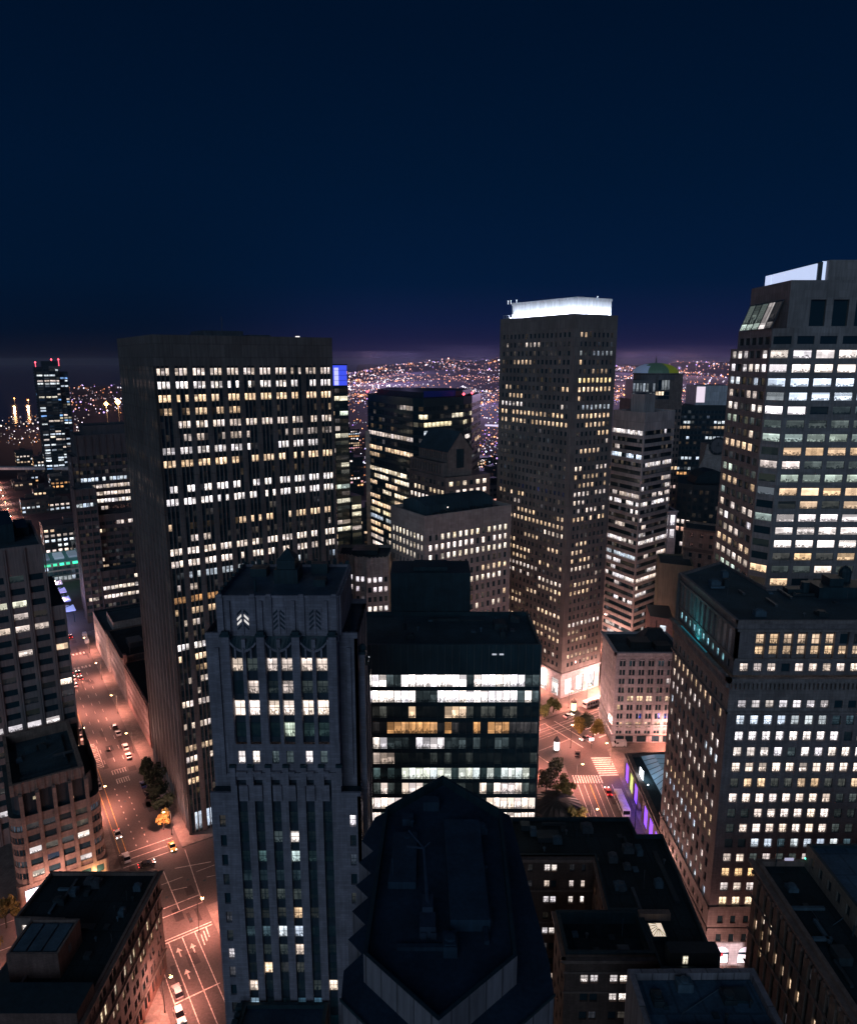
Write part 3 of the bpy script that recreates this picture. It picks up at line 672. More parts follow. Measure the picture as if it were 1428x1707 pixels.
# ================================================================== pale setback tower in front (stepped, with fir shaped niches)
def setback_tower():
    B = Bld('setback_tower', 'pale stepped art deco tower with scalloped crown in front of the bronze tower', 'skyscraper', (-25, 122), [M_E, M_ED, M_DK2, BLACK])
    Y, YB = 112.0, 133.0
    XL, XR = -38.0, -11.8; cl, crr = -34.3, -15.2
    # lower body
    zl = 75.6
    ww = [(4.75, 6.4), (7.7, 9.25), (10.65, 12.25), (13.6, 15.15), (16.6, 18.15), (19.55, 21.15)]
    rows = [(71.2 - 3.92 * k - 1.3, 71.2 - 3.92 * k + 1.0) for k in range(17)]
    rows = [r for r in rows if r[0] > 1]
    FR = {0: ('------', WHITE, 1), 1: ('--d1--', WHITE, .8), 2: ('-d-1d-', (.8, 1, .95), .7), 3: ('dddd--', COOL, .35), 4: ('dddd--', NEUT, .6), 5: ('ddd1d-', WARM, .6), 6: ('dd11--', COOL, .7), 7: ('ddd1--', NEUT, .7), 8: ('-1dd--', WARM, 1.3), 9: ('1---d1', NEUT, .8), 10: ('1--dd-', (.45, .7, 1), .8), 11: ('-d-11-', BLUE, .3), 12: ('----11', NEUT, 1.1), 13: (.1, NEUT, .8), 14: (.1, NEUT, .8)}
    B.fac((XL + 3.7, Y), (XR - 3.4, Y), 0, 78.8, [(a - 3.7, b - 3.7) for a, b in ww], rows, .75, 'vert', Lit(51, .35, ((NEUT, 2), (COOL, 1)), (.25, .7), rows=FR, dim=.5, run=.25), style=1, msp=1)
    for x0, x1, u in ((XL, XL + 3.7, 1.35), (XR - 3.4, XR, 1.4)):
        B.fac((x0, Y), (x1, Y), 0, zl, [(u, u + 1.05)], [(r[0] - .3, r[1] - .3) for r in rows], .4, 'punch', Lit(52 + int(x0 > -20), .22, ((WHITE, 1), (COOL, 1)), (.6, 1.2), dim=.5, run=0), style=1)
        B.mb.quad((x0, Y, zl), (x1, Y, zl), (x1, Y + 3.2, zl), (x0, Y + 3.2, zl), 3)
        B.mb.box(((x0 + x1) / 2, Y + .25, zl), x1 - x0, .5, .7, 0, 0)
    # right flank: narrow lit strips seen at a glancing angle
    cs = [(1.5 + 3.0 * i, 1.5 + 3.0 * i + 1.7) for i in range(6)]
    B.fac((XR, Y), (XR, YB), 0, zl, cs, rows, .6, 'vert', Lit(54, .8, ((WHITE, 1), (WARM, 2)), (.6, 1.2), dim=.5), style=0, msp=1)
    B.wall((XR, YB), (XL, YB), 0, zl); B.wall((XL, YB), (XL, Y), 0, zl)
    # shaft
    zs = 104.6
    wu = [(1.35, 3.25), (3.85, 5.75), (7.2, 9.05), (9.65, 11.55), (12.95, 14.85), (15.5, 17.4)]
    ur = [(98.7, 101.1), (94.6, 97.0), (90.6, 93.4), (86.6, 89.3)]
    UF = {0: ('1d1111', NEUT, .75), 1: ('-1d1dd', NEUT, .6), 2: ('111111', NEUT, 1.3), 3: ('---1dd', GREEN, .6)}
    B.fac((cl, Y), (crr, Y), 85.6, zs, wu, ur, .75, 'vert', Lit(55, .8, rows=UF, dim=.4, run=.2), style=1, msp=1)
    fr = [(81.9, 84.3)]
    B.fac((cl, Y), (crr, Y), 78.8, 85.6, [(a + .25, b - .45) for a, b in wu], fr, .35, 'punch', Lit(57, .5, rows={0: ('11dd1d', WHITE, 1.5)}, dim=1, run=0), style=1)
    B.band((cl, Y), (crr, Y), 79.6, 80.3, .35, 0)
    for i in range(7):                                          # little dark hoods and piers along the belt course
        x = cl + .6 + i * 3.05
        B.mb.box((x, Y - .28, 78.0), .9, .5, 3.4, 0, 0); B.mb.box((x, Y - .3, 81.4), 1.1, .55, .5, 0, 3)
    for i in range(6):
        x = cl + wu[i][0] + .8; B.mb.box((x, Y - .3, 80.3), 1.7, .6, .35, 0, 0)
    for i in range(6):
        x = cl + wu[i][0] + .9; B.mb.box((x, Y - .2, 74.9), 1.5, .3, 3.0, 0, 0)
    # flanking piers, set back
    for x0, x1 in ((XL, cl), (crr, XR - .3)):
        B.wall((x0, Y + 3.2), (x1, Y + 3.2), zl, zs - 1); B.mb.box(((x0 + x1) / 2, Y + 3.3, zs - 1), x1 - x0, .6, 1.0, 0, 0)
        B.mb.box(((x0 + x1) / 2, Y + 3.0, 78), .7, .5, 24, 0, 0)
    B.wall((cl, Y + 3.2), (cl, Y), zl, zs); B.wall((crr, Y), (crr, Y + 3.2), zl, zs)
    fx = XR - .3
    B.fac((fx, Y + 3.2), (fx, YB), zl, zs - 1, [(1.2 + 2.9 * i, 1.2 + 2.9 * i + 1.5) for i in range(5)], [(zl + 1 + 3.95 * k, zl + 3.3 + 3.95 * k) for k in range(6)], .6, 'vert', Lit(58, .4, ((WARM, 1),), (.3, .8), dim=.4), msp=1)
    B.wall((fx, YB), (XL, YB), zl, zs); B.wall((XL, YB), (XL, Y + 3.2), zl, zs)
    B.mb.poly([(XL, Y + 3.2, zs - 1), (fx, Y + 3.2, zs - 1), (fx, YB, zs - 1), (XL, YB, zs - 1)], 2)
    # stepped buttresses on the right flank
    for y0, zt in ((117.5, 100), (122.0, 96), (126.5, 92)):
        B.mb.box((XR + .2, y0, 60), 1.0, 1.6, zt - 60, 0, 0); B.mb.box((XR + .2, y0, zt), 1.3, 1.9, .5, 0, 3)
        B.mb.lathe((XR + .3, y0, zt + .5), [(.7, 0), (.8, .5), (.45, 1.0), (.1, 1.2)], 8, 3)
    # wide piers with dark caps between the three bays, and scalloped hoods over each bay
    for x in (cl + .6, cl + 6.45, cl + 12.25, crr - .75):
        B.mb.box((x, Y + .1, 86), 1.3, .7, zs - 85.4, 0, 0); B.mb.box((x, Y + .1, zs + .6), 1.7, 1.0, .35, 0, 3); B.mb.box((x, Y + .15, zs + .95), 1.2, .7, .5, 0, 3)
    for k, cx in enumerate((cl + 3.5, cl + 9.35, cl + 15.2)):
        n = 10; arc = [(cx - 2.15 * math.cos(math.pi * i / n), Y + .35 - .9 * math.sin(math.pi * i / n)) for i in range(n + 1)]
        # concave hood: dark shelf bounded below by a shell shaped rib
        for (xa, ya), (xb, yb) in zip(arc, arc[1:]):
            ha = 102.6 + .0 * 1; za = zs - .3 - 1.5 * (1 - ((xa - cx) / 2.15) ** 2); zb = zs - .3 - 1.5 * (1 - ((xb - cx) / 2.15) ** 2)
            B.mb.quad((xa, Y - .05, za - .45), (xb, Y - .05, zb - .45), (xb, Y - .05, zb), (xa, Y - .05, za), 0)
            B.mb.quad((xa, Y - .05, za), (xb, Y - .05, zb), (xb, Y + .9, zs + .3), (xa, Y + .9, zs + .3), 3)
            B.mb.quad((xa, Y + .5, za - .4), (xb, Y + .5, zb - .4), (xb, Y - .05, zb - .45), (xa, Y - .05, za - .45), 3)
        for dx in (-1.3, 0, 1.3): B.mb.box((cx + dx, Y - .12, 101.3), .28, .25, 1.9, 0, 0)
    B.mb.poly([(cl, Y + .9, zs - .02), (crr, Y + .9, zs - .02), (crr, Y + 4, zs - .02), (cl, Y + 4, zs - .02)], 2)
    # crown storey
    C0, C1, CY, zc = -35.3, -15.0, 113.4, 111.8
    B.wall((C0, CY), (C1, CY), zs - 1, zc); B.wall((C1, CY), (C1, 132.4), zs - 1, zc); B.wall((C1, 132.4), (C0, 132.4), zs - 1, zc); B.wall((C0, 132.4), (C0, CY), zs - 1, zc)
    CP = [(C0, CY), (C1, CY), (C1, 132.4), (C0, 132.4)]
    B.roof(CP, zc, .5, .4, TEALR)
    for i in range(15):                                          # fluted pilasters, rounded at the top
        x = C0 + .7 + i * (C1 - C0 - 1.4) / 14
        wd = 1.0 if i % 2 == 0 else .55
        if any(abs(x - c) < 1.45 for c in (cl + 3.4, cl + 9.4, cl + 15.4)): continue
        B.mb.box((x, CY - .2, zs), wd, .45, zc - zs - (.2 if i % 2 == 0 else .8), 0, 0)
        if i % 2 == 0: B.mb.box((x, CY - .05, zc - .2), wd * .8, .4, .5, 0, 0)
    for i in range(12):
        y = CY + 1 + i * 1.5; B.mb.box((C1 + .15, y, zs), .35, .6, zc - zs - .2, 0, 0)
    for i in range(17):                                          # ragged rear cresting
        x = C0 + .6 + i * 1.2; B.mb.box((x, 132.3, zc), .7, .6, .35 + .35 * (i % 3), 0, 3)
    for i in range(14): B.mb.box((C0 + .2, CY + 2 + i * 1.3, zc), .5, .6, .3 + .3 * (i % 2), 0, 3)
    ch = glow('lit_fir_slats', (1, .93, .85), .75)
    for k, cx in enumerate((cl + 3.4, cl + 9.4, cl + 15.4)):
        B.mb.box((cx, CY - .06, 105.2), 2.3, .12, 4.6, 0, 0)
        m = MB()
        B.mb.box((cx, CY - .2, 105.2), .3, .3, 4.0, 0, 0)
        for j in range(4):
            z = 105.8 + j * .85
            for sgn in (-1, 1):
                a = Vector((cx + sgn * .95, CY - .22, z)); b = Vector((cx + sgn * .22, CY - .22, z + .75))
                m.quad(a, (a.x, a.y, a.z + .42), (b.x, b.y, b.z + .42), b) if sgn < 0 else m.quad(a, b, (b.x, b.y, b.z + .42), (a.x, a.y, a.z + .42))
                mm = B.mb
                hat = (1.0 if k == 0 and j in (1, 2) else 0)
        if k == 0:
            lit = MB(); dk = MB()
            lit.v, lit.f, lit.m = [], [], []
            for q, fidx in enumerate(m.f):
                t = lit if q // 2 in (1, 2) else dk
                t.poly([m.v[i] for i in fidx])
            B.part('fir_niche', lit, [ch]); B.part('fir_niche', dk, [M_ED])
        else: B.part('fir_niche', m, [M_ED])
    m = MB(); m.box((-25.2, 124, 111.2), 4.2, 5, 2.6); m.box((-25.2, 124, 113.8), 3.2, 4, 1.6); m.loft([(-26.8, 122.2), (-23.6, 122.2), (-23.6, 125.8), (-26.8, 125.8)], 115.4, [(-25.3, 123.9), (-25.1, 123.9), (-25.1, 124.1), (-25.3, 124.1)], 117.2)
    m.box((-31, 127, 111.2), 3, 3, 1.6); m.box((-19, 121, 111.2), 2.0, 2.4, 1.3); m.box((-20.2, 128.5, 111.2), 3, 2, 2); m.tube([(-29.5, 117, 111.2), (-29.5, 117, 113.5)], .25)
    B.part('roof_plant', m, [BLACK])
TEALR = surf('wet_blue_roof', (.05, .085, .12), .7, .35, .2)
setback_tower()

# ================================================================== glass office slab in the middle with separate service tower
def glass_slab():
    B = Bld('glass_office_block', 'dark glass office block with bright white upper floors and blank mullioned top', 'office building', (4, 168), [M_DK, M_DK2, M_GREEN, M_DK2])
    X0, X1, Y0, Y1, zr = -18.6, 26.3, 158.0, 180.5, 84.8
    n = 26; p = (X1 - X0) / n
    cols = [(i * p + .06, (i + 1) * p - .06) for i in range(n)]
    rows = [(74.15 - 4.06 * k, 77.15 - 4.06 * k) for k in range(18)]
    FR = {0: ('11111dd111111111d1111111dd', WHITE, 1.6), 1: ('111111111ddd11111111111d1d', WHITE, 1.7), 2: ('---dd---1----111d-dd-dd---', WARM, 1.1), 3: ('---d-1111111d1d--1-111dddd', AMBER, .5), 4: ('d--11ddd-1111ddd-d--dd-d--', WHITE, .8), 5: ('---111-----d-d--d---d----d', (1, .78, .66), .4),
          6: ('---d-d-1111111d111d1d1111d', (.92, 1, .94), .75), 7: ('---d1d-111d-dddd--1d1111dd', NEUT, .95), 8: ('d1111111111d11d1ddd1111111', NEUT, 1.3), 9: ('1111d11111d11111', NEUT, 1.1)}
    lit = Lit(61, .5, ((NEUT, 1), (WHITE, 1)), (.6, 1.2), rows=FR, dim=.75, run=.78)
    B.fac((X0, Y0), (X1, Y0), 0, zr, cols, rows, .12, 'horz', lit, msp=3, m=0)
    B.fac((X1, Y0), (X1, Y1), 0, zr, [(i * 1.73 + .06, (i + 1) * 1.73 - .06) for i in range(13)], rows, .12, 'horz', Lit(62, .3, dim=.5), msp=3)
    B.wall((X1, Y1), (X0, Y1), 0, zr); B.wall((X0, Y1), (X0, Y0), 0, zr)
    for i in range(n + 1): B.mb.box((X0 + i * p, Y0 - .14, 2), .11, .28, zr - 2, 0, 2)
    for i in range(13): B.mb.box((X1 + .14, Y0 + i * 1.73, 2), .28, .11, zr - 2, 0, 2)
    for a, b in rows: B.mb.quad((X0, Y0 - .02, a + .35), (X1, Y0 - .02, a + .35), (X1, Y0 - .02, a + .47), (X0, Y0 - .02, a + .47), 3)
    B.roof(rectxy(X0, X1, Y0, Y1), zr, 1.0, .5); clutter(B, X0 + 6, X1 - 3, Y0 + 3, Y1 - 3, zr - 1, 14, 2)
    m = MB(); m.prism(rectxy(-10, 11.1, 181.2, 193), 0, 95.2); m.box((.5, 187, 95.2), 9, 7, 1.0); B.part('service_tower', m, [BLACK])
    m = MB(); m.box((18, 172, 83.8), 3, 4, 1.4); m.box((22.5, 176, 83.8), 2, 2, .9); m.tube([(-6, 170, 83.8), (-6, 170, 85.6)], .4); m.box((4, 176.5, 83.8), 8, 1.2, .7); B.part('roof_plant', m, [M_DK2])
    m = MB()
    for x, z in ((-14.4, 81.5), (15.5, 82.2), (17.2, 82.2)): m.box((x, Y0 - .12, z), 1.1, .12, .35)
    B.part('wall_lamp', m, [glow('dim_wall_lamp', (.9, .92, 1), .5)])
glass_slab()

# ================================================================== near dark roof with sawtooth flank
def sawtooth_tower():
    B = Bld('sawtooth_tower', 'nearest dark flat roofed tower with sawtooth bays and pale panel parapet', 'skyscraper', (2, 82), [M_G, BLACK, ROOF])
    z0, z1 = 81.2, 85.0
    top = [(1.0, 59.9), (9.9, 68.0), (10.8, 94.5), (2.3, 103.6), (-6.4, 95.2), (-7.3, 68.3)]
    low = [(1.0, 55.4), (13.9, 66.6), (14.1, 71.0)]
    low += [(12.6, 98.6), (2.4, 107.2), (-8.2, 98.2)]
    for k in range(6): low += [(-9.75, 92.6 - k * 4.55), (-7.9, 90.4 - k * 4.55)]
    low = low[:-1] + [(-9.6, 66.0)]
    inn = inset(top, .45)
    n = len(low)
    B.walls(low, 0, z0); m = MB(); m.poly([(*p, z0) for p in low]); B.part('lower_roof', m, [ROOFG])
    B.walls(top, z0, z1)
    for i in range(6):
        j = (i + 1) % 6
        B.mb.quad((*top[i], z1), (*top[j], z1), (*inn[j], z1), (*inn[i], z1), 1); B.mb.quad((*inn[j], z1 - 1.4), (*inn[i], z1 - 1.4), (*inn[i], z1), (*inn[j], z1), 1)
    m = MB(); m.poly([(*p, z1 - 1.4) for p in inn]); B.part('roof', m, [ROOFG]); clutter(B, -5, 8, 70, 94, 83.6, 9, 5, mats=ROOF2D)
    for a, b in ((low[0], low[1]), (low[-1], low[0])):             # coping
        B.band(a, b, z0 - .15, z0 + .2, .12, 1)
    m = MB(); m.prism([(2.6, 73), (7.3, 73), (7.3, 92), (2.2, 92)], 83.6, 85.2); m.prism([(-5.2, 80), (-1.6, 80), (-1.6, 90), (-4.8, 90)], 83.6, 84.6)
    m.box((-3, 93.5, 83.6), 1.6, 1.6, 1.1); m.box((.4, 97, 83.6), 2.4, 1.6, 1.5); m.box((-.6, 70.4, 83.6), 6, .6, .5); B.part('roof_plant', m, [ROOF2D])
    m = MB(); m.box((-.1, 73.2, 83.6), 1.9, 2.4, 1.5); m.box((-.1, 75.4, 84.9), 1.3, 2.2, .9); m.tube([(-.1, 75.2, 85.6), (-.6, 81.8, 88.2)], .25, 6, r1=.16); m.tube([(-.6, 81.8, 88.2), (-2.6, 84.4, 88.9)], .13, 5); m.tube([(-.6, 81.8, 88.2), (-2.8, 81.6, 88.6)], .13, 5); m.tube([(-.6, 81.8, 88.2), (.2, 82.6, 88.5)], .1, 5); m.box((-.6, 72.1, 83.6), .7, .7, .9); m.box((.6, 72.1, 83.6), .7, .7, .9)
    B.part('window_washing_crane', m, [surf('crane_paint', (.03, .05, .085), .7)])
ROOFG = surf('near_roof_membrane', (.018, .042, .075), .9, .25, .2)
ROOF2D = surf('plant_cover', (.02, .048, .082), .85, .25, .3)
sawtooth_tower()

# ================================================================== dark brown brick block, front middle right
def brick_court_block():
    B = Bld('brick_block', 'dark brown brick block around a light court with a black roof', 'office building', (40, 130), [M_H, M_DK, M_DT, BLACK], cap=60)
    z = 45.0
    # rear wing facing the court
    rows = [(42.0 - 1.2 - 4.0 * k, 42.0 + .6 - 4.0 * k) for k in range(10)]
    L = Lit(71, .45, ((WHITE, 2), (NEUT, 1)), (.5, 1.0), dim=.5, run=.1)
    yb = 136.8
    B.fac((19, yb), (36.0, yb), 0, z, [(2.7, 3.7), (6.3, 7.5), (7.8, 9.0), (11.8, 12.8), (14.4, 15.2)], rows, .35, 'punch', L, style=1)
    B.band((19, yb), (36.0, yb), 43.4, 43.9, .5, 2); B.band((19, yb), (36.0, yb), 43.9, 44.3, .8, 2); B.band((19, yb), (36, yb), 35.9, 36.3, .25, 2); B.band((19, yb), (36, yb), 27.9, 28.3, .25, 2)
    # east wing wall on the court
    B.fac((36.0, yb), (35.0, 121.0), 0, z, cols_n(15.8, 5, .4, .8), rows, .35, 'punch', Lit(72, .5, ((WARM, 1),), (.5, .9), dim=.4), style=1)
    B.band((36.0, yb), (35.0, 121.0), 43.6, 44.2, .5, 2)
    # front wing
    fy = 110.6; x0, x1 = 24.8, 41.0
    B.fac((x0, fy), (x1, fy), 0, z - .5, [(3.0, 4.4), (4.8, 6.2), (8.4, 9.8), (10.2, 11.6), (13.2, 14.4)], [(r[0] - 2.5, r[1] - 2.5) for r in rows], .35, 'punch', Lit(73, .45, ((NEUT, 1), (WHITE, 1)), (.8, 1.2), dim=.5, run=.2), style=1)
    for zz, o in ((43.0, .5), (43.6, .9), (40.6, .25), (36.3, .2)): B.band((x0, fy), (x1, fy), zz, zz + .4, o, 2)
    B.fac((x0, 121.0), (x0, fy), 0, z - .5, cols_n(10.4, 3, .4, .8), rows, .35, 'punch', Lit(74, .3, dim=.4), style=1)
    B.band((x0, 121), (x0, fy), 43.4, 44.0, .7, 2)
    B.walls([(x0, fy), (x1, fy), (x1, 121.0), (x0, 121.0)], z - .5, z - .4)
    B.roof([(x0, fy), (x1, fy), (x1, 121.0), (x0, 121.0)], z - .1, 2.6, .7, BLACKR, 3)
    B.walls([(x0, fy), (x1, fy), (x1, 121.0), (x0, 121.0)], z - .5, z - .1, 3); B.wall((35.0, 121.0), (x0, 121.0), 0, z - .5)
    # black roof of the rear and east wings
    RP = [(41.0, 107.2), (51.3, 107.2), (53.0, 143.8), (47.2, 143.8), (47.0, 150.0), (19, 150.0), (19, yb), (36.0, yb), (35.0, 121.0), (41.0, 121.0)]
    B.walls(RP, z - .4, z, 3); B.roof(RP, z, .9, .45, BLACKR, 3); clutter(B, 38, 51, 122, 142, z - .9, 12, 11); clutter(B, 20, 44, 139, 148, z - .9, 10, 12); clutter(B, 27, 39, 112, 119, z - 2.7, 7, 13)
    B.walls([(41.0, 107.2), (51.3, 107.2), (53.0, 143.8), (47.2, 143.8), (47.0, 150.0), (19, 150.0), (19, yb)], 0, z - .4, 0, skip=(6,))
    m = MB(); m.box((47.2, 109.2, 44), 9, 2.6, 3.4); m.box((27, 143.5, 44), 5, 3, 1.2); m.box((22.3, 147, 44), 2, 2, 1.4); m.box((31, 146.5, 44), 1.2, 1.2, .8); m.box((49.5, 131, 44), 1.0, 15, .7); m.tube([(33.5, 144, 44), (33.5, 144, 46)], .2)
    m.tube([(46.6, 143.9, 44), (46.6, 143.9, 52.5)], .12, 5, r1=.05); m.tube([(24.5, 140, 44), (25, 140, 46), (24.3, 140, 46.8)], .1, 5); m.tube([(25, 140, 46), (25.7, 140, 46.9)], .1, 5)
    B.part('roof_plant', m, [M_DK2])
    m = MB(); s0 = (43.0, 115.8, 44.1)                          # glazed hipped skylight with the lamp on below
    a = [(41.9, 114.4), (44.3, 114.4), (44.3, 117.6), (41.9, 117.6)]; b = [(43.0, 115.4), (43.2, 115.4), (43.2, 116.6), (43.0, 116.6)]
    m.loft(a, 44.9, b, 45.6, 0); fr = MB(); fr.prism(inset(a, -.25), 44.1, 44.9)
    for k in range(5): fr.tube([(41.9 + .6 * k, 114.4, 44.95), (43.0 + .05 * k, 115.4, 45.65)], .05, 4)
    for k in range(5): fr.tube([(41.9, 114.4 + .8 * k, 44.95), (43.0, 115.4 + .3 * k, 45.65)], .05, 4)
    sk = B.part('skylight', m, [glow('skylight_glass', (1, .82, .62), .85)]); f = fr.obj('frame', [BLACK], sk) if False else B.part('skylight_frame', fr, [BLACK])
    B.w.append((((45.0, 107.86, 45.1), (45.95, 107.86, 45.1), (45.95, 107.86, 46.9), (45.0, 107.86, 46.9)), (.8, .72, .55), .31, 1, (0, -1)))
    m = MB(); m.box((43.6, 119.6, 44.1), 6, 1.2, 1.6); B.part('roof_wall', m, [M_DT])
BLACKR = surf('black_roof', (.014, .03, .038), .9, .4, .12, block=(3.2, 9.0), mortar=.6)
brick_court_block()

def blue_roof_block():
    B = Bld('flat_roofed_block', 'plain dark block with blue grey roof and notched parapet beside the ochre hotel', 'office building', (42, 88), [M_G, BLACK], cap=20)
    P = [(31.7, 76), (51.6, 76), (52.0, 97.0), (31.7, 96.8)]
    B.walls(P, 0, 55.0); B.roof(P, 55.0, 1.3, .9, BLUER); clutter(B, 34, 49, 88, 95, 53.7, 7, 14)
    m = MB(); m.box((47.5, 93, 53.7), 4.2, 2.6, .5); m.box((36, 91, 53.7), .8, .8, .6); m.box((43, 89.5, 53.7), .9, .9, .4); B.part('roof_vent', m, [BLACK])
    m = MB(); m.prism([(32.6, 85.2), (35.4, 85.2), (35.4, 87), (51.0, 87), (51.0, 86.2), (36.2, 86.2), (36.2, 84.4), (32.6, 84.4)], 53.7, 54.9); B.part('inner_parapet', m, [M_G])
BLUER = surf('blue_grey_roof', (.06, .125, .19), .85, .22, .35, block=(4.2, 6.0), mortar=.6)
blue_roof_block()

def ochre_block():
    B = Bld('masonry_block', 'ochre stone block with ornate cornice, bottom corner by the street below the sash window block', 'office building', (85, 105), [M_I, M_DK, M_DT, BLACK], cap=70)
    z = 50.0; X = 67.0; Y1 = 129.0; Y0 = 56
    L = Y1 - Y0
    lit = Lit(81, .3, ((WARM, 2), (WHITE, 1)), (.6, 1.0), rows={1: (.45, (1, .8, .6), .95)}, dim=.3, run=.75)
    rows = [(44.0 - 3.9 * k - 1.3, 44.0 - 3.9 * k + .9) for k in range(11)]
    B.fac((X, Y1), (X, Y0), 0, z - 2, cols_n(L, 25, .42, 1), rows, .5, 'vert', lit, style=1, msp=1)
    for zz, o in ((48.0, .6), (48.8, 1.1), (41.2, .35), (33.4, .3), (25.5, .3)): B.band((X, Y1), (X, Y0), zz, zz + (.5 if zz > 47 else .35), o, 2)
    for k in range(48): B.mb.box((X - .5, Y1 - .8 - k * 1.5, 47.2), .8, .45, .8, 0, 2)
    B.wall((X, Y1), (X, Y0), z - 2, z, 2)
    P = [(X, Y0), (130, Y0), (130, Y1), (X, Y1)]
    B.walls(P, 0, z, 0, skip=(3,)); B.roof(P, z, 1.1, .8, BLACKR, 2); clutter(B, 69, 75, 70, 126, z - 1.1, 14, 15)
    # taller rear part with blue roof and window wall
    U = [(76.6, 92), (130, 92), (130, 128.2), (76.6, 128.2)]
    zu = 54.2
    B.fac((76.6, 128.2), (76.6, 92), z - 1.1, zu, cols_n(36.2, 11, .38, 1), [(50.4, 52.6)], .3, 'punch', Lit(82, .1, dim=.3), style=1, m=4)
    B.walls(U, z - 1.1, zu, 4, skip=(3,)); B.roof(U, zu, .7, .6, BLUER, 3); clutter(B, 79, 100, 108, 126, zu - .7, 8, 16)
    V = [(79.5, 70), (130, 70), (130, 84), (79.5, 84)]
    B.walls(V, z - 1.1, 55, 4); B.roof(V, 55, .6, .5, BLUER, 3)
    K = [(83, 96), (130, 96), (130, 106), (83, 106)]
    B.walls(K, zu - .8, zu + 3.6, 4); B.mb.poly([(*p, zu + 3.6) for p in K], 3)
    m = MB(); m.box((71, 105, 48.9), 2.4, 3, 1.6); m.box((72.5, 97, 48.9), 1.4, 1.4, .9); m.tube([(70.4, 127.5, 49), (70.4, 127.5, 56)], .1, 5); m.box((72, 88, 48.9), 3, 2, 1.2); m.tube([(76, 110, 49), (76, 110, 51.2)], .15, 5); B.part('roof_plant', m, [M_DK2])
    m = MB(); m.octa((76.5, 128.0, 50.9), .22); m.octa((76.4, 98.0, 50.6), .16); B.part('roof_lamp', m, [glow('green_roof_lamp', (.1, 1, .65), 3)])
    m = MB(); m.quad((76.45, 104.2, 49.3), (76.45, 103.2, 49.3), (76.45, 103.5, 51.2), (76.45, 103.9, 51.2)); m.quad((79.4, 81.6, 49.4), (79.4, 80.2, 49.4), (79.4, 80.2, 51.8), (79.4, 81.6, 51.8)); B.part('doorway', m, [glow('door_light', (1, .8, .68), .7)])
    m = MB(); m.box((73.6, 128.6, 49.9), 1.8, .2, .6); B.part('small_sign', m, [glow('sign_light', (.8, .75, 1), .45)])
M_OL = surf('painted_brick_wall', (.20, .185, .16), .85, .2, .3, block=(.6, .25), mortar=.8)
_old = Bld.__init__
def ochre():
    global BUILDINGS
    ochre_block()
    BUILDINGS[-1].mats.append(M_OL)
ochre()

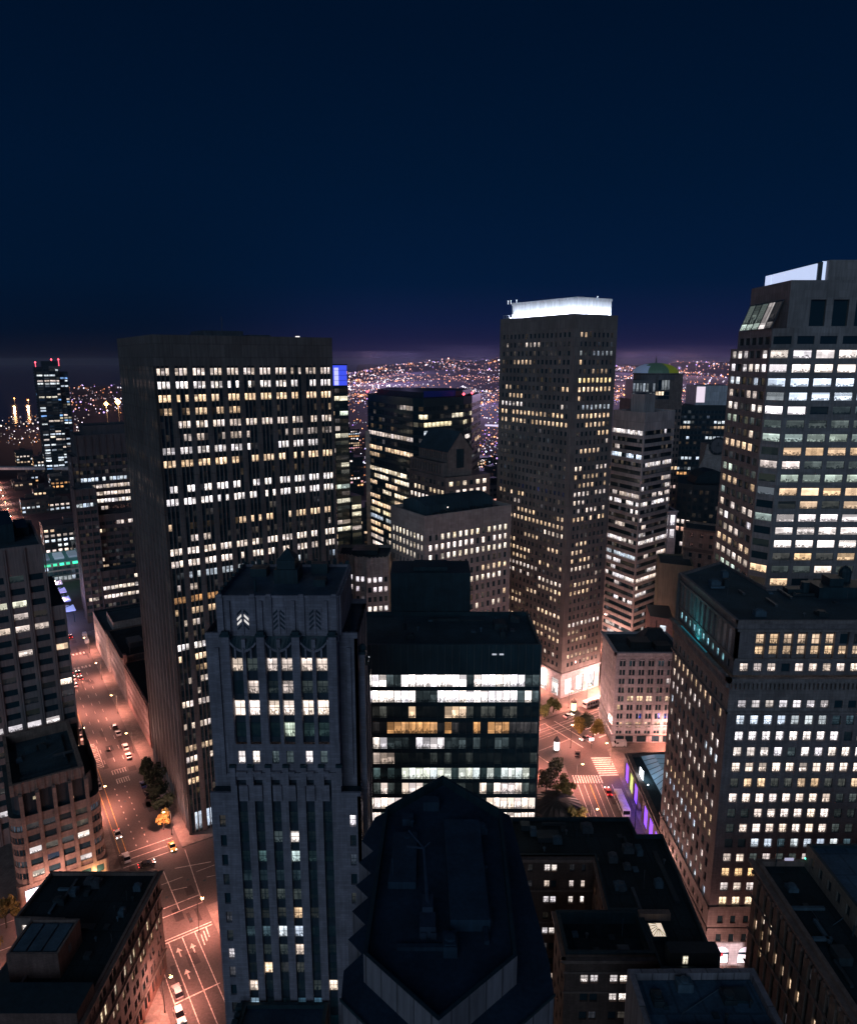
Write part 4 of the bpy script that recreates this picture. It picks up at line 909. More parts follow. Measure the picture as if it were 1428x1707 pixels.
# ================================================================== red brick block bottom left
def red_brick_block():
    B = Bld('brick_block', 'red brick block with black roof, tile roofed penthouse and arched windows on its street side', 'office building', (-78, 135), [M_D, M_DK, M_DT, BLACK], cap=60)
    z = 28.0; X = -65.8; Y1 = 153.0; Y0 = 104.0
    lit = Lit(91, .25, ((WARM, 1), (NEUT, 1)), (.5, .9), rows={1: (.7, (1, .80, .55), .8), 0: (.05, WARM, .4), 2: (.35, WARM, .6), 3: (.15, WARM, .5)}, dim=.35, run=.8)
    L = Y1 - Y0
    rows = [(23.4, 25.4), (18.4, 21.6), (14.4, 16.6), (10.6, 12.8), (6.8, 9.0), (1.2, 4.8)]
    cols = [(1.6 + 4.8 * i + k, 1.6 + 4.8 * i + k + 1.25) for i in range(10) for k in (0, 1.75)]
    B.fac((X, Y0), (X, Y1), 0, z, cols, rows, .35, 'punch', lit, style=1)
    for zz, o, m in ((27.2, .9, 2), (26.6, .5, 2), (22.3, .45, 2), (17.3, .3, 2), (5.6, .4, 2)): B.band((X, Y0), (X, Y1), zz, zz + .45, o, m)
    for i in range(10):                                         # arches over the piano nobile
        c = Y0 + 1.6 + 4.8 * i + 1.5
        pts = [(X + .12, c + 1.55 * math.cos(math.pi * k / 8), 21.5 + .75 * math.sin(math.pi * k / 8)) for k in range(9)]
        for a, b in zip(pts, pts[1:]): B.mb.quad(a, b, (b[0], b[1], b[2] + .35), (a[0], a[1], a[2] + .35), 2)
    P = [(-81.8, Y0), (X, Y0), (X, Y1), (-92, Y1), (-92.5, 138), (-81.8, 137.6)]
    B.walls(P, 0, z, 0, skip=(1, 4)); B.roof(P, z, .8, .6, BLACKR, 2); clutter(B, -72, -68, 120, 150, z - .8, 9, 17); clutter(B, -88, -74, 140, 151, z - .8, 8, 18)
    B.fac((-92.5, 138), (-81.8, 137.6), 14, z, [(1.4, 2.6), (3.0, 4.2), (6.0, 7.1)], [(24.2, 26.2), (20.6, 22.8)], .3, 'punch', Lit(92, .8, rows={0: (.85, WHITE, .9)}, dim=.5), style=1, m=2)
    B.walls([(-92.5, 104), (-81.8, 104), (-81.8, 137.6), (-92.5, 137.6)], 0, 21.0); B.mb.poly([(-92.5, 104, 21), (-81.8, 104, 21), (-81.8, 137.6, 21), (-92.5, 137.6, 21)], 3)
    # front wall under the roof edge
    F0 = [(-88.5, 112.0), (X - .1, 112.0), (X - .1, 118.9), (-88.5, 118.9)]
    B.walls(F0, 20, 30.2); B.mb.poly([(*p, 30.2) for p in F0], 3)
    # penthouse
    H = [(-85.0, 122.8), (-74.6, 122.8), (-74.6, 132.2), (-85.0, 132.2)]
    B.walls(H, 20.9, 33.0); B.roof(H, 33.0, .6, .5, TILER, 2)
    m = MB()
    for k in range(3): m.prism(rectxy(-84.3 + k * 3.1, -81.7 + k * 3.1, 124, 131), 32.4, 32.8)
    B.part('roof_panel', m, [ROOF2]); m = MB(); m.box((-76, 136, 27.2), 5, 1.4, .6); m.box((-71.5, 128, 27.2), 1.4, 1.4, .9); m.box((-80, 146, 27.2), 1.2, 1.2, .8); B.part('roof_plant', m, [M_DK2])
    m = MB(); m.box((-74.54, 127.2, 29.6), .08, 1.0, 1.6); B.part('hatch', m, [METAL])
TILER = surf('slate_grey_roof', (.10, .13, .155), .85, .25, .4)
red_brick_block()

# ================================================================== rounded brown deco block (left)
def rounded(a0, a1, b0, b1, r, n=5):
    pts = []
    for k in range(n + 1):
        t = math.pi + math.pi / 2 * k / n; pts.append(S(a0 + r + r * math.cos(t), b0 + r + r * math.sin(t)))
    for k in range(n + 1):
        t = -math.pi / 2 + math.pi / 2 * k / n; pts.append(S(a1 - r + r * math.cos(t), b0 + r + r * math.sin(t)))
    return pts + [S(a1, b1), S(a0, b1)]
def rounded_block():
    B = Bld('deco_block', 'brown terracotta block with rounded corners, colonnaded top and sunken roof', 'office building', S(-37, 8), [M_C, M_DK, M_DK2, BLACK], cap=70)
    a0, a1, b0, b1 = -48.3, -25.4, -8.4, 24; r = 3.4
    rows = [(10.6 + 3.65 * k - .95, 10.6 + 3.65 * k + .95) for k in range(5)]
    lit = Lit(101, .3, ((NEUT, 1), (COOL, 1), (BLUE, 1)), (.3, .8), rows={1: (.4, WHITE, .9), 2: (.3, WHITE, .9), 3: (.3, (.3, .45, .9), .5)}, dim=.6, run=.2)
    top = 28.6
    P = rounded(a0, a1, b0, b1, r)
    f0, f1 = S(a0 + r, b0), S(a1 - r, b0); L = dist(f0, f1); nb = 4
    pb = L / nb
    # flat front: windows between piers
    cols = [(pb * i + .55, pb * (i + 1) - .55) for i in range(nb)]
    B.fac(f0, f1, 8.2, top, cols, rows, .35, 'punch', lit)
    for q in (list(zip(P[6:11], P[7:12])), list(zip(P[0:5], P[1:6]))):
        for k, (a, b) in enumerate(q):
            l = dist(a, b); B.fac(a, b, 8.2, top, [(0.02, l - .02)], rows, .3, 'punch', Lit(102, .15, ((COOL, 1),), (.3, .5), dim=.4, run=0))
    B.fac(P[12], P[0], 8.2, top, cols_n(b1 - b0 - r, 5, .75, .5), rows, .35, 'punch', Lit(103, .2, dim=.4))
    B.wall(P[11], P[12], 0, 37.0); B.wall(P[12], P[13] if len(P) > 13 else P[0], 0, 8.2)
    for i in range(nb + 1):                                      # piers running up through the colonnade
        q = Vector(f0) + (Vector(f1) - Vector(f0)) * (i / nb); n = Vector((math.sin(GA), -math.cos(GA)))
        c = q + n * .1; B.mb.box((c.x, c.y, 8.2), .95, .6, 26.8, GA)
        c2 = q - n * .8; B.mb.box((c2.x, c2.y, 28), .85, 1.6, 7.4, GA)
    # base
    Q = rounded(a0 - .3, a1 + .3, b0 - .3, b1, .9)
    for i in range(len(Q) - 1):
        a, b = Q[i], Q[i + 1]
        if dist(a, b) > 12 and i == 5:
            B.fac(a, b, 0, 8.2, [(1.6, 7.2), (10.5, 13.6), (15.4, 17.8), (19.2, 21.2)], [(4.6, 6.9)], .3, 'punch', DARK)
        else: B.wall(a, b, 0, 8.2)
    B.mb.poly([(*p, 8.2) for p in Q], 0)
    m = MB(); e0 = S(a0 + 1.6, b0 - .38); e1 = S(a0 + 7.0, b0 - .38)
    m.quad((*e0, .2), (*e1, .2), (*e1, 6.6), (*e0, 6.6)); B.part('lit_entrance', m, [glow('entrance_light', (.95, .88, 1), 1.4)])
    # dark colonnade zone, parapet and sunken roof
    D = rounded(a0 + 1.2, a1 - 1.5, b0 + 1.2, b1, r)
    B.walls(D, top, 35.2, 2, skip=(11,)); B.mb.poly([(*p, top) for p in P], 3)
    for z in (31.5,):
        for a, b in zip(D[5:7], D[6:8]):
            pass
    B.w.append((tuple((*S(-42 + dx, b0 + 1.15), z) for dx, z in ((0, 32.3), (1.3, 32.3), (1.3, 33.3), (0, 33.3))), (.55, .45, .3), .3, 0, (math.sin(GA), -math.cos(GA))))
    B.w.append((tuple((*S(-33 + dx, b0 + 1.15), z) for dx, z in ((0, 29.3), (.8, 29.3), (.8, 29.9), (0, 29.9))), (1.2, .7, .35), .5, 0, (math.sin(GA), -math.cos(GA))))
    E = rect(-47.2, -28.9, -7.6, 24)
    B.walls(E, 35.0, 38.3); B.roof(E, 38.3, 3.0, .9, ROOF); clutter(B, -46, -31, 4, 22, 36.2, 7, 19, True)
    e0, e1 = E[0], E[1]
    for i in range(10):
        q = Vector(e0) + (Vector(e1) - Vector(e0)) * ((i + .5) / 10); n = Vector((math.sin(GA), -math.cos(GA))); q = q + n * .1; B.mb.box((q.x, q.y, 35), .3, .35, 3.2, GA)
    m = MB(); m.prism(rect(-44, -32, 2, 20), 35.2, 36.4); m.prism(rect(-42, -39, 12, 15), 36.4, 37.4); m.prism(rect(-44.3, -31.6, -1.2, -.4), 35.3, 36.0); B.part('roof_deck', m, [ROOF])
    m = MB(); q = S(a1 - 3.8, b0 - .75); m.octa((*q, 4.6), .32); B.part('wall_lantern', m, [glow('lantern', (1, .72, .35), 30)])
    pl = bpy.data.lights.new('lantern_light', 'POINT'); pl.energy = 2600; pl.color = (1, .55, .25); pl.shadow_soft_size = .4
    po = bpy.data.objects.new('lantern_light', pl); COL.objects.link(po); po.parent = B.root; q = S(a1 - 3.8, b0 - 1.6); po.location = Vector((*q, 4.6)) - B.root.location
rounded_block()

# ================================================================== mauve office block behind it (far left)
def pier_block():
    B = Bld('office_block', 'mauve brown office block with vertical piers at the left edge', 'office building', S(-45, 45), [M_B, M_DK, M_DK2, BLACK], cap=96)
    b0 = 27.0; zt = 95.5
    rows = [(84.6 - 3.95 * k, 86.6 - 3.95 * k) for k in range(21)]
    FR = {0: (.5, (.7, .9, .85), .25), 1: (.25, COOL, .4), 2: (.7, (1, .95, .7), .7), 3: (.4, NEUT, .4), 4: (.5, NEUT, .7), 5: (.3, NEUT, .8), 6: (.35, NEUT, .7), 7: (.3, (.8, 1, .9), .5), 10: (.3, WHITE, .8), 11: (.3, (1, .9, .5), .7), 12: (.6, WHITE, .7), 13: (.6, WHITE, .7)}
    lit = Lit(111, .3, ((NEUT, 2), (WHITE, 1)), (.4, .8), rows=FR, dim=.4, run=.25)
    a = [-72, -30.4]; L = 41.6; nb = 8; p = L / nb
    cols = [(p * i + .75, p * (i + 1) - .75) for i in range(nb)]
    B.fac(S(a[0], b0), S(a[1], b0), 0, zt, cols, rows, .4, 'punch', lit)
    for i in range(nb + 1):
        for da in (-.28, .28):
            q = S(a[0] + p * i + da, b0 - .22); B.mb.box((*q, 0), .42, .5, zt - .4, GA)
    P = rect(a[0], a[1], b0, b0 + 40); B.walls(P, 0, zt, skip=(0,)); B.roof(P, zt, .8, .6, ROOF)
    B.fac(S(-30.4, b0), S(-26, b0), 0, 75.4, [(.7, 3.9)], [r for r in rows if r[1] < 74], .4, 'punch', Lit(112, .4, dim=.4, run=0))
    W = rect(-30.3, -26, b0, b0 + 36); B.walls(W, 0, 75.4, skip=(0,)); B.roof(W, 75.4, .5, .4, ROOF, 3)
    m = MB(); m.prism(rect(-70, -37, 38, 62), 94.5, 100.5); m.prism(rect(-36, -32.5, 45, 60), 94.5, 97.5); B.part('roof_plant', m, [BLACK])
pier_block()

# ================================================================== beige punched-window block (middle)
def beige_block():
    B = Bld('office_block', 'beige granite block with rows of lit punched windows below a blank parapet', 'office building', S(110, 12), [M_Q, M_DK, M_DK2], cap=90)
    a0, a1, b0, b1, zr = 90.2, 130.6, .3, 25.2, 94.6
    rows = [(86.0 - 3.75 * k - 1.15, 86.0 - 3.75 * k + 1.1) for k in range(22)]
    n = 14; c = cols_n(a1 - a0, n, .48, 1.1, 1.3)
    FR = {0: (.72, (1, .84, .62), 1.3), 1: (.65, NEUT, 1.2), 2: (.85, (1, .86, .68), 1.3), 3: (.12, WARM, .6), 4: (.55, (1, .7, .45), .9), 5: (.8, (1, .85, .7), 1.2), 6: (.25, WARM, .7), 7: (.4, WARM, .8), 8: (.4, NEUT, .8)}
    FL = {0: (.95, (1, .88, .7), 1.2), 1: (.7, (1, .86, .7), 1.1), 2: (.97, (1, .86, .68), 1.2), 3: (.05, WARM, .5), 4: (.85, (1, .7, .5), .8), 5: (.6, WARM, .8)}
    B.fac(S(a0, b0), S(a1, b0), 0, zr, c, rows, .35, 'punch', Lit(121, .4, ((WARM, 1), (NEUT, 1)), (.6, 1), rows=FR, dim=.35, run=.75))
    B.fac(S(a0, b1), S(a0, b0), 0, zr, cols_n(b1 - b0, 9, .48, 1, 1), rows, .35, 'punch', Lit(122, .4, rows=FL, dim=.3, run=.75))
    for i in range(n + 1):
        u = 1.1 + (a1 - a0 - 2.4) / n * i; q = S(a0 + u, b0 - .08); B.mb.box((*q, 0), .3, .2, 87.6, GA)
    P = rect(a0, a1, b0, b1); B.wall(P[1], P[2], 0, zr); B.wall(P[2], P[3], 0, zr); B.roof(P, zr, 1.4, .7, M_DK2)
    m = MB(); c0 = rect(a0 + 4, a1 - 5, 6, b1 - 3); m.prism(c0, 93.2, 97.0)
    arc = [(6 + (b1 - 9) * k / 6) for k in range(7)]
    for k in range(6):
        z0 = 97 + 1.6 * math.sin(math.pi * k / 6); z1 = 97 + 1.6 * math.sin(math.pi * (k + 1) / 6)
        m.quad((*S(a0 + 4, arc[k]), z0), (*S(a1 - 5, arc[k]), z0), (*S(a1 - 5, arc[k + 1]), z1), (*S(a0 + 4, arc[k + 1]), z1))
    m.poly([(*S(a1 - 5, arc[k]), 97 + 1.6 * math.sin(math.pi * k / 6)) for k in range(7)]); m.poly([(*S(a0 + 4, arc[k]), 97 + 1.6 * math.sin(math.pi * k / 6)) for k in reversed(range(7))])
    B.part('barrel_roof', m, [ROOF]); m = MB()
    for i in range(9): m.prism(rect(a0 + 6 + i * 3.4, a0 + 8 + i * 3.4, 2.4, 4.2), 93.2, 94.6 + .5 * (i % 2))
    B.part('roof_plant', m, [M_DK2]); m = MB(); m.octa((*S(a0 + 13, 4.6), 95.8), .3); B.part('roof_lamp', m, [glow('plant_lamp', (1, .8, .7), 2.0)])
beige_block()

# ================================================================== gabled tower behind it
def gabled_tower():
    B = Bld('gabled_tower', 'brown postmodern tower with steep gabled top house over lit storeys', 'skyscraper', S(140, 60), [M_Q2, M_DK, M_DK2], cap=60)
    a0, a1, b0, b1 = 128.5, 153, 43.0, 74.0
    Lx = Lit(131, .6, ((NEUT, 1), ((1, .8, .6), 1)), (.9, 1.3), dim=.3, run=.6)
    rows = [(96.5 - 3.9 * k - 1.2, 96.5 - 3.9 * k + .9) for k in range(20)]
    B.fac(S(a0, b0), S(a1, b0), 0, 99.5, cols_n(a1 - a0, 6, .55, 1.2), rows, .3, 'punch', Lx)
    B.fac(S(a0, b1), S(a0, b0), 0, 99.5, cols_n(b1 - b0, 9, .6, 1.0), rows, .3, 'punch', Lit(132, .65, ((NEUT, 1), ((1, .75, .5), 1)), (.8, 1.2), dim=.3))
    P = rect(a0, a1, b0, b1); B.wall(P[1], P[2], 0, 99.5); B.wall(P[2], P[3], 0, 99.5); B.mb.poly([(*p, 99.5) for p in P], 2)
    c0, c1, d0, d1 = a0 + .6, a1 - 9, b0 + 3.2, b1 - .5
    Q = rect(c0, c1, d0, d1)
    B.fac(Q[3], Q[0], 99.5, 105.6, cols_n(d1 - d0, 11, .5, 1.2), [(100.6, 104.4)], .5, 'punch', DARK); B.walls(Q, 99.5, 105.6, skip=(3,)); B.mb.poly([(*p, 105.6) for p in Q], 2)
    e0, e1, f0, f1 = a0 + 2.6, a1 - 10.5, b0 + 2.0, b1 - 5
    e0, e1 = a0 + 2.6, a0 + 15.6
    U = rect(e0, e1, f0, f1)
    B.fac(U[3], U[0], 105.6, 110.8, cols_n(f1 - f0, 12, .5, 1), [(106.8, 109.6)], .4, 'punch', DARK)
    # gable wall facing the avenue and the roof behind it
    em = (e0 + e1) / 2; zg = 119.0; g = [(*S(e0, f0), 99.5), (*S(e1, f0), 99.5), (*S(e1, f0), 110.8), (*S(em, f0), zg), (*S(e0, f0), 110.8)]
    B.mb.poly(g, 0); w0, w1 = em - 2.1, em + 2.1
    B.mb.quad((*S(w0, f0 - .05), 103), (*S(w1, f0 - .05), 103), (*S(w1, f0 - .05), 111.5), (*S(w0, f0 - .05), 111.5), 1)
    for k in (-1, 0, 1): B.mb.box((*S(em + k * 1.4, f0 - .1), 103), .18, .2, 8.5, GA, 2)
    B.wall(U[1], U[2], 99.5, 110.8); B.mb.poly([(*S(e1, f1), 99.5), (*S(e0, f1), 99.5), (*S(e0, f1), 110.8), (*S(em, f1), zg), (*S(e1, f1), 110.8)], 0)
    m = MB()
    m.quad((*S(e0 - .5, f1 + .4), 110.4), (*S(e0 - .5, f0 - .5), 110.4), (*S(em, f0 - .5), zg + .25), (*S(em, f1 + .4), zg + .25)); m.quad((*S(em, f1 + .4), zg + .25), (*S(em, f0 - .5), zg + .25), (*S(e1 + .5, f0 - .5), 110.4), (*S(e1 + .5, f1 + .4), 110.4))
    B.part('roof', m, [ROOF])
M_Q2 = surf('dark_beige_stone', (.27, .22, .20), .75, .15, .12, block=(1.8, 1.2), mortar=.8)
gabled_tower()

# ================================================================== dark glass tower behind the gabled one
def dark_glass_tower():
    B = Bld('glass_tower', 'dark glass tower with chamfered corners, red roof beacons and warm lit top floors', 'skyscraper', S(130, 70), [M_DK, M_DK2, M_TAN, BLACK], cap=70)
    P = [(-7.6, 352.0), (-2.3, 347.0), (17.7, 366.0), (22.7, 378.0), (29.4, 410.0), (-26.5, 430.0), (-33.3, 396.0)]
    zr = 132.0
    rows = [(128.0 - 3.85 * k - 2.2, 128.0 - 3.85 * k) for k in range(33)]
    FR = {0: (.1, WARM, .5), 1: (.75, (1, .85, .6), 1.2), 2: (.7, (1, .85, .55), .9), 3: (.45, COOL, .8), 4: (.35, WHITE, 1.1), 5: (.05, NEUT, .4), 6: (.05, NEUT, .4)}
    for i in range(3):
        a, b = P[i], P[i + 1]; L = dist(a, b); n = max(2, int(L / 2.6))
        B.fac(a, b, 0, zr, cols_n(L, n, .85, .1), rows, .1, 'horz', Lit(141 + i, .3, ((NEUT, 1), ((1, .85, .6), 1)), (.5, 1), rows=FR, dim=.3, run=.8), msp=1)
    FL = {0: (.3, NEUT, .3), 1: (.3, NEUT, .4), 2: (.3, NEUT, .4), 7: (.5, WARM, .5), 8: (.3, NEUT, .5), 9: (.9, (1, .82, .6), 1.1), 10: (.95, (1, .82, .6), 1.1), 11: (.6, WARM, .9), 12: (.8, (1, .8, .55), 1), 13: (.9, WARM, 1), 14: (.95, WARM, 1.1), 15: (.9, (1, .8, .5), 1.1), 16: (.6, COOL, .6), 17: (.9, WARM, 1), 18: (.8, WARM, 1)}
    a, b = P[6], P[0]; L = dist(a, b)
    B.fac(a, b, 0, zr, cols_n(L, 15, .85, .1), rows, .1, 'horz', Lit(145, .7, ((WARM, 1), (NEUT, 1)), (.6, 1.1), rows=FL, dim=.35, run=.8), msp=1)
    a, b = P[3], P[4]; B.fac(a, b, 0, zr, cols_n(dist(a, b), 12, .85, .1), rows, .1, 'horz', Lit(146, .3, ((WARM, 1), (NEUT, 1)), (.6, 1.1), dim=.3, run=.8), msp=1)
    B.walls(P, 0, zr, skip=(0, 1, 2, 3, 6)); B.roof(P, zr, 1.0, .5, ROOF)
    m = MB(); m.prism(inset(P, 5), 131, 134.6); B.part('roof_plant', m, [M_DK2])
    m = MB(); q = inset(P, 4.8); m.quad((*q[1], 132.2), (*q[2], 132.2), (*q[2], 135.2), (*q[1], 135.2)); B.part('blue_screen', m, [glow('blue_screen_light', (.005, .012, .10), .25)])
    m = MB()
    for p in (P[6], P[2], P[3]): m.octa((*p, 133.3), .75)
    B.part('beacon', m, [glow('red_beacon', (1, .08, .12), 5)])
    m = MB(); m.prism([(P[6][0] - 1.4, P[6][1] - 1.6), (P[6][0] + 1.2, P[6][1] - 1.8), (P[6][0] + 1.2, P[6][1] + .4), (P[6][0] - 1.4, P[6][1] + .4)], 0, 112); B.part('stair_shaft', m, [M_Q])
dark_glass_tower()

def blue_lantern_tower():
    B = Bld('glass_tower', 'slim glass tower topped by a glowing blue lantern beside the bronze tower', 'skyscraper', S(124, 140), [M_DK, M_DK2, M_GREEN], cap=60)
    rows = [(135.5 - 3.9 * k - 2.3, 135.5 - 3.9 * k) for k in range(35)]
    P = rect(117.5, 125.6, 130, 150)
    L = Lit(151, .6, (((1, .9, .65), 2), (NEUT, 1), ((.8, .95, .85), 1)), (.6, 1.1), dim=.6, run=.5)
    B.fac(P[0], P[1], 0, 137, [(.3, 2.9), (3.2, 7.8)], rows, .1, 'horz', L, msp=1); B.fac(P[3], P[0], 0, 137, cols_n(20, 6, .85), rows, .1, 'horz', Lit(152, .3, dim=.3), msp=1)
    B.walls(P, 0, 137, skip=(0, 3)); B.mb.poly([(*p, 137) for p in P], 1)
    P2 = rect(125.6, 131.4, 128.5, 150)
    B.fac(P2[0], P2[1], 0, 78, [(.2, 5.6)], [r for r in rows if r[1] < 77], .1, 'horz', Lit(153, .75, (((1, .9, .65), 2), (NEUT, 1)), (.7, 1.1), dim=.7), msp=1); B.walls(P2, 0, 78, skip=(0,)); B.mb.poly([(*p, 78) for p in P2], 1)
    m = MB(); Q = inset(P, .3); r = 2.0
    m.prism(Q, 137, 147.4); B.part('lantern', m, [glow('blue_lantern_skin', (.06, .10, .95), .85, sample=True)])
    m = MB(); m.quad((*S(117.9, 130.2), 137.3), (*S(120.4, 130.2), 137.3), (*S(120.4, 130.2), 146.2), (*S(117.9, 130.2), 146.2)); B.part('lantern_panel', m, [glow('pale_lantern_panel', (.55, .55, 1), 1.1)])
    m = MB()
    for k in range(4): m.prism(rect(117.6, 125.5, 130.05, 130.25), 137 + k * 2.6, 137.15 + k * 2.6)
    m.prism(inset(P, .1), 147.4, 148.0); B.part('lantern_frame', m, [M_DK2])
blue_lantern_tower()

def dark_blue_block():
    B = Bld('office_block', 'dark blue office block with ribbon floors behind the pale concrete shaft', 'office building', S(118, 190), [M_DK, M_DK2], cap=30)
    P = rect(108, 143, 170, 200); rows = [(126 - 4.2 * k - 2, 126 - 4.2 * k) for k in range(28)]
    for i, j, L, sd in ((0, 1, 35, 161), (3, 0, 30, 162)):
        B.fac(P[i], P[j], 0, 129, cols_n(L, 12, .9), rows, .15, 'horz', Lit(sd, .3, (((.15, .3, .55), 2), (COOL, 1), (BLUE, 1)), (.2, .8), dim=.35, run=.85), msp=1)
    B.walls(P, 0, 129, skip=(0, 3)); B.roof(P, 129, 1, .5)
dark_blue_block()

def castellated_block():
    B = Bld('castellated_block', 'small cream block with castellated parapet and white lit arches behind the pale stepped tower', 'office building', S(60, 40), [M_O2, M_DK, M_DK2], cap=40)
    pts = [(-35.5, 270), (-29, 267.5), (-28.5, 265.5), (-24.2, 265), (-23.8, 263.2), (-15.2, 265.5), (-14.0, 285), (-36, 285)]
    zr = 76.0
    r = [(66.3 - 3.9 * k, 68.4 - 3.9 * k) for k in range(17)]
    for i in range(5):
        a, b = pts[i], pts[i + 1]; L = dist(a, b)
        if L < 3: B.wall(a, b, 0, zr); continue
        B.fac(a, b, 0, zr, cols_n(L, max(1, round(L / 2.2)), .58, .2), r, .3, 'punch', Lit(171 + i, .35, ((WHITE, 1), ((1, .85, .9), 1)), (.7, 1.2), rows={0: (1, (1, .9, .95), 1.4), 4: (.9, WHITE, 1.1)}, dim=.4))
        d = Vector(b) - Vector(a); k = int(L / 1.3)
        for j in range(k):
            q = Vector(a) + d * ((j + .5) / k); B.mb.box((q.x, q.y - .1, 69), .45, .5, zr - 69 + .5, math.atan2(d.y, d.x))
    B.walls(pts, 0, zr, skip=(0, 1, 2, 3, 4)); B.roof(pts, zr, 1.2, .6)
    m = MB(); m.prism([(-30, 272), (-20, 272), (-20, 280), (-30, 280)], 75, 77); B.part('roof_plant', m, [BLACK])
M_O2 = surf('warm_cream_stone', (.46, .40, .37), .8, .15, .3, block=(1.6, .6), mortar=.75)
castellated_block()

# ================================================================== banded tower and domed tower on the right of the crown tower
def banded_tower():
    B = Bld('banded_tower', 'tan tower of horizontal concrete bands and dark ribbon windows right of the crown tower', 'skyscraper', S(244, 36), [M_M, M_DK2, M_DK2], cap=90)
    a0, a1, b0, b1 = 233.6, 256.0, 24.6, 46.0
    P = [(105.7, 352.4), (126.5, 370.5), (116.1, 390.9), (95.3, 372.8)]; zt = 116.6; zr = 125.0
    rows = [(115.8 - 4.0 * k - 2.25, 115.8 - 4.0 * k) for k in range(29)]; rows = [r for r in rows if r[0] > 2]
    FR = {0: (.55, WHITE, .8), 1: (.1, NEUT, .3), 2: (.15, NEUT, .4), 3: (.1, WHITE, .4), 6: (.15, NEUT, .5), 8: (.5, NEUT, .7), 9: (.6, WHITE, 1.1), 12: (.55, NEUT, .8), 14: (.5, WHITE, 1), 16: (.6, NEUT, .9), 19: (.55, NEUT, 1), 21: (.4, WHITE, 1)}
    FL = {0: (.6, WHITE, 1), 3: (.5, COOL, 1), 7: (.3, NEUT, .6), 8: (.6, NEUT, .6), 9: (.95, WHITE, 1.1), 12: (.8, NEUT, .9), 14: (.6, WHITE, .9), 16: (.6, COOL, .8), 19: (.8, WHITE, 1), 22: (.5, WHITE, 1)}
    B.fac(P[0], P[1], 0, zr, cols_n(dist(P[0], P[1]), 14, .94), rows, .7, 'horz', Lit(181, .18, ((NEUT, 1), (WHITE, 1)), (.4, 1), rows=FR, dim=.35, run=.75), msp=1)
    B.fac(P[3], P[0], 0, zr, cols_n(dist(P[3], P[0]), 13, .94), rows, .7, 'horz', Lit(182, .18, ((NEUT, 1), (WHITE, 1)), (.4, 1), rows=FL, dim=.35, run=.75), msp=1)
    B.wall(P[1], P[2], 0, zr); B.wall(P[2], P[3], 0, zr); B.roof(P, zr, 1.2, .8)
    u = (Vector(P[1]) - Vector(P[0])) / dist(P[0], P[1]); v = (Vector(P[3]) - Vector(P[0])) / dist(P[0], P[3]); C = [tuple(Vector(P[0]) + u * x + v * y) for x, y in ((4.5, 4.5), (14, 4.5), (14, 14), (4.5, 14))]; m = MB(); m.prism(C, 123, 133.5, 0, 1); B.part('roof_house', m, [M_M, BLACK])
banded_tower()

def dome_tower():
    B = Bld('domed_tower', 'far tower with stepped glass top and green and white lit dome', 'skyscraper', (143, 460), [M_Q2, M_DK, M_V, M_DK2], cap=40)
    P = [S(303, 96), S(318, 86), S(331, 79.5), S(340, 100), S(312, 116)]
    P = [(126, 452), (141, 447), (158, 452), (160, 478), (126, 478)]
    rows = [(120 - 4.0 * k - 2, 120 - 4.0 * k) for k in range(28)]
    for i in range(2):
        L = dist(P[i], P[i + 1]); B.fac(P[i], P[i + 1], 0, 126, cols_n(L, int(L / 2.4), .55), rows, .2, 'punch', Lit(191 + i, .18, ((WARM, 2), ((1, .7, .6), 1)), (.6, 1.1), dim=.2), m=0, reveal=False)
    B.walls(P, 0, 126, skip=(0, 1)); B.mb.poly([(*p, 126) for p in P], 3)
    # stepped left shoulder with pale lattice, curved glazed drum above
    Q = [(127, 453), (140, 448.5), (140, 470), (127, 470)]
    B.fac(Q[0], Q[1], 126, 138, cols_n(dist(Q[0], Q[1]), 7, .6), [(127, 130), (131, 136)], .2, 'punch', Lit(193, .5, ((COOL, 1),), (.12, .3), dim=.5), m=2); B.walls(Q, 126, 138, m=2, skip=(0,)); B.mb.poly([(*p, 138) for p in Q], 3)
    Rr = [(140, 448), (149, 449.5), (149, 470), (140, 470)]
    B.fac(Rr[0], Rr[1], 126, 142, cols_n(dist(Rr[0], Rr[1]), 5, .8), [(126.5, 128.4), (128.8, 131), (132, 140)], .2, 'horz', Lit(194, 1, rows={0: (.5, COOL, .25), 1: (1, (1, .75, .5), 1.1), 2: (.7, COOL, .5)}, dim=.5), m=2, msp=1); B.walls(Rr, 126, 142, m=2, skip=(0,)); B.mb.poly([(*p, 142) for p in Rr], 3)
    Tt = [(149, 450), (158, 453), (158, 472), (149, 472)]; B.walls(Tt, 126, 141.5); B.mb.poly([(*p, 141.5) for p in Tt], 3)
    m = MB(); m.lathe((143.5, 462, 138), [(14, 0), (14, 3.4), (14.4, 3.6), (14.4, 4.2)], 20); B.part('drum', m, [M_V])
    m = MB(); n = 20; prof = [(14.0 * math.cos(t), 6.2 * math.sin(t)) for t in [math.pi / 2 * k / 6 for k in range(6)]] + [(.5, 6.2)]
    m.lathe((143.5, 462, 142.2), prof, n)
    for k, f in enumerate(m.f):
        if len(f) == 4:
            c = sum((m.v[i][0] for i in f)) / 4 - 143.5
            m.m[k] = 0 if c < -7 else (1 if c < 3 else 2)
    B.part('dome', m, [glow('white_dome_light', (.40, .52,   .75), .13), glow('green_dome_light', (.08, .16, .12), .14), glow('lime_dome_light', (.30, .36, .04), .15)])
    m = MB(); m.lathe((143.5, 462, 148.2), [(.6, 0), (.4, 2), (.1, 5)], 6); B.part('finial', m, [M_V])
dome_tower()

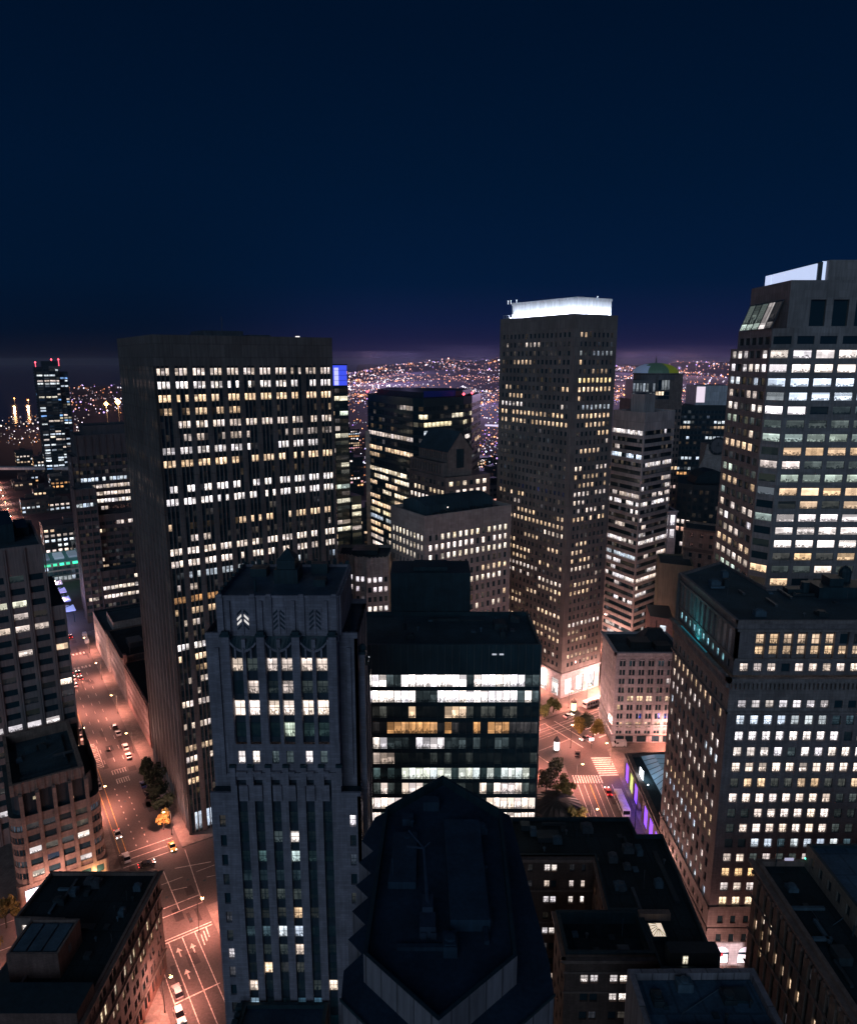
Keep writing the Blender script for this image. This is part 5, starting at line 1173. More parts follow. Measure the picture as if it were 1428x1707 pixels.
def ornate_block():
    B = Bld('masonry_block', 'cream ornate corner block with paired windows lit orange at its foot', 'office building', (88, 270), [M_O, M_DK, M_JT], cap=90)
    X0, X1, Y = 73.2, 100.0, 262.0; zr = 38.6
    rows = [(34.0 - 3.72 * k - 1.3, 34.0 - 3.72 * k + 1.05) for k in range(9)]
    cols = []
    for g in range(7):
        u = 1.55 + g * 3.75
        cols += [(u, u + 1.02), (u + 1.26, u + 2.28)]
    FR = {0: ('--d-d---dd', COOL, .8), 2: ('----------', NEUT, .5), 4: ('dd111111dd', WARM, 1.1), 6: ('----d1--d1', BLUE, .5), 8: ('d-dd--d-dd', WARM, .5)}
    B.fac((X0, Y), (X1, Y), 3.6, zr, cols, rows, .3, 'punch', Lit(201, .15, ((WARM, 2), (NEUT, 1)), (.5, 1.1), rows=FR, dim=.35, run=.8), style=1)
    B.fac((X0, Y + 22), (X0, Y), 3.6, zr, cols_n(22, 10, .45, .6), rows, .3, 'punch', Lit(202, .15, dim=.3), style=1)
    for g in range(8):
        u = X0 + .75 + g * 3.75; B.mb.box((u, Y - .1, 8), .6, .25, 28.5, 0)
    for i in range(7):
        c = X0 + 2.7 + 3.75 * i
        pts = [(c + 1.3 * math.cos(math.pi * k / 8), Y - .12, 34.6 + 1.1 * math.sin(math.pi * k / 8)) for k in range(9)]
        for a, b in zip(pts, pts[1:]): B.mb.quad(b, a, (a[0], a[1], a[2] + .3), (b[0], b[1], b[2] + .3), 2)
    for a, b in (((X0, Y), (X1, Y)), ((X0, Y + 22), (X0, Y))):
        B.band(a, b, 37.3, 37.8, .6); B.band(a, b, 37.8, 38.7, 1.0); B.band(a, b, 7.4, 7.9, .4); B.band(a, b, 3.5, 4.0, .5)
        L = dist(a, b); d = (Vector(b) - Vector(a)) / L; n = Vector((d.y, -d.x))
        for k in range(int(L / .8)):
            q = Vector(a) + d * (k * .8 + .4) + n * .35; B.mb.box((q.x, q.y, 36.6), .35, .6, .7, math.atan2(d.y, d.x))
    B.fac((X0, Y), (X1, Y), 0, 3.6, [(1.5, 5.0), (5.4, 8.6), (10.0, 13.8), (16, 19), (20.4, 24)], [(.2, 3.0)], .4, 'punch', Lit(203, .2, ((COOL, 1),), (.5, 1), dim=.3)); B.wall((X0, Y + 22), (X0, Y), 0, 3.6)
    P = [(X0, Y), (X1, Y), (X1, Y + 22), (X0, Y + 22)]
    B.walls(P, 0, zr, skip=(0, 3)); B.roof(P, zr, .9, .6)
    m = MB(); m.box((84, 270, 37.6), 8, 6, 3.2); m.box((92.5, 268, 37.6), 6, 5, 2.4); m.loft([(86.5, 275), (98, 275), (98, 283), (86.5, 283)], 37.6, [(90, 278), (96, 278), (96, 280), (90, 280)], 42); m.tube([(94, 280, 40), (94, 280, 45)], .2); B.part('roof_plant', m, [M_DK2])
ornate_block()

def pavilion():
    B = Bld('market_pavilion', 'low pavilion with pale skylight and violet lit bays on the right street', 'pavilion', (84, 222), [M_JT, M_DK, M_DK2, BLACK], cap=20)
    z = 10.0; P = [(70.4, 192.6), (97, 192.6), (97, 238.5), (72.0, 237.4)]
    vio = glow('violet_light', (.22, .08, 1), 1.5, sample=True)
    a, b = Vector(P[3]), Vector(P[0]); L = dist(a, b); d = (b - a) / L
    n = 7; B.fac(P[3], P[0], 0, z - 1.2, [(L / n * i + 1.1, L / n * (i + 1) - 1.1) for i in range(n)], [(.4, 7.6)], .9, 'punch', DARK)
    for i in range(n + 1):
        q = a + d * (L / n * i); B.mb.box((q.x - .05, q.y, 0), .5, 1.3, z - 1.2, 0)
    lime = glow('lime_sign_light', (.62, .85, .25), .9)
    for i in range(n):
        q0 = a + d * (L / n * i + 1.5); q1 = a + d * (L / n * (i + 1) - 1.5)
        if i == 3: continue
        m = MB(); m.quad((q0.x - .06, q0.y, .6), (q1.x - .06, q1.y, .6), (q1.x - .06, q1.y, 7.0), (q0.x - .06, q0.y, 7.0)); B.part('lit_bay', m, [lime if i == 1 else vio])
    for i in range(3):
        vl = bpy.data.lights.new('violet_spill', 'AREA'); vl.shape = 'RECTANGLE'; vl.size = 9; vl.size_y = 5; vl.energy = 900; vl.color = (.25, .12, 1)
        vo = bpy.data.objects.new('violet_spill', vl); COL.objects.link(vo); q = a + d * (L / n * (1.0 + 2.4 * i)); vo.parent = B.root; vo.location = Vector((q.x - .5, q.y, 4.5)) - B.root.location
        vo.rotation_euler = Vector((-1, 0, -.5)).to_track_quat('-Z', 'Y').to_euler()
    B.walls(P, 0, z - 1.2, skip=(3,)); B.walls(P, z - 1.2, z, 0); B.band(P[3], P[0], z - 1.2, z - .5, .7); B.roof(P, z, .9, 1.6, ROOF)
    m = MB(); s0 = [(77, 206), (92, 206), (92, 236), (77, 236)]; s1 = [(80.5, 209), (88.5, 209), (88.5, 233), (80.5, 233)]
    m.loft(s0, 9.4, s1, 12.0); fr = MB()
    for k in range(11): fr.tube([(77, 206 + 3 * k, 9.5), (80.5, 209 + 2.4 * k, 12.1)], .09, 4)
    for k in range(9): fr.tube([(80.5, 209 + 3 * k, 12.1), (88.5, 209 + 3 * k, 12.1)], .07, 4)
    B.part('skylight', m, [glow('skylight_panes', (.20, .33, .46), .35)]); B.part('skylight_frame', fr, [METAL])
    m = MB(); m.box((73, 222, 9.1), .25, 3.5, 3.6); m.octa((73.4, 222, 12.0), .4); m.octa((73.8, 217, 10.2), .3); m.octa((72.8, 207, 8.8), .3); B.part('roof_lamp', m, [glow('white_floodlight', (.85, .93, 1), 5)])
pavilion()

# ================================================================== left distance: stepped banded tower, street row, residential tower
M_VD = surf('dark_ribbed_metal', (.085, .088, .10), .5, .25, .1, stain=.3)
def stepped_tower():
    B = Bld('stepped_tower', 'dark stepped office tower with silver ribs and lit ribbons left of the bronze tower', 'skyscraper', S(25, 240), [M_VD, M_DK, M_DK2, M_B], cap=90)
    def blk(a0, a1, b0, b1, z0, z1, n, sd, rows=None, p=.3, pitch=4.3, top=4.0):
        P = rect(a0, a1, b0, b1); rr = []; z = z1 - top
        while z - 2.2 > z0 + .5: rr.append((z - 2.2, z)); z -= pitch
        B.fac(P[0], P[1], z0, z1, cols_n(a1 - a0, n * 2, .86), rr, .35, 'horz', Lit(sd, p, ((NEUT, 2), (WARM, 1), (COOL, 1)), (.4, 1), rows=rows or {}, dim=.35, run=.75), msp=1)
        B.fac(P[3], P[0], z0, z1, cols_n(b1 - b0, 5, .8), rr, .5, 'vert', Lit(sd + 1, .08, ((COOL, 1),), (.3, .7), dim=.15, run=.75), msp=1)
        B.walls(P, z0, z1, skip=(0, 3))
        for k in range(n + 1): B.mb.box((*S(a0 + (a1 - a0) * k / n, b0 - .1), z0), .45, .6, z1 - z0 - .3, GA, 0)
        B.roof(P, z1, 1, .6)
    blk(7, 46, 238, 262, 0, 108, 10, 211, {3: (.9, COOL, .8), 5: (.5, NEUT, 1), 6: (.97, (1, .9, .85), 1.0), 12: (.6, AMBER, .7), 13: (.7, (1, .75, .4), .6), 16: (.95, (1, .82, .5), .9), 1: (.2, WARM, .5), 4: (.5, NEUT, .7)}, top=12)
    B.walls(rect(12, 46, 242, 262), 107, 113); B.roof(rect(12, 46, 242, 262), 113, 1, .6)
    blk(13, 46, 231, 238, 0, 62, 8, 213, {0: (.3, NEUT, .8), 1: (.4, (1, .75, .5), .8), 2: (.5, (1, .8, .3), .6), 6: (.7, WARM, .8), 9: (.3, WHITE, .9)})
    blk(3.5, 7, 238, 258, 0, 96, 1, 217, p=.15)
    blk(2.0, 13, 226, 238, 0, 79, 3, 219, {0: (.2, COOL, .8), 1: (.9, COOL, .8), 9: (.2, WHITE, .9)}, p=.1)
    blk(11, 46, 221, 231, 0, 31, 8, 215, {0: (.75, (1, .85, .75), .9), 1: (.8, (1, .85, .75), .9), 2: (.8, NEUT, 1)}, pitch=5.2)
stepped_tower()

def street_row():
    L1 = Lit(221, .06, dim=.15)
    B = Bld('masonry_block', 'long low pinkish brick building with rows of small windows behind the bronze tower', 'building', S(15, 85), [M_PK, M_DK, M_DT, BLACK], cap=60)
    z = 19.5; P = rect(1.5, 32, 62, 108)
    B.fac(P[3], P[0], 0, z, cols_n(46, 19, .42, .8), [(15.0, 16.8), (11.3, 13.1), (7.6, 9.4), (3.4, 5.6)], .3, 'punch', L1); B.walls(P, 0, z, skip=(3,)); B.roof(P, z, .6, .5, BLACKR, 0)
    B.mb.box((*S(1.9, 107), 19), 1.2, 2.2, 4.5, GA, 0); B.band(P[3], P[0], 18.2, 18.8, .35, 2)
    m = MB(); m.prism(rect(8, 14, 75, 82), 18.9, 21.5); m.prism(rect(16, 22, 90, 100), 18.9, 22); m.tube([(*S(12, 70), 19), (*S(12, 70), 22)], .4); B.part('roof_plant', m, [M_DK2])
    C = Bld('masonry_block', 'grey cornice building between the pink brick row and the penthouse block', 'building', S(15, 125), [M_JT, M_DK, M_DT, BLACK], cap=40)
    z = 22; P = rect(1.2, 30, 108.2, 146)
    C.fac(P[3], P[0], 0, z, cols_n(37.8, 15, .45, .6), [(17.6, 19.6), (13.8, 15.9), (10, 12), (5.0, 8.2)], .3, 'punch', Lit(222, .12, ((COOL, 1), (WHITE, 1)), (.5, .9), dim=.2)); C.walls(P, 0, z, skip=(3,)); C.roof(P, z, .6, .5, BLACKR, 2); C.band(P[3], P[0], 20.8, 21.4, .6, 2); C.band(P[3], P[0], 21.4, 22.05, 1.0, 2)
    m = MB(); m.prism(rect(6, 12, 118, 126), 21.4, 24); m.prism(rect(16, 20, 130, 133), 21.4, 23); m.tube([(*S(5, 112), 21.5), (*S(5, 112), 27)], .2); C.part('roof_plant', m, [METAL])
    D = Bld('office_block', 'flat roofed block with beige penthouse at the street bend', 'building', S(15, 165), [M_O2, M_DK, M_DT, BLACK], cap=30)
    z = 20; P = rect(0.4, 30, 146.4, 186)
    D.fac(P[3], P[0], 0, z, cols_n(39.6, 12, .6, .6), [(14.6, 17), (10, 12.4), (3.4, 7.4)], .3, 'punch', Lit(223, .35, ((WHITE, 1), (NEUT, 1)), (.6, 1.1), dim=.3)); D.walls(P, 0, z, skip=(3,)); D.roof(P, z, .8, .7, ROOF, 3)
    Q = rect(4.5, 30, 149, 168); D.walls(Q, 19, 24.5, 0); D.roof(Q, 24.5, .5, .5, ROOF, 3)
M_PK = surf('pinkish_brick', (.34, .22, .20), .85, .2, .3, block=(.6, .25), mortar=.8)
street_row()

def residential_tower():
    B = Bld('residential_tower', 'slender far tower of blue lit flats with red roof beacons at the left', 'skyscraper', (-462, 905), [M_DK, M_DK, M_DK2], cap=60)
    P = rect(36, 63, 800, 818); P2 = rect(63, 73, 804, 818)
    rr = [(139 - 3.3 * k - 2.0, 139 - 3.3 * k) for k in range(40)]
    pal = ((COOL, 3), (NEUT, 2), ((.25, .5, 1), 2), ((1, .9, .7), 1))
    B.fac(P[0], P[1], 0, 142, [(2, 8), (10, 15), (16, 22), (23, 26)], rr, .4, 'horz', Lit(231, .42, pal, (.5, 1.3), dim=.5, run=.2), msp=1)
    B.fac(P[3], P[0], 0, 142, cols_n(18, 4, .6), rr, .3, 'horz', Lit(232, .1, pal, (.3, .6), dim=.2), msp=1)
    B.fac(P2[0], P2[1], 0, 136, [(1, 5), (6, 9)], rr[2:], .4, 'horz', Lit(233, .5, pal, (.5, 1.3), dim=.5, run=.2), msp=1)
    B.walls(P, 0, 142, skip=(0, 3)); B.walls(P2, 0, 136, skip=(0,)); B.mb.poly([(*p, 136) for p in P2], 2); B.roof(P, 142, 1, .5)
    B.walls(rect(45, 62, 802, 816), 141, 149); B.mb.poly([(*p, 149) for p in rect(45, 62, 802, 816)], 2)
    m = MB(); m.prism(rect(52, 66, 799.6, 799.9), 139.8, 143); B.part('roof_fascia', m, [M_V])
    m = MB()
    for a, b, z in ((38, 802, 147.5), (56, 803, 151), (64, 804, 151)): m.tube([(*S(a, b), 140), (*S(a, b), z)], .25, 4); m.octa((*S(a, b), z), 1.3)
    B.part('beacon', m, [bpy.data.materials['red_beacon']])
residential_tower()

# ================================================================== right distance, between the banded and granite towers
def right_group():
    B = Bld('masonry_block', 'brown classical block with carved top storeys between banded and granite towers', 'office building', (130, 345), [M_CL, M_DK, M_DT], cap=40)
    a, b = (126.8, 345), (147.5, 331.5)
    rows = [(64.8, 66.6), (60.0, 62.0), (54.6, 56.8), (49.8, 52.0), (45, 47.2), (40, 42)]
    L = dist(a, b); d = (Vector(b) - Vector(a)) / L; B.fac(a, b, 0, 69, cols_n(L, 5, .35, 1), rows, .4, 'punch', Lit(241, .02, dim=.1), style=1)
    c, e = (150, 350), (132, 362); P = [a, b, c, e]; B.walls(P, 0, 69, skip=(0,)); B.roof(P, 69, 1, .6)
    for z, o in ((68.2, .6), (58.4, .5), (57.6, .3)): B.band(a, b, z, z + .6, o, 2)
    for k in range(6): q = Vector(a) + d * (.6 + k * (L - 1.2) / 5); B.mb.box((q.x, q.y, 0), .9, .7, 57.6, math.atan2(d.y, d.x), 0)
    B = Bld('office_block', 'dark bronze block with scattered amber windows and a curved roof before the clock gable', 'office building', (145, 372), [M_DK2, M_DK, BLACK], cap=40)
    P = [(133, 378), (139, 371.5), (164, 366), (172, 392), (140, 400)]; rows = [(83 - 4.1 * k - 2.3, 83 - 4.1 * k) for k in range(16)]
    for i in (0, 1):
        L = dist(P[i], P[i + 1]); B.fac(P[i], P[i + 1], 0, 86, cols_n(L, int(L / 2.8), .6), rows, .2, 'punch', Lit(243 + i, .28, ((WARM, 3), (NEUT, 1)), (.6, 1), rows={5: (.7, (1, .55, .4), .8)}, dim=.3, run=.4))
    B.walls(P, 0, 86, skip=(0, 1)); B.roof(P, 86, .6, .5)
    m = MB()
    for k in range(6):
        t0, t1 = math.pi * k / 6, math.pi * (k + 1) / 6
        m.quad((150 - 9 * math.cos(t0), 375, 86 + 7 * math.sin(t0)), (150 - 9 * math.cos(t1), 375, 86 + 7 * math.sin(t1)), (150 - 9 * math.cos(t1), 388, 86 + 7 * math.sin(t1)), (150 - 9 * math.cos(t0), 388, 86 + 7 * math.sin(t0)))
    m.poly([(150 - 9 * math.cos(math.pi * k / 6), 375, 86 + 7 * math.sin(math.pi * k / 6)) for k in range(7)]); B.part('curved_roof', m, [BLACK])
    m = MB(); m.lathe((161, 373, 86), [(3.2, 0), (3.3, 2.5), (2.6, 4.6), (1.2, 5.8), (.2, 6.1)], 12); o = B.part('lit_tank', m, [glow('tank_light', (.5, .52, .6), .35)])
    B = Bld('gable_tower', 'pale tall gabled slab with a round clock partly hidden by the granite tower', 'tower', (166.5, 415), [M_O2, M_DK2, M_WHITE], cap=5)
    B.walls([(159.5, 410), (178.5, 410), (178.5, 420), (159.5, 420)], 0, 103); B.mb.poly([(159.5, 410, 103), (178.5, 410, 103), (178.5, 420, 103), (159.5, 420, 103)], 1)
    B.mb.poly([(154.5, 410, 60), (159.5, 410, 60), (159.5, 410, 103), (158.1, 410, 95), (155.1, 410, 88)], 0)
    m = MB(); n = 24
    for r0, r1, mm in ((0, 4.0, 0), (4.0, 5.2, 1)):
        for k in range(n):
            t0, t1 = 2 * math.pi * k / n, 2 * math.pi * (k + 1) / n
            m.quad((165.5 + r0 * math.cos(t0), 409.3, 102 + r0 * math.sin(t0)), (165.5 + r1 * math.cos(t0), 409.3, 102 + r1 * math.sin(t0)), (165.5 + r1 * math.cos(t1), 409.3, 102 + r1 * math.sin(t1)), (165.5 + r0 * math.cos(t1), 409.3, 102 + r0 * math.sin(t1)), mm)
    for k in range(12):
        t = math.pi * k / 6; m.box((165.5 + 4.6 * math.cos(t), 409.2, 102 + 4.6 * math.sin(t) - .3), .4, .15, .6, 0, 0)
    m.box((165.5, 409.15, 101.9), 2.6, .15, .3, 0, 1); m.box((165.5, 409.15, 101.9), .3, .15, 2.2, 0, 1)
    B.part('clock', m, [M_V, M_DK2])
    B = Bld('office_tower', 'dark far tower with scattered lamps and a pale lit roof box', 'skyscraper', (200, 560), [M_DK2, M_DK, M_WHITE], cap=40)
    P = [(186, 560), (232, 556), (236, 590), (190, 594)]; rows = [(112 - 4.0 * k - 2.2, 112 - 4.0 * k) for k in range(27)]
    B.fac(P[0], P[1], 0, 116, cols_n(46, 16, .7), rows, .2, 'horz', Lit(246, .22, ((WARM, 2), (COOL, 2), (AMBER, 1)), (.4, 1.2), dim=.35, run=.4), msp=1); B.walls(P, 0, 116, skip=(0,)); B.mb.poly([(*p, 116) for p in P], 0)
    Q = [(207, 562), (234, 559), (234, 585), (207, 585)]; B.walls(Q, 116, 131, 2); B.mb.poly([(*p, 131) for p in Q], 0)
    m = MB(); m.quad((207.2, 561.8, 118), (213.5, 561.1, 118), (213.5, 561.1, 130), (207.2, 561.8, 130)); B.part('lit_panel', m, [glow('roof_box_light', (.9, .75, .85), .9)])
    B = Bld('market_hall', 'small white floodlit classical hall deep between banded tower and brown block', 'building', (128, 372), [M_O, M_DK, M_DT], cap=20)
    P = [(121.5, 372), (131.8, 372), (131.8, 392), (121.5, 392)]; B.fac(P[0], P[1], 0, 72, [(1, 3), (3.8, 5.8), (7, 9.4)], [(64, 69.6), (57, 62)], .5, 'punch', Lit(248, 1, rows={0: (1, (1, .92, 1), 1.5), 1: (1, (1, .92, 1), 1.2)})); B.walls(P, 0, 72, skip=(0,)); B.roof(P, 72, .6, .4); B.band(P[0], P[1], 71.2, 72, .6); 
    B = Bld('side_block', 'blank olive rendered block behind the cream ornate corner block', 'building', (118, 330), [M_TAN, M_DK, M_O], cap=10)
    P = [(112, 335), (126, 328), (132, 350), (116, 352)]; B.walls(P, 0, 54); B.roof(P, 54, .8, .5)
    B = Bld('side_block', 'small salmon wall block with one white window beside the sash window block', 'building', (104, 300), [M_PK, M_DK, M_O2], cap=10)
    P = [(99, 304), (108, 300), (112, 318), (102, 320)]; B.fac(P[0], P[1], 0, 38, [(4.5, 7)], [(31, 34.5)], .3, 'punch', Lit(249, 1, rows={0: (1, COOL, .7)})); B.walls(P, 0, 38, skip=(0,)); B.mb.poly([(*p, 38) for p in P], 1)
M_CL = surf('classical_terracotta', (.40, .29, .24), .8, .2, .3, block=(1.6, .6), mortar=.75)
right_group()

def skylight_block():
    B = Bld('low_block', 'low dark roof with white skylight panels at the foot of the pale stepped tower', 'building', (-27, 100), [M_E, M_DK, M_DT, BLACK], cap=5)
    P = [(-34.6, 84), (-19, 84), (-18.5, 111.3), (-34.2, 111.3)]; z = 33.5
    B.walls(P, 0, z, 2); B.roof(P, z, .8, .7, ROOFG, 3)
    for k in range(16): B.mb.box((-34.6, 85 + k * 1.65, z - .3), 1.0, .9, .9 + .35 * (k % 2), 0, 3)
    B.band(P[3], P[0], z - 1.6, z - .4, .7, 3)
    m = MB(); fr = MB()
    for k in range(3): m.prism([(-28.3, 101.8 + k * 1.75), (-25.6, 101.8 + k * 1.75), (-25.6, 103.3 + k * 1.75), (-28.3, 103.3 + k * 1.75)], 32.8, 33.2)
    m.prism([(-28.6, 94), (-25.6, 94), (-25.6, 96.6), (-28.6, 96.6)], 32.8, 33.2)
    fr.prism([(-28.6, 101.5), (-25.3, 101.5), (-25.3, 107), (-28.6, 107)], 32.7, 33.0)
    B.part('roof_light', m, [glow('roof_light_panes', (.75, .68, .80), .42)]); B.part('roof_light_frame', fr, [BLACK])
skylight_block()

# ================================================================== ground, pavements, markings
ASPH = surf('asphalt', (.075, .068, .068), .75, .25, .06, stain=.3, spec=.4)
PAVE = surf('pavement_slabs', (.19, .175, .165), .85, .2, .3, block=(1.5, 1.5), mortar=.75)
PAINT = surf('road_paint', (.55, .52, .48), .7, .3, 1.2, stain=.5)
YPAINT = surf('yellow_road_paint', (.55, .33, .10), .7, .3, 1.2, stain=.5)
LAND = surf('city_land', (.040, .034, .050), .95, .4, .004)
def flat(name, polys, z, mat, kind='structure'):
    m = MB()
    for p in polys: m.poly([(x, y, z) for x, y in p])
    o = m.obj(name, [mat]); o['kind'] = kind; return o
flat('ground', [[(-26000, -400), (26000, -400), (26000, 27000), (-26000, 27000)]], 0.0, LAND)
flat('road', [[(-420, 40), (330, 40), (330, 520), (-420, 640)]], .004, ASPH)
m = MB(); 
for p in ([S(-3.6, -4.6), S(320, -4.6), S(320, 330), S(-3.6, 210)], [S(-120, -4.6), S(-21.6, -4.6), S(-21.6, 210), S(-120, 330)],
          [S(-120, -33.5), S(-120, -140), S(-22.0, -140), S(-22.0, -33.5)][::-1] and [S(-120, -140), S(-22.0, -140), S(-22.0, -33.5), S(-120, -33.5)],
          [S(-4.6, -92), (-40, 60), (51.5, 60), (51.5, 245.5), S(-4.6, -33.5)],
          [(69.6, 60), (150, 60), (150, 306), (70.2, 256.5)]):
    m.prism(p, 0.0, .15)
pv = m.obj('pavement', [PAVE]); pv['kind'] = 'structure'
# painted markings
m = MB()
def strip(p0, p1, wd, mt=0):
    p0, p1 = Vector(p0), Vector(p1); d = (p1 - p0).normalized(); n = Vector((-d.y, d.x)) * wd / 2
    m.quad((*(p0 - n), .009), (*(p1 - n), .009), (*(p1 + n), .009), (*(p0 + n), .009), mt)
for a in (-16.6, -13.1, -9.8): strip(S(a, -41), S(a + .2, -88), .22)
strip(S(-19.9, -41), S(-19.9, -88), .2); strip(S(-20, -60.8), S(-9, -60.8), .35)
for b in (-41.0, -40.0, -31.4, -28.0, -4.4): strip(S(-21, b), S(-5, b), .28)
for b in (-1.2, 2.2): strip(S(-21, b), S(-5, b), .28)
for a in (-11.2,): strip(S(a, -31), S(a, -12.5), .25)
strip(S(-22, -33), S(-22, -6), .25); strip(S(-5, -31.4), S(-3.2, -6), .25)
strip(S(-8, -13), S(2, -16), .3)
for a in (-13, -3): strip(S(a, -18), S(a + 6, -18), .2); strip(S(a + 2, -22), S(a + 6, -23), .2)
strip(S(-18.8, 3), S(-18.6, 58), .22, 1); strip(S(-18.8, 75), S(-18.6, 180), .22, 1); strip(S(-20.6, 3), S(-20.6, 60), .2, 1)
for b in range(4, 44, 4):
    for a in (-15.6, -12.2): strip(S(a, b), S(a, b + .9), .3)
for b in range(60, 160, 9):
    for a in (-15.6, -12.2, -9): strip(S(a, b), S(a, b + 3), .18)
for k in range(5):                                          # boxed words and ladders on the kerb lane
    b = 58.5 + k * 4.2; strip(S(-18.8, b), S(-16.4, b), .22); strip(S(-18.4, b + 1.2), S(-16.8, b + 1.2), .5); strip(S(-18.4, b + 2.6), S(-16.8, b + 2.6), .5)
strip(S(-16.4, 58), S(-16.4, 75.5), .2)
for k in range(6):
    strip(S(-14.4 + k * .9, 50.5), S(-14.4 + k * .9, 53.6), .32); strip(S(-14.0 + k * .8, 43.5), S(-14.0 + k * .8, 46.6), .35)
strip(S(-14.6, 53.6), S(-9.4, 53.6), .25); strip(S(-14.2, 46.8), S(-9.6, 46.8), .25)
for b in (161, 180.5):
    for k in range(9): strip(S(-20 + k * 1.7, b - 1.3), S(-20 + k * 1.7, b + 1.3), .75)
def arrow(c, d):
    c = Vector(c); d = Vector(d).normalized(); n = Vector((-d.y, d.x)); strip(c - d * 1.6, c + d * .4, .35)
    m.poly([(*(c + d * 1.9), .009), (*(c + d * .4 + n * .8), .009), (*(c + d * .4 - n * .8), .009)])
for a, b in ((-15, -46), (-11.6, -46.5), (-15, -54)): arrow(S(a, b), DN)
for k in range(3): strip(S(-8.8 + .9 * k, -47 + k), S(-8.6 + .9 * k, -43 + k), .3)
# right junction: ladder crossing, lane lines, rails
for k in range(9): strip((62.6 + .05 * k, 250.5 - k * 1.45), (71.0, 250.9 - k * 1.45), .75)
for k in range(11): strip((53.2 + k * .98, 238.9), (53.2 + k * .98, 233.9), .5)
for x in (54.0, 58.3, 62.4, 66.2): strip((x, 233), (x + .6, 150), .2 if x != 58.3 else .3, 1 if x == 58.3 else 0)
strip((60.2, 233), (60.6, 150), .18); strip((56.2, 233), (56.6, 150), .18)
for b in (-10.6, -12.2, -14.6, -16.2): strip(S(30, b), S(260, b), .16)
for b in (-22.5, -7.4): strip(S(100, b), S(146, b), .2)
strip(S(145, -30), S(145, -8), .3); strip(S(150, -30), S(150, -8), .3); strip(S(126, -31), S(126, -8), .3)
for k in range(8): strip(S(156, -28 + k * 2.6), S(160, -28 + k * 2.6), .6)
for b in (-10, -20, -27): strip(S(-90, b), S(-26, b), .2)
tp = MB(); rg0 = random.Random(77)
for k in range(46):
    if k < 30: c = S(rg0.uniform(-20, -5), rg0.uniform(-60, 200)); an = GA + math.pi / 2
    elif k < 40: c = (rg0.uniform(54, 67), rg0.uniform(160, 240)); an = math.pi / 2
    else: c = S(rg0.uniform(110, 200), rg0.uniform(-30, -8)); an = GA
    L_, W_ = rg0.uniform(2, 9), rg0.uniform(.7, 2.8); ca, sa = math.cos(an), math.sin(an)
    tp.poly([(c[0] + x * ca - y * sa, c[1] + x * sa + y * ca, .0065) for x, y in ((-L_ / 2, -W_ / 2), (L_ / 2, -W_ / 2 * rg0.uniform(.8, 1.1)), (L_ / 2, W_ / 2), (-L_ / 2, W_ / 2))])
o = tp.obj('road_patch', [surf('fresh_tar', (.032, .03, .032), .7, .3, .3)]); o['kind'] = 'structure'
mk = m.obj('road_marking', [PAINT, YPAINT]); mk['kind'] = 'structure'
# painted panels on Market pavement (round dark covers)
m = MB()
for a, b in ((-12.0, 10), (-8, 22), (-14, 31), (-9.5, -36), (-13, -24), (-6, -20), (-2, -23)):
    c = S(a, b); m.poly([(c[0] + .45 * math.cos(2 * math.pi * k / 12), c[1] + .45 * math.sin(2 * math.pi * k / 12), .011) for k in range(12)])
o = m.obj('manhole_covers', [BLACK]); o['kind'] = 'structure'
o.name = 'road_cover'

# ================================================================== street lamps
LAMPC = (1, .28, .19)
lampglow = glow('sodium_lamp', (1, .55, .22), 40); lampwhite = glow('white_street_lamp', (1, .78, .55), 40)
POLE = surf('lamp_pole_paint', (.07, .075, .07), .5, .2, .8)
def lamp_meshes(mat):
    p = MB(); p.tube([(0, 0, 0), (0, 0, 8.6)], .11, 6, r1=.07); p.tube([(0, 0, 8.5), (.9, 0, 9.0), (1.7, 0, 9.1)], .06, 5); p.lathe((0, 0, 0), [(.22, 0), (.2, .5), (.12, .7)], 8)
    h = MB(); h.box((1.9, 0, 9.02), .9, .34, .16)
    g = MB(); g.lathe((1.95, 0, 8.76), [(.05, 0), (.36, .1), (.42, .26)], 8)
    return p, h, g
def make_lamp(mat, power, col, label):
    r = empty('street_lamp', (0, 0, 0), label, 'street lamp', 'street lamps along the kerbs')
    p, h, g = lamp_meshes(mat); p.obj('pole', [POLE], r); hd = h.obj('lamp_head', [POLE], r); g.obj('lens', [mat], r)
    l = bpy.data.lights.new('lamp_light', 'SPOT'); l.energy = power; l.color = col; l.shadow_soft_size = .3; l.spot_size = R(136); l.spot_blend = .9
    lo = bpy.data.objects.new('lamp_light', l); COL.objects.link(lo); lo.parent = r; lo.location = (1.95, 0, 8.6)
    l = bpy.data.lights.new('lens_light', 'POINT'); l.energy = power * .26; l.color = (1, .50, .42); l.shadow_soft_size = .3; l.use_soft_falloff = False
    lo = bpy.data.objects.new('lens_light', l); COL.objects.link(lo); lo.parent = r; lo.location = (1.95, 0, 8.5)
    return r
LP = 20000
lampA = make_lamp(lampglow, LP, LAMPC, 'x'); lampB = make_lamp(lampwhite, LP * 1.5, (1, .50, .36), 'x')
first = {0: True, 1: True}
def place_lamp(p, ang, label, kind=0):
    src = (lampA, lampB)[kind]
    o = src if first[kind] else copy_tree(src)
    first[kind] = False; o.location = (p[0], p[1], .15); o.rotation_euler = (0, 0, ang); o['label'] = label
REST_L = 'orange street lamp along the avenue and side street, many unseen, added for glow'
place_lamp((56.0, 257.6), 1.2, 'orange street lamp beside the leafy tree at the right junction')
place_lamp((79.6, 307.0), -1.8, 'brightest orange street lamp at the foot of the crown tower', 1)
place_lamp((53.0, 231.6), 0, 'street lamp standing over the striped crossing on the right street')
place_lamp((52.2, 205.4), 0, 'street lamp on the right street beside the white roofed bus')
place_lamp(S(-5.0, 62.5), GA + math.pi, 'street lamp beside the three white parked cars on the left street')
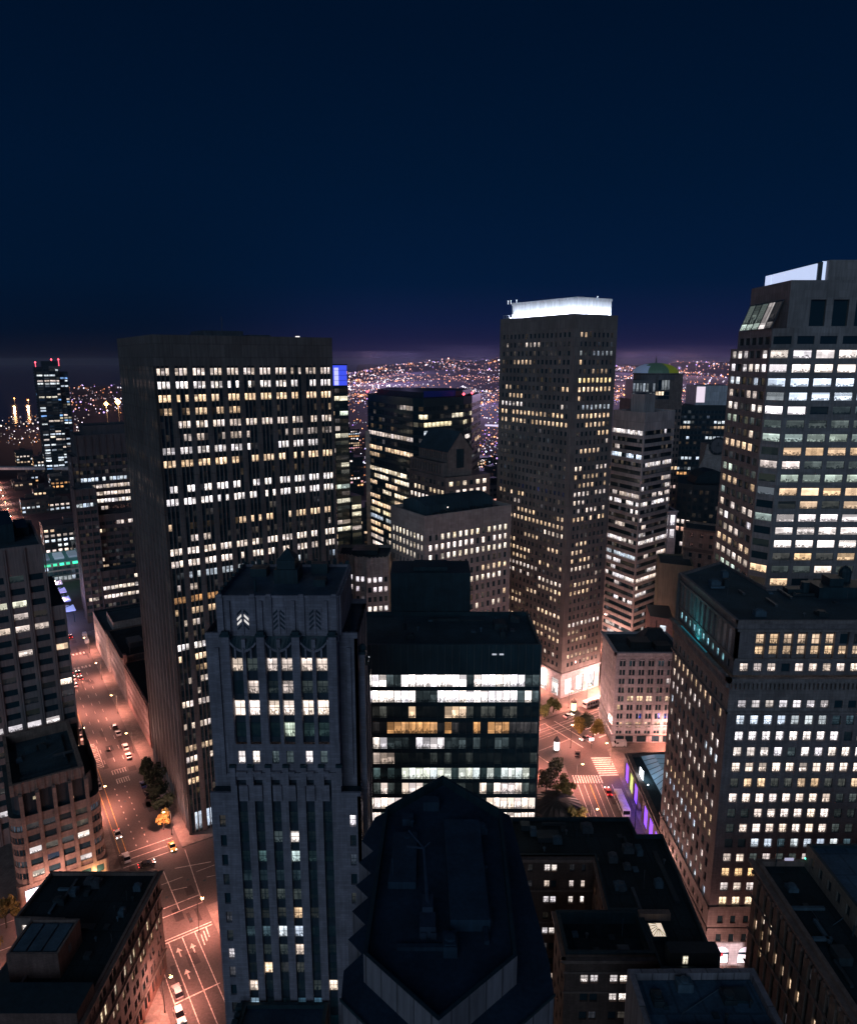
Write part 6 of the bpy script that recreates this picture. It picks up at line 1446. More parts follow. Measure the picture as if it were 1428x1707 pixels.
place_lamp(S(-21.9, 29), GA, 'street lamp on the left kerb above the rounded brown deco block')
place_lamp(S(-22.0, 76), GA, 'street lamp on the left kerb where the solid yellow lane line ends')
place_lamp(S(-8.8, -42.0), GA + .6, 'street lamp at the bottom crossing near the pale stepped tower')
place_lamp(S(-4.8, 3.5), GA + math.pi, 'street lamp glowing inside the small yellow tree by the bronze tower')
rest = [(S(-22, 110), GA), (S(-22, 142), GA), (S(-4, 100), GA + math.pi), (S(-4, 140), GA + math.pi), (S(-22, 175), GA), (S(-3.9, 178), GA + math.pi), (S(-22, 205), GA),  # further kerb lamps, many unseen, added for street glow and tower feet
        (S(-40, -12), GA - 1.57), (S(-60, -34), GA + 1.57), (S(-22.4, -62), GA), (S(-22.3, -36), GA + 1), (S(40, -5), GA - 1.57), (S(70, -33.6), GA + 1.57), (S(95, -5), GA - 1.57), (S(118, -33.8), GA + 1.57), (S(140, -5), GA - 1.57),
        (S(203, -5), GA - 1.57), (S(163, -3), GA - 1.57), (S(174, -3), GA - 1.57), (S(162.5, 18), GA), (S(187, -3), GA - 1.57), (S(222, 12), GA), (S(229, 34), GA + math.pi), (S(226, 58), GA), (S(188, -34), GA + 1.57), (S(225, -34), GA + 1.57), ((68.9, 185), math.pi), ((52.2, 180), 0), ((68.9, 145), math.pi), (S(-72, -12), GA - 1.57), (S(160, -31.8), GA + 2.3), ((95, 255), 2.0), ((69.0, 246), math.pi)]
for p, a in rest: place_lamp(p, a, REST_L)
# unseen blocks behind: the same lamps farther up the left street
for b in (240, 280, 330): 
    place_lamp(S(-21, b), GA, REST_L); place_lamp(S(-5, b + 15), GA + math.pi, REST_L)

# ================================================================== vehicles
TYRE = surf('tyre', (.015, .015, .015), .9, .1, 1); CHROME = surf('light_housing', (.3, .3, .3), .3, .1, 1, metal=.6)
CARGL = surf('car_glass', (.01, .012, .016), .1, .1, 1, spec=.6)
HEAD = glow('headlight_on', (1, .9, .8), 14); TAIL = glow('tail_light_on', (1, .05, .05), 9); TAILOFF = surf('tail_light_off', (.25, .01, .01), .4, .1, 1)
PAINTS = {k: surf(k + '_car_paint', c, .3, .08, .6, spec=.5) for k, c in (('white', (.62, .62, .62)), ('black', (.02, .02, .022)), ('silver', (.33, .34, .36)), ('yellow', (.62, .36, .03)), ('red', (.3, .02, .02)), ('blue', (.03, .07, .2)), ('grey', (.13, .13, .14)))}
def section(m, prof, y0, y1, mt, taper=0.0):
    """side profile (x, z) extruded across the car's width, with the top drawn in"""
    n = len(prof); zt = max(z for x, z in prof); zb = min(z for x, z in prof)
    def yy(y, z): return y * (1 - taper * (z - zb) / max(zt - zb, .01))
    for i in range(n):
        (xa, za), (xb, zb_) = prof[i], prof[(i + 1) % n]
        m.quad((xa, yy(y0, za), za), (xa, yy(y1, za), za), (xb, yy(y1, zb_), zb_), (xb, yy(y0, zb_), zb_), mt)
    m.poly([(x, yy(y0, z), z) for x, z in reversed(prof)], mt); m.poly([(x, yy(y1, z), z) for x, z in prof], mt)
def make_car(name, label, cat, paint, kind='car', on=False, sign=False):
    r = empty(name, (0, 0, 0), label, cat)
    L, Wd, H = {'car': (4.6, 1.82, 1.45), 'suv': (4.8, 1.95, 1.75), 'van': (5.6, 2.05, 2.4), 'bus': (12.2, 2.6, 3.1)}[kind]
    h = L / 2; b = MB(); g = MB(); hy = Wd / 2
    if kind == 'bus':
        section(b, [(-h, .35), (-h, 2.9), (-h + .25, H), (h - .3, H), (h, 2.8), (h, .35)], -hy, hy, 0, .03)
        b.prism(rectxy(-h + 1.5, -h + 4.2, -.8, .8), H, H + .28); b.prism(rectxy(h - 4.2, h - 2.2, -.7, .7), H, H + .22)
        for s in (-1, 1):
            for k in range(7): g.quad((-h + .7 + k * 1.58, s * hy * 1.0 + s * .01, 1.35), (-h + 2.05 + k * 1.58, s * hy + s * .01, 1.35), (-h + 2.05 + k * 1.58, s * hy * .985 + s * .01, 2.5), (-h + .7 + k * 1.58, s * hy * .985 + s * .01, 2.5))
        g.quad((h + .01, -hy * .9, 1.2), (h + .01, hy * .9, 1.2), (h + .01, hy * .88, 2.6), (h + .01, -hy * .88, 2.6)); g.quad((-h - .01, hy * .8, 1.5), (-h - .01, -hy * .8, 1.5), (-h - .01, -hy * .8, 2.5), (-h - .01, hy * .8, 2.5))
    elif kind == 'van':
        section(b, [(-h, .3), (-h, 2.25), (-h + .15, H), (h - 1.7, H), (h - .95, 1.35), (h - .1, 1.05), (h, .8), (h, .3)], -hy, hy, 0, .06)
        g.quad((h - 1.66, -hy * .86, H - .08), (h - .96, -hy * .9, 1.42), (h - .96, hy * .9, 1.42), (h - 1.66, hy * .86, H - .08))
        for s in (-1, 1): g.quad((h - 2.4, s * hy * .985, 1.4), (h - 1.35, s * hy * .985, 1.4), (h - 1.75, s * hy * .965, 2.1), (h - 2.4, s * hy * .965, 2.1))
    else:
        zb = .82 if kind == 'car' else .98
        section(b, [(-h, .28), (-h, .78), (-h + .1, zb), (h - .9, zb), (h - .1, zb - .14), (h, .6), (h, .28)], -hy, hy, 0, .04)
        rx0 = -h + (.75 if kind == 'car' else .15); roof0 = rx0 + .55; roof1 = h - 2.15
        cab = [(rx0, zb), (roof0, H), (roof1, H), (h - 1.25, zb)]
        section(g, cab, -hy * .93, hy * .93, 0, .14); b.prism([(roof0 + .02, -hy * .78), (roof1 - .02, -hy * .78), (roof1 - .02, hy * .78), (roof0 + .02, hy * .78)], H - .02, H + .03)
        for s in (-1, 1): b.tube([(roof0 + .9, s * hy * .82, H), (roof0 + .85, s * hy * .93, zb)], .05, 4)
        for s in (-1, 1): b.box((h - 1.55, s * (hy + .08), zb), .15, .2, .14)
    b.obj('body', [paint], r); g.obj('window_glass', [CARGL], r)
    ax = (h - .95, -h + .95) if kind != 'bus' else (h - 2.6, -h + 3.0); rr = .33 if kind != 'bus' else .5
    for x in ax:
        for s in (-1, 1):
            wm = MB(); wm.tube([(x, s * (hy - .22), rr), (x, s * (hy + .01), rr)], rr, 12); wo = wm.obj('wheel', [TYRE], r)
            hm = MB(); hm.tube([(x, s * (hy + .005), rr), (x, s * (hy + .025), rr)], rr * .55, 8); hm.obj('hub', [CHROME], wo)
    for s in (-1, 1):
        hl = MB(); hl.box((h + .01, s * hy * .72, .6 if kind != 'bus' else .75), .08, .34, .16); hl.obj('headlight', [HEAD if on else CHROME], r)
        tl = MB(); tl.box((-h - .01, s * hy * .8, .66 if kind != 'bus' else .9), .08, .26, .18); tl.obj('tail_light', [TAIL if on else TAILOFF], r)
    if sign:
        sm = MB(); sm.box((0, 0, H + .03), .3, .8, .22); sm.obj('roof_sign', [glow('taxi_sign', (1, .8, .4), 2)], r)
    return r
proto = {}
def car(p, ang, label, kind='car', paint='white', on=False, sign=False, name='parked_car', cat='car', group=None):
    key = (kind, paint, on, sign)
    if key not in proto: o = make_car(name, label, cat, PAINTS[paint], kind, on, sign); proto[key] = o
    else: o = copy_tree(proto[key]); o.name = name
    o.location = (p[0], p[1], .004); o.rotation_euler = (0, 0, ang); o['label'] = label; o['category'] = cat
    o['group'] = group or 'vehicles on the streets'
UP = GA + math.pi / 2; DN_ = GA - math.pi / 2
car(S(-6.9, 68.1), UP, 'white van parked on the right kerb of the left street under the lamp', 'suv')
car(S(-7.1, 60.5), UP, 'white hatchback parked just below the white van by the lamp')
car(S(-7.2, 81.1), UP, 'white car parked third from the lamp, next to the black car')
car(S(-7.4, 87.7), UP, 'black car parked at the top of the row of white cars', 'car', 'black')
car(S(-19.5, 12.7), DN_, 'white car standing alone beside the rounded deco block', 'car', 'white', True, name='moving_car')
car(S(-19.4, -.6), UP, 'white car with black windows waiting at the stop line by the avenue', 'suv', 'white')
car(S(-6.3, -3.1), DN_, 'yellow taxi at the corner below the bronze tower', 'car', 'yellow', True, True, name='taxi', cat='taxi')
car(S(-18.6, -58.3), UP, 'silver estate car parked at the bottom beside the red brick block', 'suv', 'silver')
car(S(-19.8, -65), DN_, 'white car with headlamps on just below the silver estate car', 'suv', 'white', True, name='moving_car')
car(S(-20.4, 85.5), DN_, 'white car parked on the left kerb near the yellow lane line')
car(S(-20.4, 91.5), DN_, 'grey car parked behind the white one near the yellow lane line', 'car', 'grey')
car(S(-20.3, 44.6), DN_, 'silver car at the lower end of the left kerb row above the deco block', 'car', 'silver')
car(S(-20.3, 51), DN_, 'white car second in the left kerb row above the deco block')
car(S(-20.3, 57.5), DN_, 'black car third in the left kerb row above the deco block', 'car', 'black')
car(S(-14.8, -7), GA, 'dark car crossing the avenue by the red brick roof', 'car', 'black', True, name='moving_car')
car(S(-6.6, 37.4), UP, 'dark blue car parked beside the row of dark trees, upper one', 'car', 'blue')
car(S(-6.5, 30.3), UP, 'black car parked beside the row of dark trees, lower one', 'car', 'black')
for i, (a, b) in enumerate(((-15.4, 148.3), (-12.6, 153.7), (-15.8, 139.3), (-12.5, 146.5), (-15.6, 156.8))):
    car(S(a, b), UP, 'car with red tail lamps queueing before the ladder crossing', 'car', 'white' if i % 2 == 0 else 'grey', True, name='moving_car', group='cars queueing at the far crossing')
car(S(-3.0, 195.2), UP, 'white van at the street bend beside the beige penthouse block, nearer one', 'van'); car(S(-2.6, 204.8), UP, 'white van at the street bend beside the beige penthouse block, farther one', 'van')
car(S(-9.4, 207.8), UP, 'red car turning at the street bend', 'car', 'red', True, name='moving_car'); car(S(-13.5, 214), UP, 'silver car far up the left street at the bend', 'car', 'silver', True, name='moving_car')
car(S(175.1, -6.6), GA, 'white roofed bus before the shops of the crown tower', 'bus', 'white', name='bus', cat='bus')
car((66.2, 219.8), -math.pi / 2, 'white roofed bus beside the violet lit pavilion', 'bus', 'white', name='bus', cat='bus')
car((75.6, 259.6), math.pi, 'white delivery van in front of the cream ornate corner block', 'van', 'white', name='van', cat='van')
car(S(157.6, -8.6), GA, 'white car near the round kiosk before the crown tower', 'car', 'white', True, name='moving_car')
car((57.8, 253.0), 1.3, 'black car standing under the orange lamp at the right junction', 'car', 'black')
car((63.6, 228), math.pi / 2, 'red car with tail lamps on at the striped crossing', 'car', 'red', True, name='moving_car')
car(S(150, -26), GA + math.pi, 'silver car beside the lit sign at the right junction', 'car', 'silver', True, name='moving_car')

# ================================================================== kiosks, sign, signals
def kiosk(p, label, col, s):
    r = empty('advertising_column', (p[0], p[1], 0), label, 'kiosk', 'round advertising columns')
    b = MB(); b.lathe((p[0], p[1], 0), [(1.25, 0), (1.25, .6), (1.1, .8)], 12); b.obj('base', [POLE], r)
    g = MB(); g.lathe((p[0], p[1], .8), [(1.05, 0), (1.05, 3.6)], 12); g.obj('lit_panel', [glow('kiosk_panel', col, s)], r)
    c = MB(); c.lathe((p[0], p[1], 4.4), [(1.3, 0), (1.35, .35), (1.05, .9), (.5, 1.5), (.12, 2.2)], 12); c.obj('cap', [POLE], r)
kiosk((63.2, 288.0), 'round kiosk with yellowish lit panel before the white roofed bus', (1, .9, .5), 2.2); kiosk((50.1, 255.7), 'round kiosk with white lit panel standing alone at the right junction', (.9, .95, 1), 2.6)
def signpost(p, label):
    r = empty('street_sign', (p[0], p[1], 0), label, 'sign'); b = MB(); b.tube([(p[0], p[1], 0), (p[0], p[1], 4)], .1); b.obj('post', [POLE], r)
    g = MB(); g.box((p[0], p[1], 3.2), 1.9, .2, 1.2, .2); g.obj('sign_panel', [glow('sign_panel_light', (.85, .9, 1), 1.2)], r)
signpost((64.2, 257.8), 'small white lit sign on a post at the right junction')
sig = None
def signal(p, ang, label, colr):
    r = empty('traffic_light', (p[0], p[1], .15), label, 'traffic light', 'traffic lights at the junctions')
    b = MB(); b.tube([(0, 0, 0), (0, 0, 5.6)], .09); b.tube([(0, 0, 5.4), (2.6, 0, 5.7)], .06); b.obj('pole', [POLE], r)
    h = MB(); h.box((2.6, 0, 5.1), .36, .3, 1.05); h.obj('signal_head', [BLACK], r)
    l = MB(); l.lathe((2.6, -.2, 5.75 if colr == 0 else 5.2), [(.02, 0), (.13, .05), (.13, .15)], 8); l.obj('signal_lamp', [bpy.data.materials['red_beacon'] if colr == 0 else glow('green_signal', (.1, 1, .6), 6)], r)
    r.rotation_euler = (0, 0, ang)
signal(S(-5.4, -38), GA + math.pi, 'traffic light on the bottom crossing beside the pale stepped tower', 0); signal(S(-3.8, -3.2), GA + math.pi, 'traffic light at the bronze tower corner near the taxi', 1); signal(S(-4.2, 56), GA + math.pi, 'traffic light below the parked white cars on the left street', 0)
signal((69.8, 252), math.pi, 'traffic light at the striped crossing by the violet lit pavilion', 0)

# round sunken plaza pavilion with ribbed roof
def plaza_roof():
    r = empty('plaza_pavilion', (43, 216.5, 0), 'round ribbed dark roof of the plaza pavilion by the glass block', 'pavilion')
    m = MB(); m.lathe((43, 215.5, 0), [(7.5, 0), (7.5, 3.2)], 24); m.obj('wall', [DARKGLASS], r)
    m = MB(); n = 24; prof = [(8.6, 3.2), (8.4, 3.7), (4.5, 5.2), (.4, 6.0)]
    m.lathe((43, 215.5, 0), prof, n)
    for k in range(n):
        t = 2 * math.pi * k / n; m.tube([(43 + rr * math.cos(t), 215.5 + rr * math.sin(t), z + .08) for rr, z in prof[1:]], .12, 4)
    m.obj('roof', [M_DK2], r)
plaza_roof()

# ================================================================== trees
LEAF = {}
def leafmat(name, c):
    m, nt, b = nodes(name); n = nt.nodes.new('ShaderNodeTexNoise'); n.inputs['Scale'].default_value = 1.3; n.inputs['Detail'].default_value = 4
    tc = nt.nodes.new('ShaderNodeTexCoord'); nt.links.new(tc.outputs['Object'], n.inputs['Vector'])
    r = nt.nodes.new('ShaderNodeValToRGB'); r.color_ramp.elements[0].position = .3; r.color_ramp.elements[1].position = .7
    r.color_ramp.elements[0].color = (*[x * .45 for x in c], 1); r.color_ramp.elements[1].color = (*c, 1)
    nt.links.new(n.outputs['Fac'], r.inputs[0]); nt.links.new(r.outputs[0], b.inputs['Base Color']); b.inputs['Roughness'].default_value = .8
    return m
LF1 = leafmat('green_leaves', (.10, .13, .035)); LF2 = leafmat('dark_leaves', (.035, .06, .03)); LF3 = leafmat('autumn_leaves', (.20, .15, .03))
BARK = surf('bark', (.06, .045, .035), .9, .3, 2)
def tree(p, h, rad, mat, label, seed, group):
    rg = random.Random(seed); r = empty('street_tree', (p[0], p[1], 0), label, 'tree', group)
    t = MB(); top = h * .55; t.tube([(p[0], p[1], 0), (p[0] + .1, p[1], top * .6), (p[0], p[1] + .1, top)], .2, 6, r1=.1)
    cl = []
    for k in range(11):
        a = rg.uniform(0, 6.28); rr = rad * math.sqrt(rg.random()) * .8; z = h * rg.uniform(.45, .92); c = Vector((p[0] + rr * math.cos(a), p[1] + rr * math.sin(a), z)); cl.append((c, rad * rg.uniform(.28, .5)))
        t.tube([(p[0], p[1], top * rg.uniform(.6, 1)), tuple(c)], .07, 4, r1=.03)
    t.obj('trunk', [BARK], r)
    m = MB()
    for c, cr in cl:
        for k in range(120):
            v = Vector((rg.gauss(0, 1), rg.gauss(0, 1), rg.gauss(0, .8))); v = v.normalized() * cr * rg.random() ** .4; q = c + v
            s = rg.uniform(.14, .34); u = Vector((rg.gauss(0, 1), rg.gauss(0, 1), rg.gauss(0, 1))).normalized(); w_ = u.orthogonal().normalized()
            m.quad(q - u * s - w_ * s * .6, q + u * s - w_ * s * .6, q + u * s + w_ * s * .6, q - u * s + w_ * s * .6)
    m.obj('crown', [mat], r)
TG = 'street trees'
for i, (x, y, h, rd, mt, lb) in enumerate([
    (49.3, 282.5, 7.5, 3.6, LF1, 'green tree left of the round kiosk by the crown tower'), (54.2, 287.0, 6.5, 3.0, LF1, 'smaller green tree close to the crown tower corner'),
    (66.2, 263.8, 8.5, 4.4, LF3, 'large yellow green tree under the orange lamp at the right junction'), (64.4, 272, 7, 3.4, LF2, 'dark green tree behind the large lamp lit tree'), (61.4, 268, 7, 3.2, LF3, 'yellow lit tree left of the large lamp lit tree'),
    (41.8, 229, 8, 4.0, LF2, 'dark tree beside the glass block on the plaza'), (47.0, 223.5, 8, 4.0, LF1, 'round green tree at the plaza edge nearest the striped crossing'), (46.5, 236.5, 7, 3.4, LF2, 'dark tree at the back of the plaza row'), (49, 209, 6.5, 3.0, LF1, 'low green tree at the plaza corner by the dark roof'),
    (*S(-4.6, 40), 9, 3.2, LF2, 'dark tree at the top of the row by the bronze tower'), (*S(-4.4, 34.5), 9, 3.6, LF2, 'second dark tree in the row by the bronze tower'), (*S(-4.4, 28), 9.5, 3.8, LF2, 'third dark tree in the row by the bronze tower'), (*S(-4.2, 21.5), 9.5, 3.6, LF2, 'fourth dark tree in the row by the bronze tower'), (*S(-4.2, 15), 8.5, 3.2, LF2, 'fifth dark tree in the row by the bronze tower'),
    (*S(-6.4, 7.6), 7.2, 2.6, LF3, 'small yellow lamp lit tree at the corner of the bronze tower'),
    (*S(-52, -12), 9, 4.4, LF3, 'yellow green tree at the left edge below the deco block'), (*S(-57, -20), 8.5, 4, LF3, 'second yellow green tree at the left edge, lower down'), (*S(-33.5, -11.6), 7, 2.4, LF3, 'small tree against the base of the rounded deco block')]):
    tree((x, y), h, rd, mt, lb, 300 + i, TG)

# ================================================================== far city: blocks, lights, shore, hills
def far_block(x, y, w_, d_, z, ang, seed, label, group, p=.3, st=(.5, 1.2), pal=((WARM, 2), (NEUT, 2), (COOL, 2), (AMBER, 1)), mat=None, name='city_block', violet=False):
    B = Bld(name, label, 'building', (x, y), [mat or M_DK2, M_DK, M_DK2], group, cap=10)
    ca, sa = math.cos(ang), math.sin(ang)
    P = [(x + a * ca - b * sa, y + a * sa + b * ca) for a, b in ((-w_ / 2, -d_ / 2), (w_ / 2, -d_ / 2), (w_ / 2, d_ / 2), (-w_ / 2, d_ / 2))]
    rows = []; q = z - 3
    while q > 3: rows.append((q - 2.0, q)); q -= 4.0
    for i, L in ((0, w_), (3, d_)):
        B.fac(P[i], P[(i + 1) % 4], 0, z, cols_n(L, max(2, int(L / 4)), .6), rows, .2, 'punch', Lit(seed + i, p, pal, st, dim=.2, run=.4), reveal=False)
    B.walls(P, 0, z, skip=(0, 3)); B.mb.poly([(*t, z) for t in P], 2)
    rg = random.Random(seed); m = MB(); m.box((x + rg.uniform(-w_ / 5, w_ / 5), y, z), w_ * .3, d_ * .3, rg.uniform(2, 5), ang); B.part('roof_plant', m, [M_DK2])
    return B
rg = random.Random(99)
GL = 'low dark city blocks with scattered lit windows on the far left'
for i in range(52):                                               # left distance, along and beyond the left street
    b = rg.uniform(330, 980); a = rg.choice([rg.uniform(-95, -30), rg.uniform(6, 60), rg.uniform(6, 110)])
    if 28 < a < 82 and 760 < b < 850: continue
    x, y = S(a, b); far_block(x, y, rg.uniform(18, 32), rg.uniform(18, 30), rg.uniform(8, 30), GA, 1000 + i * 7, 'low dark city block with scattered lit windows up the left street', GL, p=rg.uniform(.3, .7), st=(.6, 1.3))
GM = 'mid height blocks in the gap between the towers'
for i in range(40):                                               # middle and right gaps
    y = rg.uniform(480, 1500); u = rg.choice([rg.uniform(-.14, .12), rg.uniform(.24, .43)])
    x = u * y; far_block(x, y, rg.uniform(22, 45), rg.uniform(20, 40), rg.uniform(12, 46) if u < .2 else rg.uniform(15, 60), GA + rg.choice((0, 0, .78)), 2000 + i * 7, 'city block with scattered lit windows in the gap between towers', GM, p=rg.uniform(.35, .8), st=(.7, 1.6), pal=((WARM, 2), (NEUT, 2), (COOL, 1), (AMBER, 2), ((.7, .4, 1), 1), ((1, .5, .5), 1)))
# particular far blocks
B = far_block(52, 560, 30, 24, 56, GA, 3001, 'violet lit block of small windows in the gap left of the crown tower', None, .75, (.5, 1.1), (((.6, .25, 1), 3), ((1, .45, .35), 2), (AMBER, 1)), M_V)
B = far_block(62, 470, 16, 14, 92, GA, 3002, 'slim pale blue lit tower close to the left edge of the crown tower', None, .45, (.6, 1.2), ((COOL, 2), (WHITE, 1)), M_V)
far_block(33, 500, 40, 22, 26, GA, 3003, 'low flat block below the violet lit one', None, .7, (.5, 1.0), ((COOL, 2), ((.2, .8, .7), 1)), M_V)
far_block(30, 1150, 60, 30, 62, 0, 3004, 'far block with a bright blue lit side above the dark glass tower', None, .8, (.6, 1.2), (((.12, .2, 1), 3), (COOL, 1)))
# green lit canopy hall up the left street
def green_hall():
    H = Bld('transit_hall', 'low glass hall with a bright green edged canopy on the left street', 'hall', S(2, 330), [M_V, M_DK2], cap=30); r = H.root
    P = rect(-16, 22, 322, 352); rows = [(1.2, 4.2), (5.2, 8.0), (9.0, 11.4)]
    H.fac(P[0], P[1], 0, 14, cols_n(38, 14, .8), rows, .3, 'horz', Lit(261, .7, ((COOL, 2), (GREEN, 1), (NEUT, 1)), (.25, .9), dim=.6, run=.5), msp=1); H.walls(P, 0, 14, skip=(0,))
    m = MB(); m.prism(rect(-17, 23, 321, 353), 14, 14.6); m.obj('roof', [glow('hall_roof_glass', (.05, .16, .17), .30)], r)
    for k in range(10):
        m = MB(); m.prism(rect(-17 + 4 * k, -17 + 4 * k + RNG.uniform(2.2, 3.9), 320.4, 321), 12.4, 14.0); m.obj('green_fascia', [glow('green_fascia_light', (.05, 1, .5), RNG.choice((.25, .6, 1.4)))], r)
    for k in range(4):
        m = MB(); m.prism(rect(-12 + k * 9, -6 + k * 9, 330, 345), 14.6, 16); m.obj('roof_light', [glow('hall_skylight', (.3, .4, .5), (.2, .5, .3, .7)[k])], r)
    for k in range(4):
        c = S(-13 + 1.5 * k, 236 + k * 20); q = empty('bus_ramp_roof', (*c, 0), 'blue white lit canopy, number %s from the ladder crossing up the left street' % ('one', 'two', 'three', 'four')[k], 'canopy', 'lit canopies over the left street')
        m = MB(); m.prism(rect(-19, -3, 232 + k * 20, 243 + k * 20), 7.0, 7.5); m.obj('canopy', [glow('canopy_tint_light_%d' % k, [(.35, .42, .9), (.22, .3, .75), (.42, .40, .85), (.5, .42, .6)][k], [.75, .6, .55, .5][k])], q)
        m = MB(); m.tube([(*S(-18, 233 + k * 20), 7.6), (*S(-4, 242 + k * 20), 7.6)], .35, 4)
        for a in (-18, -4): m.tube([(*S(a, 233 + k * 20), 0), (*S(a, 233 + k * 20), 7)], .3, 5)
        m.obj('truss', [BLACK], q)
green_hall()
flat('far_road', [[S(-19, 360), S(-7, 360), S(-14, 900), S(-24, 900)]], .3, ASPH)
for k, (b, c) in enumerate(((222, (.45, .45, 1)), (252, (.35, .4, 1)), (285, (.5, .6, 1)), (312, (.2, 1, .7)), (345, (.7, .8, 1)))):
    l = bpy.data.lights.new('canopy_tint_light', 'POINT'); l.energy = 6000 if b < 300 else 1300; l.color = c; l.shadow_soft_size = 1.5; o = bpy.data.objects.new('canopy_tint_light', l); COL.objects.link(o); o.location = (*S(-12, b), 10.5)  # lamps without fittings, added to colour the far end of the street
for b in range(380, 860, 40):
    place_lamp(S(-20 if b % 80 else -6, b), GA, 'street lamp on the far stretch of the left street', 1 if b % 3 == 0 else 0)
# overpass
def overpass():
    r = empty('overpass', (-560, 880, 0), 'pale lit elevated road crossing the far left', 'bridge')
    m = MB(); m.prism(rectxy(-760, -452, 900, 912), 14, 17); m.obj('deck', [M_WHITE], r)
    for k in range(7):
        p = MB(); p.box((-740 + k * 46, 906, 0), 4, 6, 14); p.obj('pier', [M_TAN], r)
overpass()
for k in range(6): pass
# water and far shore
WATER = surf('bay_water_surface', (.004, .006, .014), .16, .1, .02, spec=.5)
flat('water', [[(-25000, 1500), (-2500, 1560), (-880, 1740), (-1240, 2500), (-2100, 4300), (-620, 4300), (-900, 9000), (-2500, 26000), (-25000, 26000)]], .35, WATER)
def hill_mesh(name, x0, x1, y0, y1, nx, ny, f):
    m = MB(); g = [[(x0 + (x1 - x0) * i / nx, y0 + (y1 - y0) * j / ny) for i in range(nx + 1)] for j in range(ny + 1)]
    for j in range(ny):
        for i in range(nx):
            q = [g[j][i], g[j][i + 1], g[j + 1][i + 1], g[j + 1][i]]; m.quad(*[(x, y, f(x, y)) for x, y in q])
    o = m.obj(name, [LAND]); o['kind'] = 'structure'; return o
def hz(x, y):
    t = (y - 3600) / 5000.0
    if t < 0: t = 0
    e = max(0, min(1, (x + 900) / 900)) * (1 - max(0, (y - 7600)) / 1400 if y > 7600 else 1)
    s = 58 * math.sin(x / 610 + 1.2) + 36 * math.sin(x / 271 + y / 1900) + 18 * math.sin(x / 97)
    return max(-4, e * (min(1, t * 1.25) * (132 + .9 * s * .7) ) - 3)
hill_mesh('hills', -1500, 5200, 3500, 9000, 70, 40, hz)
def hill_far(x, y):
    d = math.exp(-((x - 1150) / 520.0) ** 2) * 85 + math.exp(-((x - 4300) / 900.0) ** 2) * 40
    return (70 + d + 20 * math.sin(x / 900)) * math.exp(-((y - 11000) / 900.0) ** 2) - 3
hill_mesh('mountain', -800, 7000, 9300, 12600, 50, 14, hill_far)
def lights(name, pts):
    m = MB(); cols = []
    for p, r_, c in pts:
        m.octa(p, r_); cols += [c] * 24
    o = m.obj(name, [CITYL]); ca = o.data.color_attributes.new('lit', 'FLOAT_COLOR', 'CORNER')
    ca.data.foreach_set('color', [v for c in cols for v in (*c, 1)]); o['kind'] = 'stuff'; return o
CITYL = attr_glow('city_lamp'); ORANGE, PINK, LW = (1, .36, .13), (1, .46, .38), (.95, .84, 1)
rg = random.Random(5); pts = []
def lamp_at(x, y, s=1.0, c=None, h=None):
    z = (hz(x, y) if 3500 < y < 9000 and -1500 < x < 5200 else 0) + (rg.uniform(6, 16) if h is None else h)
    d = math.hypot(x, y); c = c or rg.choice([ORANGE, ORANGE, PINK, PINK, PINK, LW, LW, (.75, .6, 1), (.55, .35, 1)]); k = rg.choice([.2, .35, .6, 1.0, 1.8, 3.6]) * s
    pts.append(((x, y, z), d * .00072 * rg.choice([.6, .8, 1, 1, 1.6]), tuple(v * k for v in c)))
for u0, u1, n in ((-.16, .135, 1100), (.235, .46, 800)):
    for i in range(n):
        yy = rg.random() ** .75 * 1.0; f_ = 12 + 70 * rg.random() ** 1.25                     # even spread in depth as seen from a height
        y = CAMZ * 1221 / f_; y = min(y, 8800 * rg.uniform(.75, 1)); lamp_at(rg.uniform(u0, u1) * y, y)
    for i in range(120):                                            # lit avenues of the far city
        y = CAMZ * 1221 / rg.uniform(15, 75); x = rg.uniform(u0, u1) * y; a = GA + rg.choice((0, math.pi / 2, .6, 1.2)); L = y * rg.uniform(.05, .22); n_ = rg.randint(8, 24); c = rg.choice((ORANGE, PINK, LW))
        for k in range(n_):
            t = (k / n_ - .5) * L; px, py = x + math.cos(a) * t, y + math.sin(a) * t
            if py > 8800 or not (u0 < px / py < u1): continue
            lamp_at(px, py, rg.choice((.6, .8, 1.3)), c)
for (u, y, L, a, s, c, n_) in ((-.075, 3900, 620, .06, 2.6, LW, 46), (-.02, 4300, 900, .1, 2.2, PINK, 46), (.03, 3300, 420, .55, 2.8, LW, 46), (.06, 4600, 900, .25, 2.0, PINK, 50), (.09, 2500, 260, 1.2, 1.6, ORANGE, 20),
                              (.33, 2600, 330, -.25, 2.6, LW, 40), (.28, 3600, 420, -.6, 2.0, ORANGE, 30), (.36, 3000, 350, .2, 2, PINK, 24), (.34, 1900, 120, .1, 1.6, ORANGE, 18), (.10, 6900, 260, 0, 1.8, ORANGE, 18)):
    for k in range(n_):
        t = (k / n_ - .5) * L; lamp_at(u * y + math.cos(a) * t + rg.uniform(-8, 8), y + math.sin(a) * t + rg.uniform(-12, 12), s, c)
for i in range(130):                                               # port and flats on the left
    f_ = rg.uniform(42, 95); y = CAMZ * 1221 / f_; u = rg.uniform(-.50, -.42); lamp_at(u * y, y)
for i in range(230):
    f_ = rg.uniform(98, 150); y = CAMZ * 1221 / f_; u = rg.uniform(-.60, -.47); lamp_at(u * y, y, .8, rg.choice([ORANGE, LW, NEUT]))
for i in range(26): lamp_at(-.53 * 2700 + 14 * i, 2700 + rg.uniform(-20, 20), 2.0, LW, 10)
for i in range(900):                                               # streets among the nearer gaps
    y = rg.uniform(520, 1500); u = rg.choice([rg.uniform(-.15, .125), rg.uniform(.25, .43)]); lamp_at(u * y, y, 1.0, None, 7)
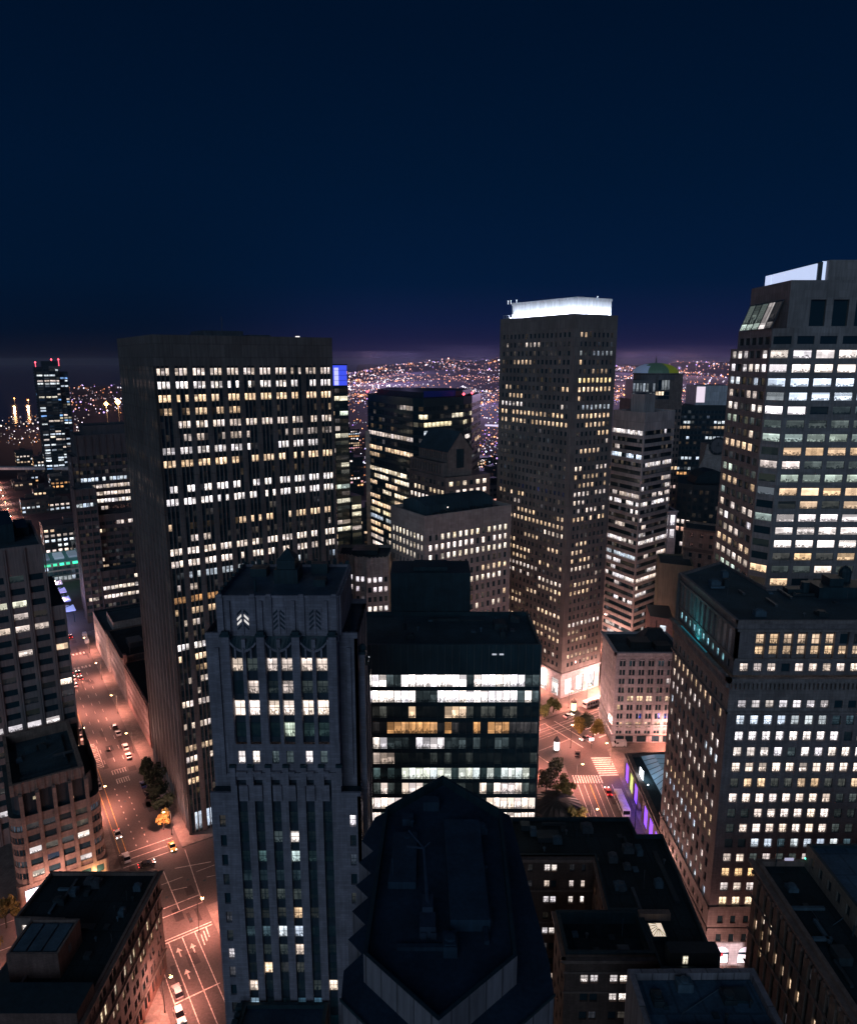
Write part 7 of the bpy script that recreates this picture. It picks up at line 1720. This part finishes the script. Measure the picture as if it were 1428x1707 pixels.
for u0, u1, n in ((-.135, -.08, 160), (.05, .11, 420), (.245, .285, 60), (.335, .42, 400)):   # blocks and yards seen down the gaps
    for i in range(n):
        f_ = rg.uniform(66, 235); y = CAMZ * 1221 / f_; lamp_at(rg.uniform(u0, u1) * y, y, 1.5, rg.choice([ORANGE, ORANGE, PINK, LW, (.5, .25, 1), (.7, .8, 1)]), rg.uniform(4, 30))
CL = lights('city_lights', pts)
def district(x, y, z, e, c):
    l = bpy.data.lights.new('district_glow_fill', 'POINT'); l.energy = e; l.color = c; l.shadow_soft_size = 12  # no lamp of the city: added to tint far ground and haze
    o = bpy.data.objects.new('district_glow_fill', l); COL.objects.link(o); o.location = (x, y, z); o.parent = CL
for k in range(26):
    y = rg.choice((1900, 2500, 3200, 4200, 5200)); u = rg.choice((rg.uniform(-.13, .12), rg.uniform(.25, .45))); district(u * y, y, 55 + y * .03, 2.4e5 * (y / 1000) ** 1.6, rg.choice(((1, .55, .6), (.6, .5, 1), (.75, .55, 1))))
for k in range(3):
    y = rg.choice((1300, 1600)); district(rg.uniform(-.56, -.46) * y, y, 60, 1.5e4 * (y / 1000) ** 1.6, rg.choice(((.6, .55, 1), (1, .5, .6))))

def mast(p, h, r_, label, s):
    r = empty('floodlight_mast', (*p, 0), label, 'floodlight', 'orange floodlight masts by the water'); m = MB(); m.tube([(*p, 0), (*p, h)], .5, 6, r1=.25); m.obj('pole', [POLE], r)
    l = bpy.data.lights.new('mast_light', 'POINT'); l.energy = s * 2.4e4; l.color = (1, .45, .2); l.shadow_soft_size = 3; o = bpy.data.objects.new('mast_light', l); COL.objects.link(o); o.parent = r; o.location = (0, -6, h - 4)
    g = MB(); g.octa((*p, h), r_); g.obj('lamp', [glow('mast_lamp', (1, .45, .18), s * .5)], r)
mast((-.445 * 1500, 1500), 62, 5.0, 'left of the two bright orange floodlights beyond the stepped tower', 14); mast((-.4285 * 1500, 1500), 66, 6.5, 'right and brighter of the two orange floodlights beyond the stepped tower', 20)
mast((-.552 * 2500, 2500), 16, 3.4, 'faint orange lamp over the dark water, nearest the residential tower', 5); mast((-.571 * 2500, 2500), 22, 2.6, 'faint orange lamp over the dark water, farther from the residential tower', 4)

# bridge ramp glow beside the crown tower
def ramp():
    r = empty('highway_ramp', (300, 1700, 0), 'curving floodlit highway ramp seen at the left edge of the crown tower', 'road bridge'); m = MB()
    pt = [(120 + 40 * math.cos(t) * 1.6, 1180 + 260 * math.sin(t), 24) for t in [k * .16 for k in range(11)]]
    for a, b in zip(pt, pt[1:]):
        m.quad((a[0] - 5, a[1], 24), (a[0] + 5, a[1], 24), (b[0] + 5, b[1], 24), (b[0] - 5, b[1], 24)); m.quad((a[0] - 5, a[1], 21), (b[0] - 5, b[1], 21), (b[0] - 5, b[1], 24), (a[0] - 5, a[1], 24))
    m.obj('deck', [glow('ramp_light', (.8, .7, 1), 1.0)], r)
    p = MB(); p.box((184, 1180, 0), 5, 6, 21); p.obj('pier', [M_WHITE], r)
ramp()

# ------------------------------------------------------------------ haze over the city
def haze():
    m = MB(); m.prism([(-27000, -500), (27000, -500), (27000, 27500), (-27000, 27500)], -6.0, 200.0, bottom=True)
    mt = bpy.data.materials.new('night_haze'); mt.use_nodes = True; nt = mt.node_tree; nt.nodes.clear()
    o = nt.nodes.new('ShaderNodeOutputMaterial'); v = nt.nodes.new('ShaderNodeVolumePrincipled'); v.inputs['Color'].default_value = (.92, .88, 1, 1); v.inputs['Density'].default_value = 1.8e-5; v.inputs['Anisotropy'].default_value = .0
    nt.links.new(v.outputs[0], o.inputs['Volume']); h = m.obj('haze', [mt]); h['kind'] = 'stuff'
haze()
# ------------------------------------------------------------------ windows (the largest in view as parts of their own)
bpy.context.view_layer.update()
for B in BUILDINGS:
    B.part('wall', B.mb, B.mats)
bpy.context.view_layer.update()
DG = bpy.context.evaluated_depsgraph_get()
for B in BUILDINGS:
    B.finish(DG)
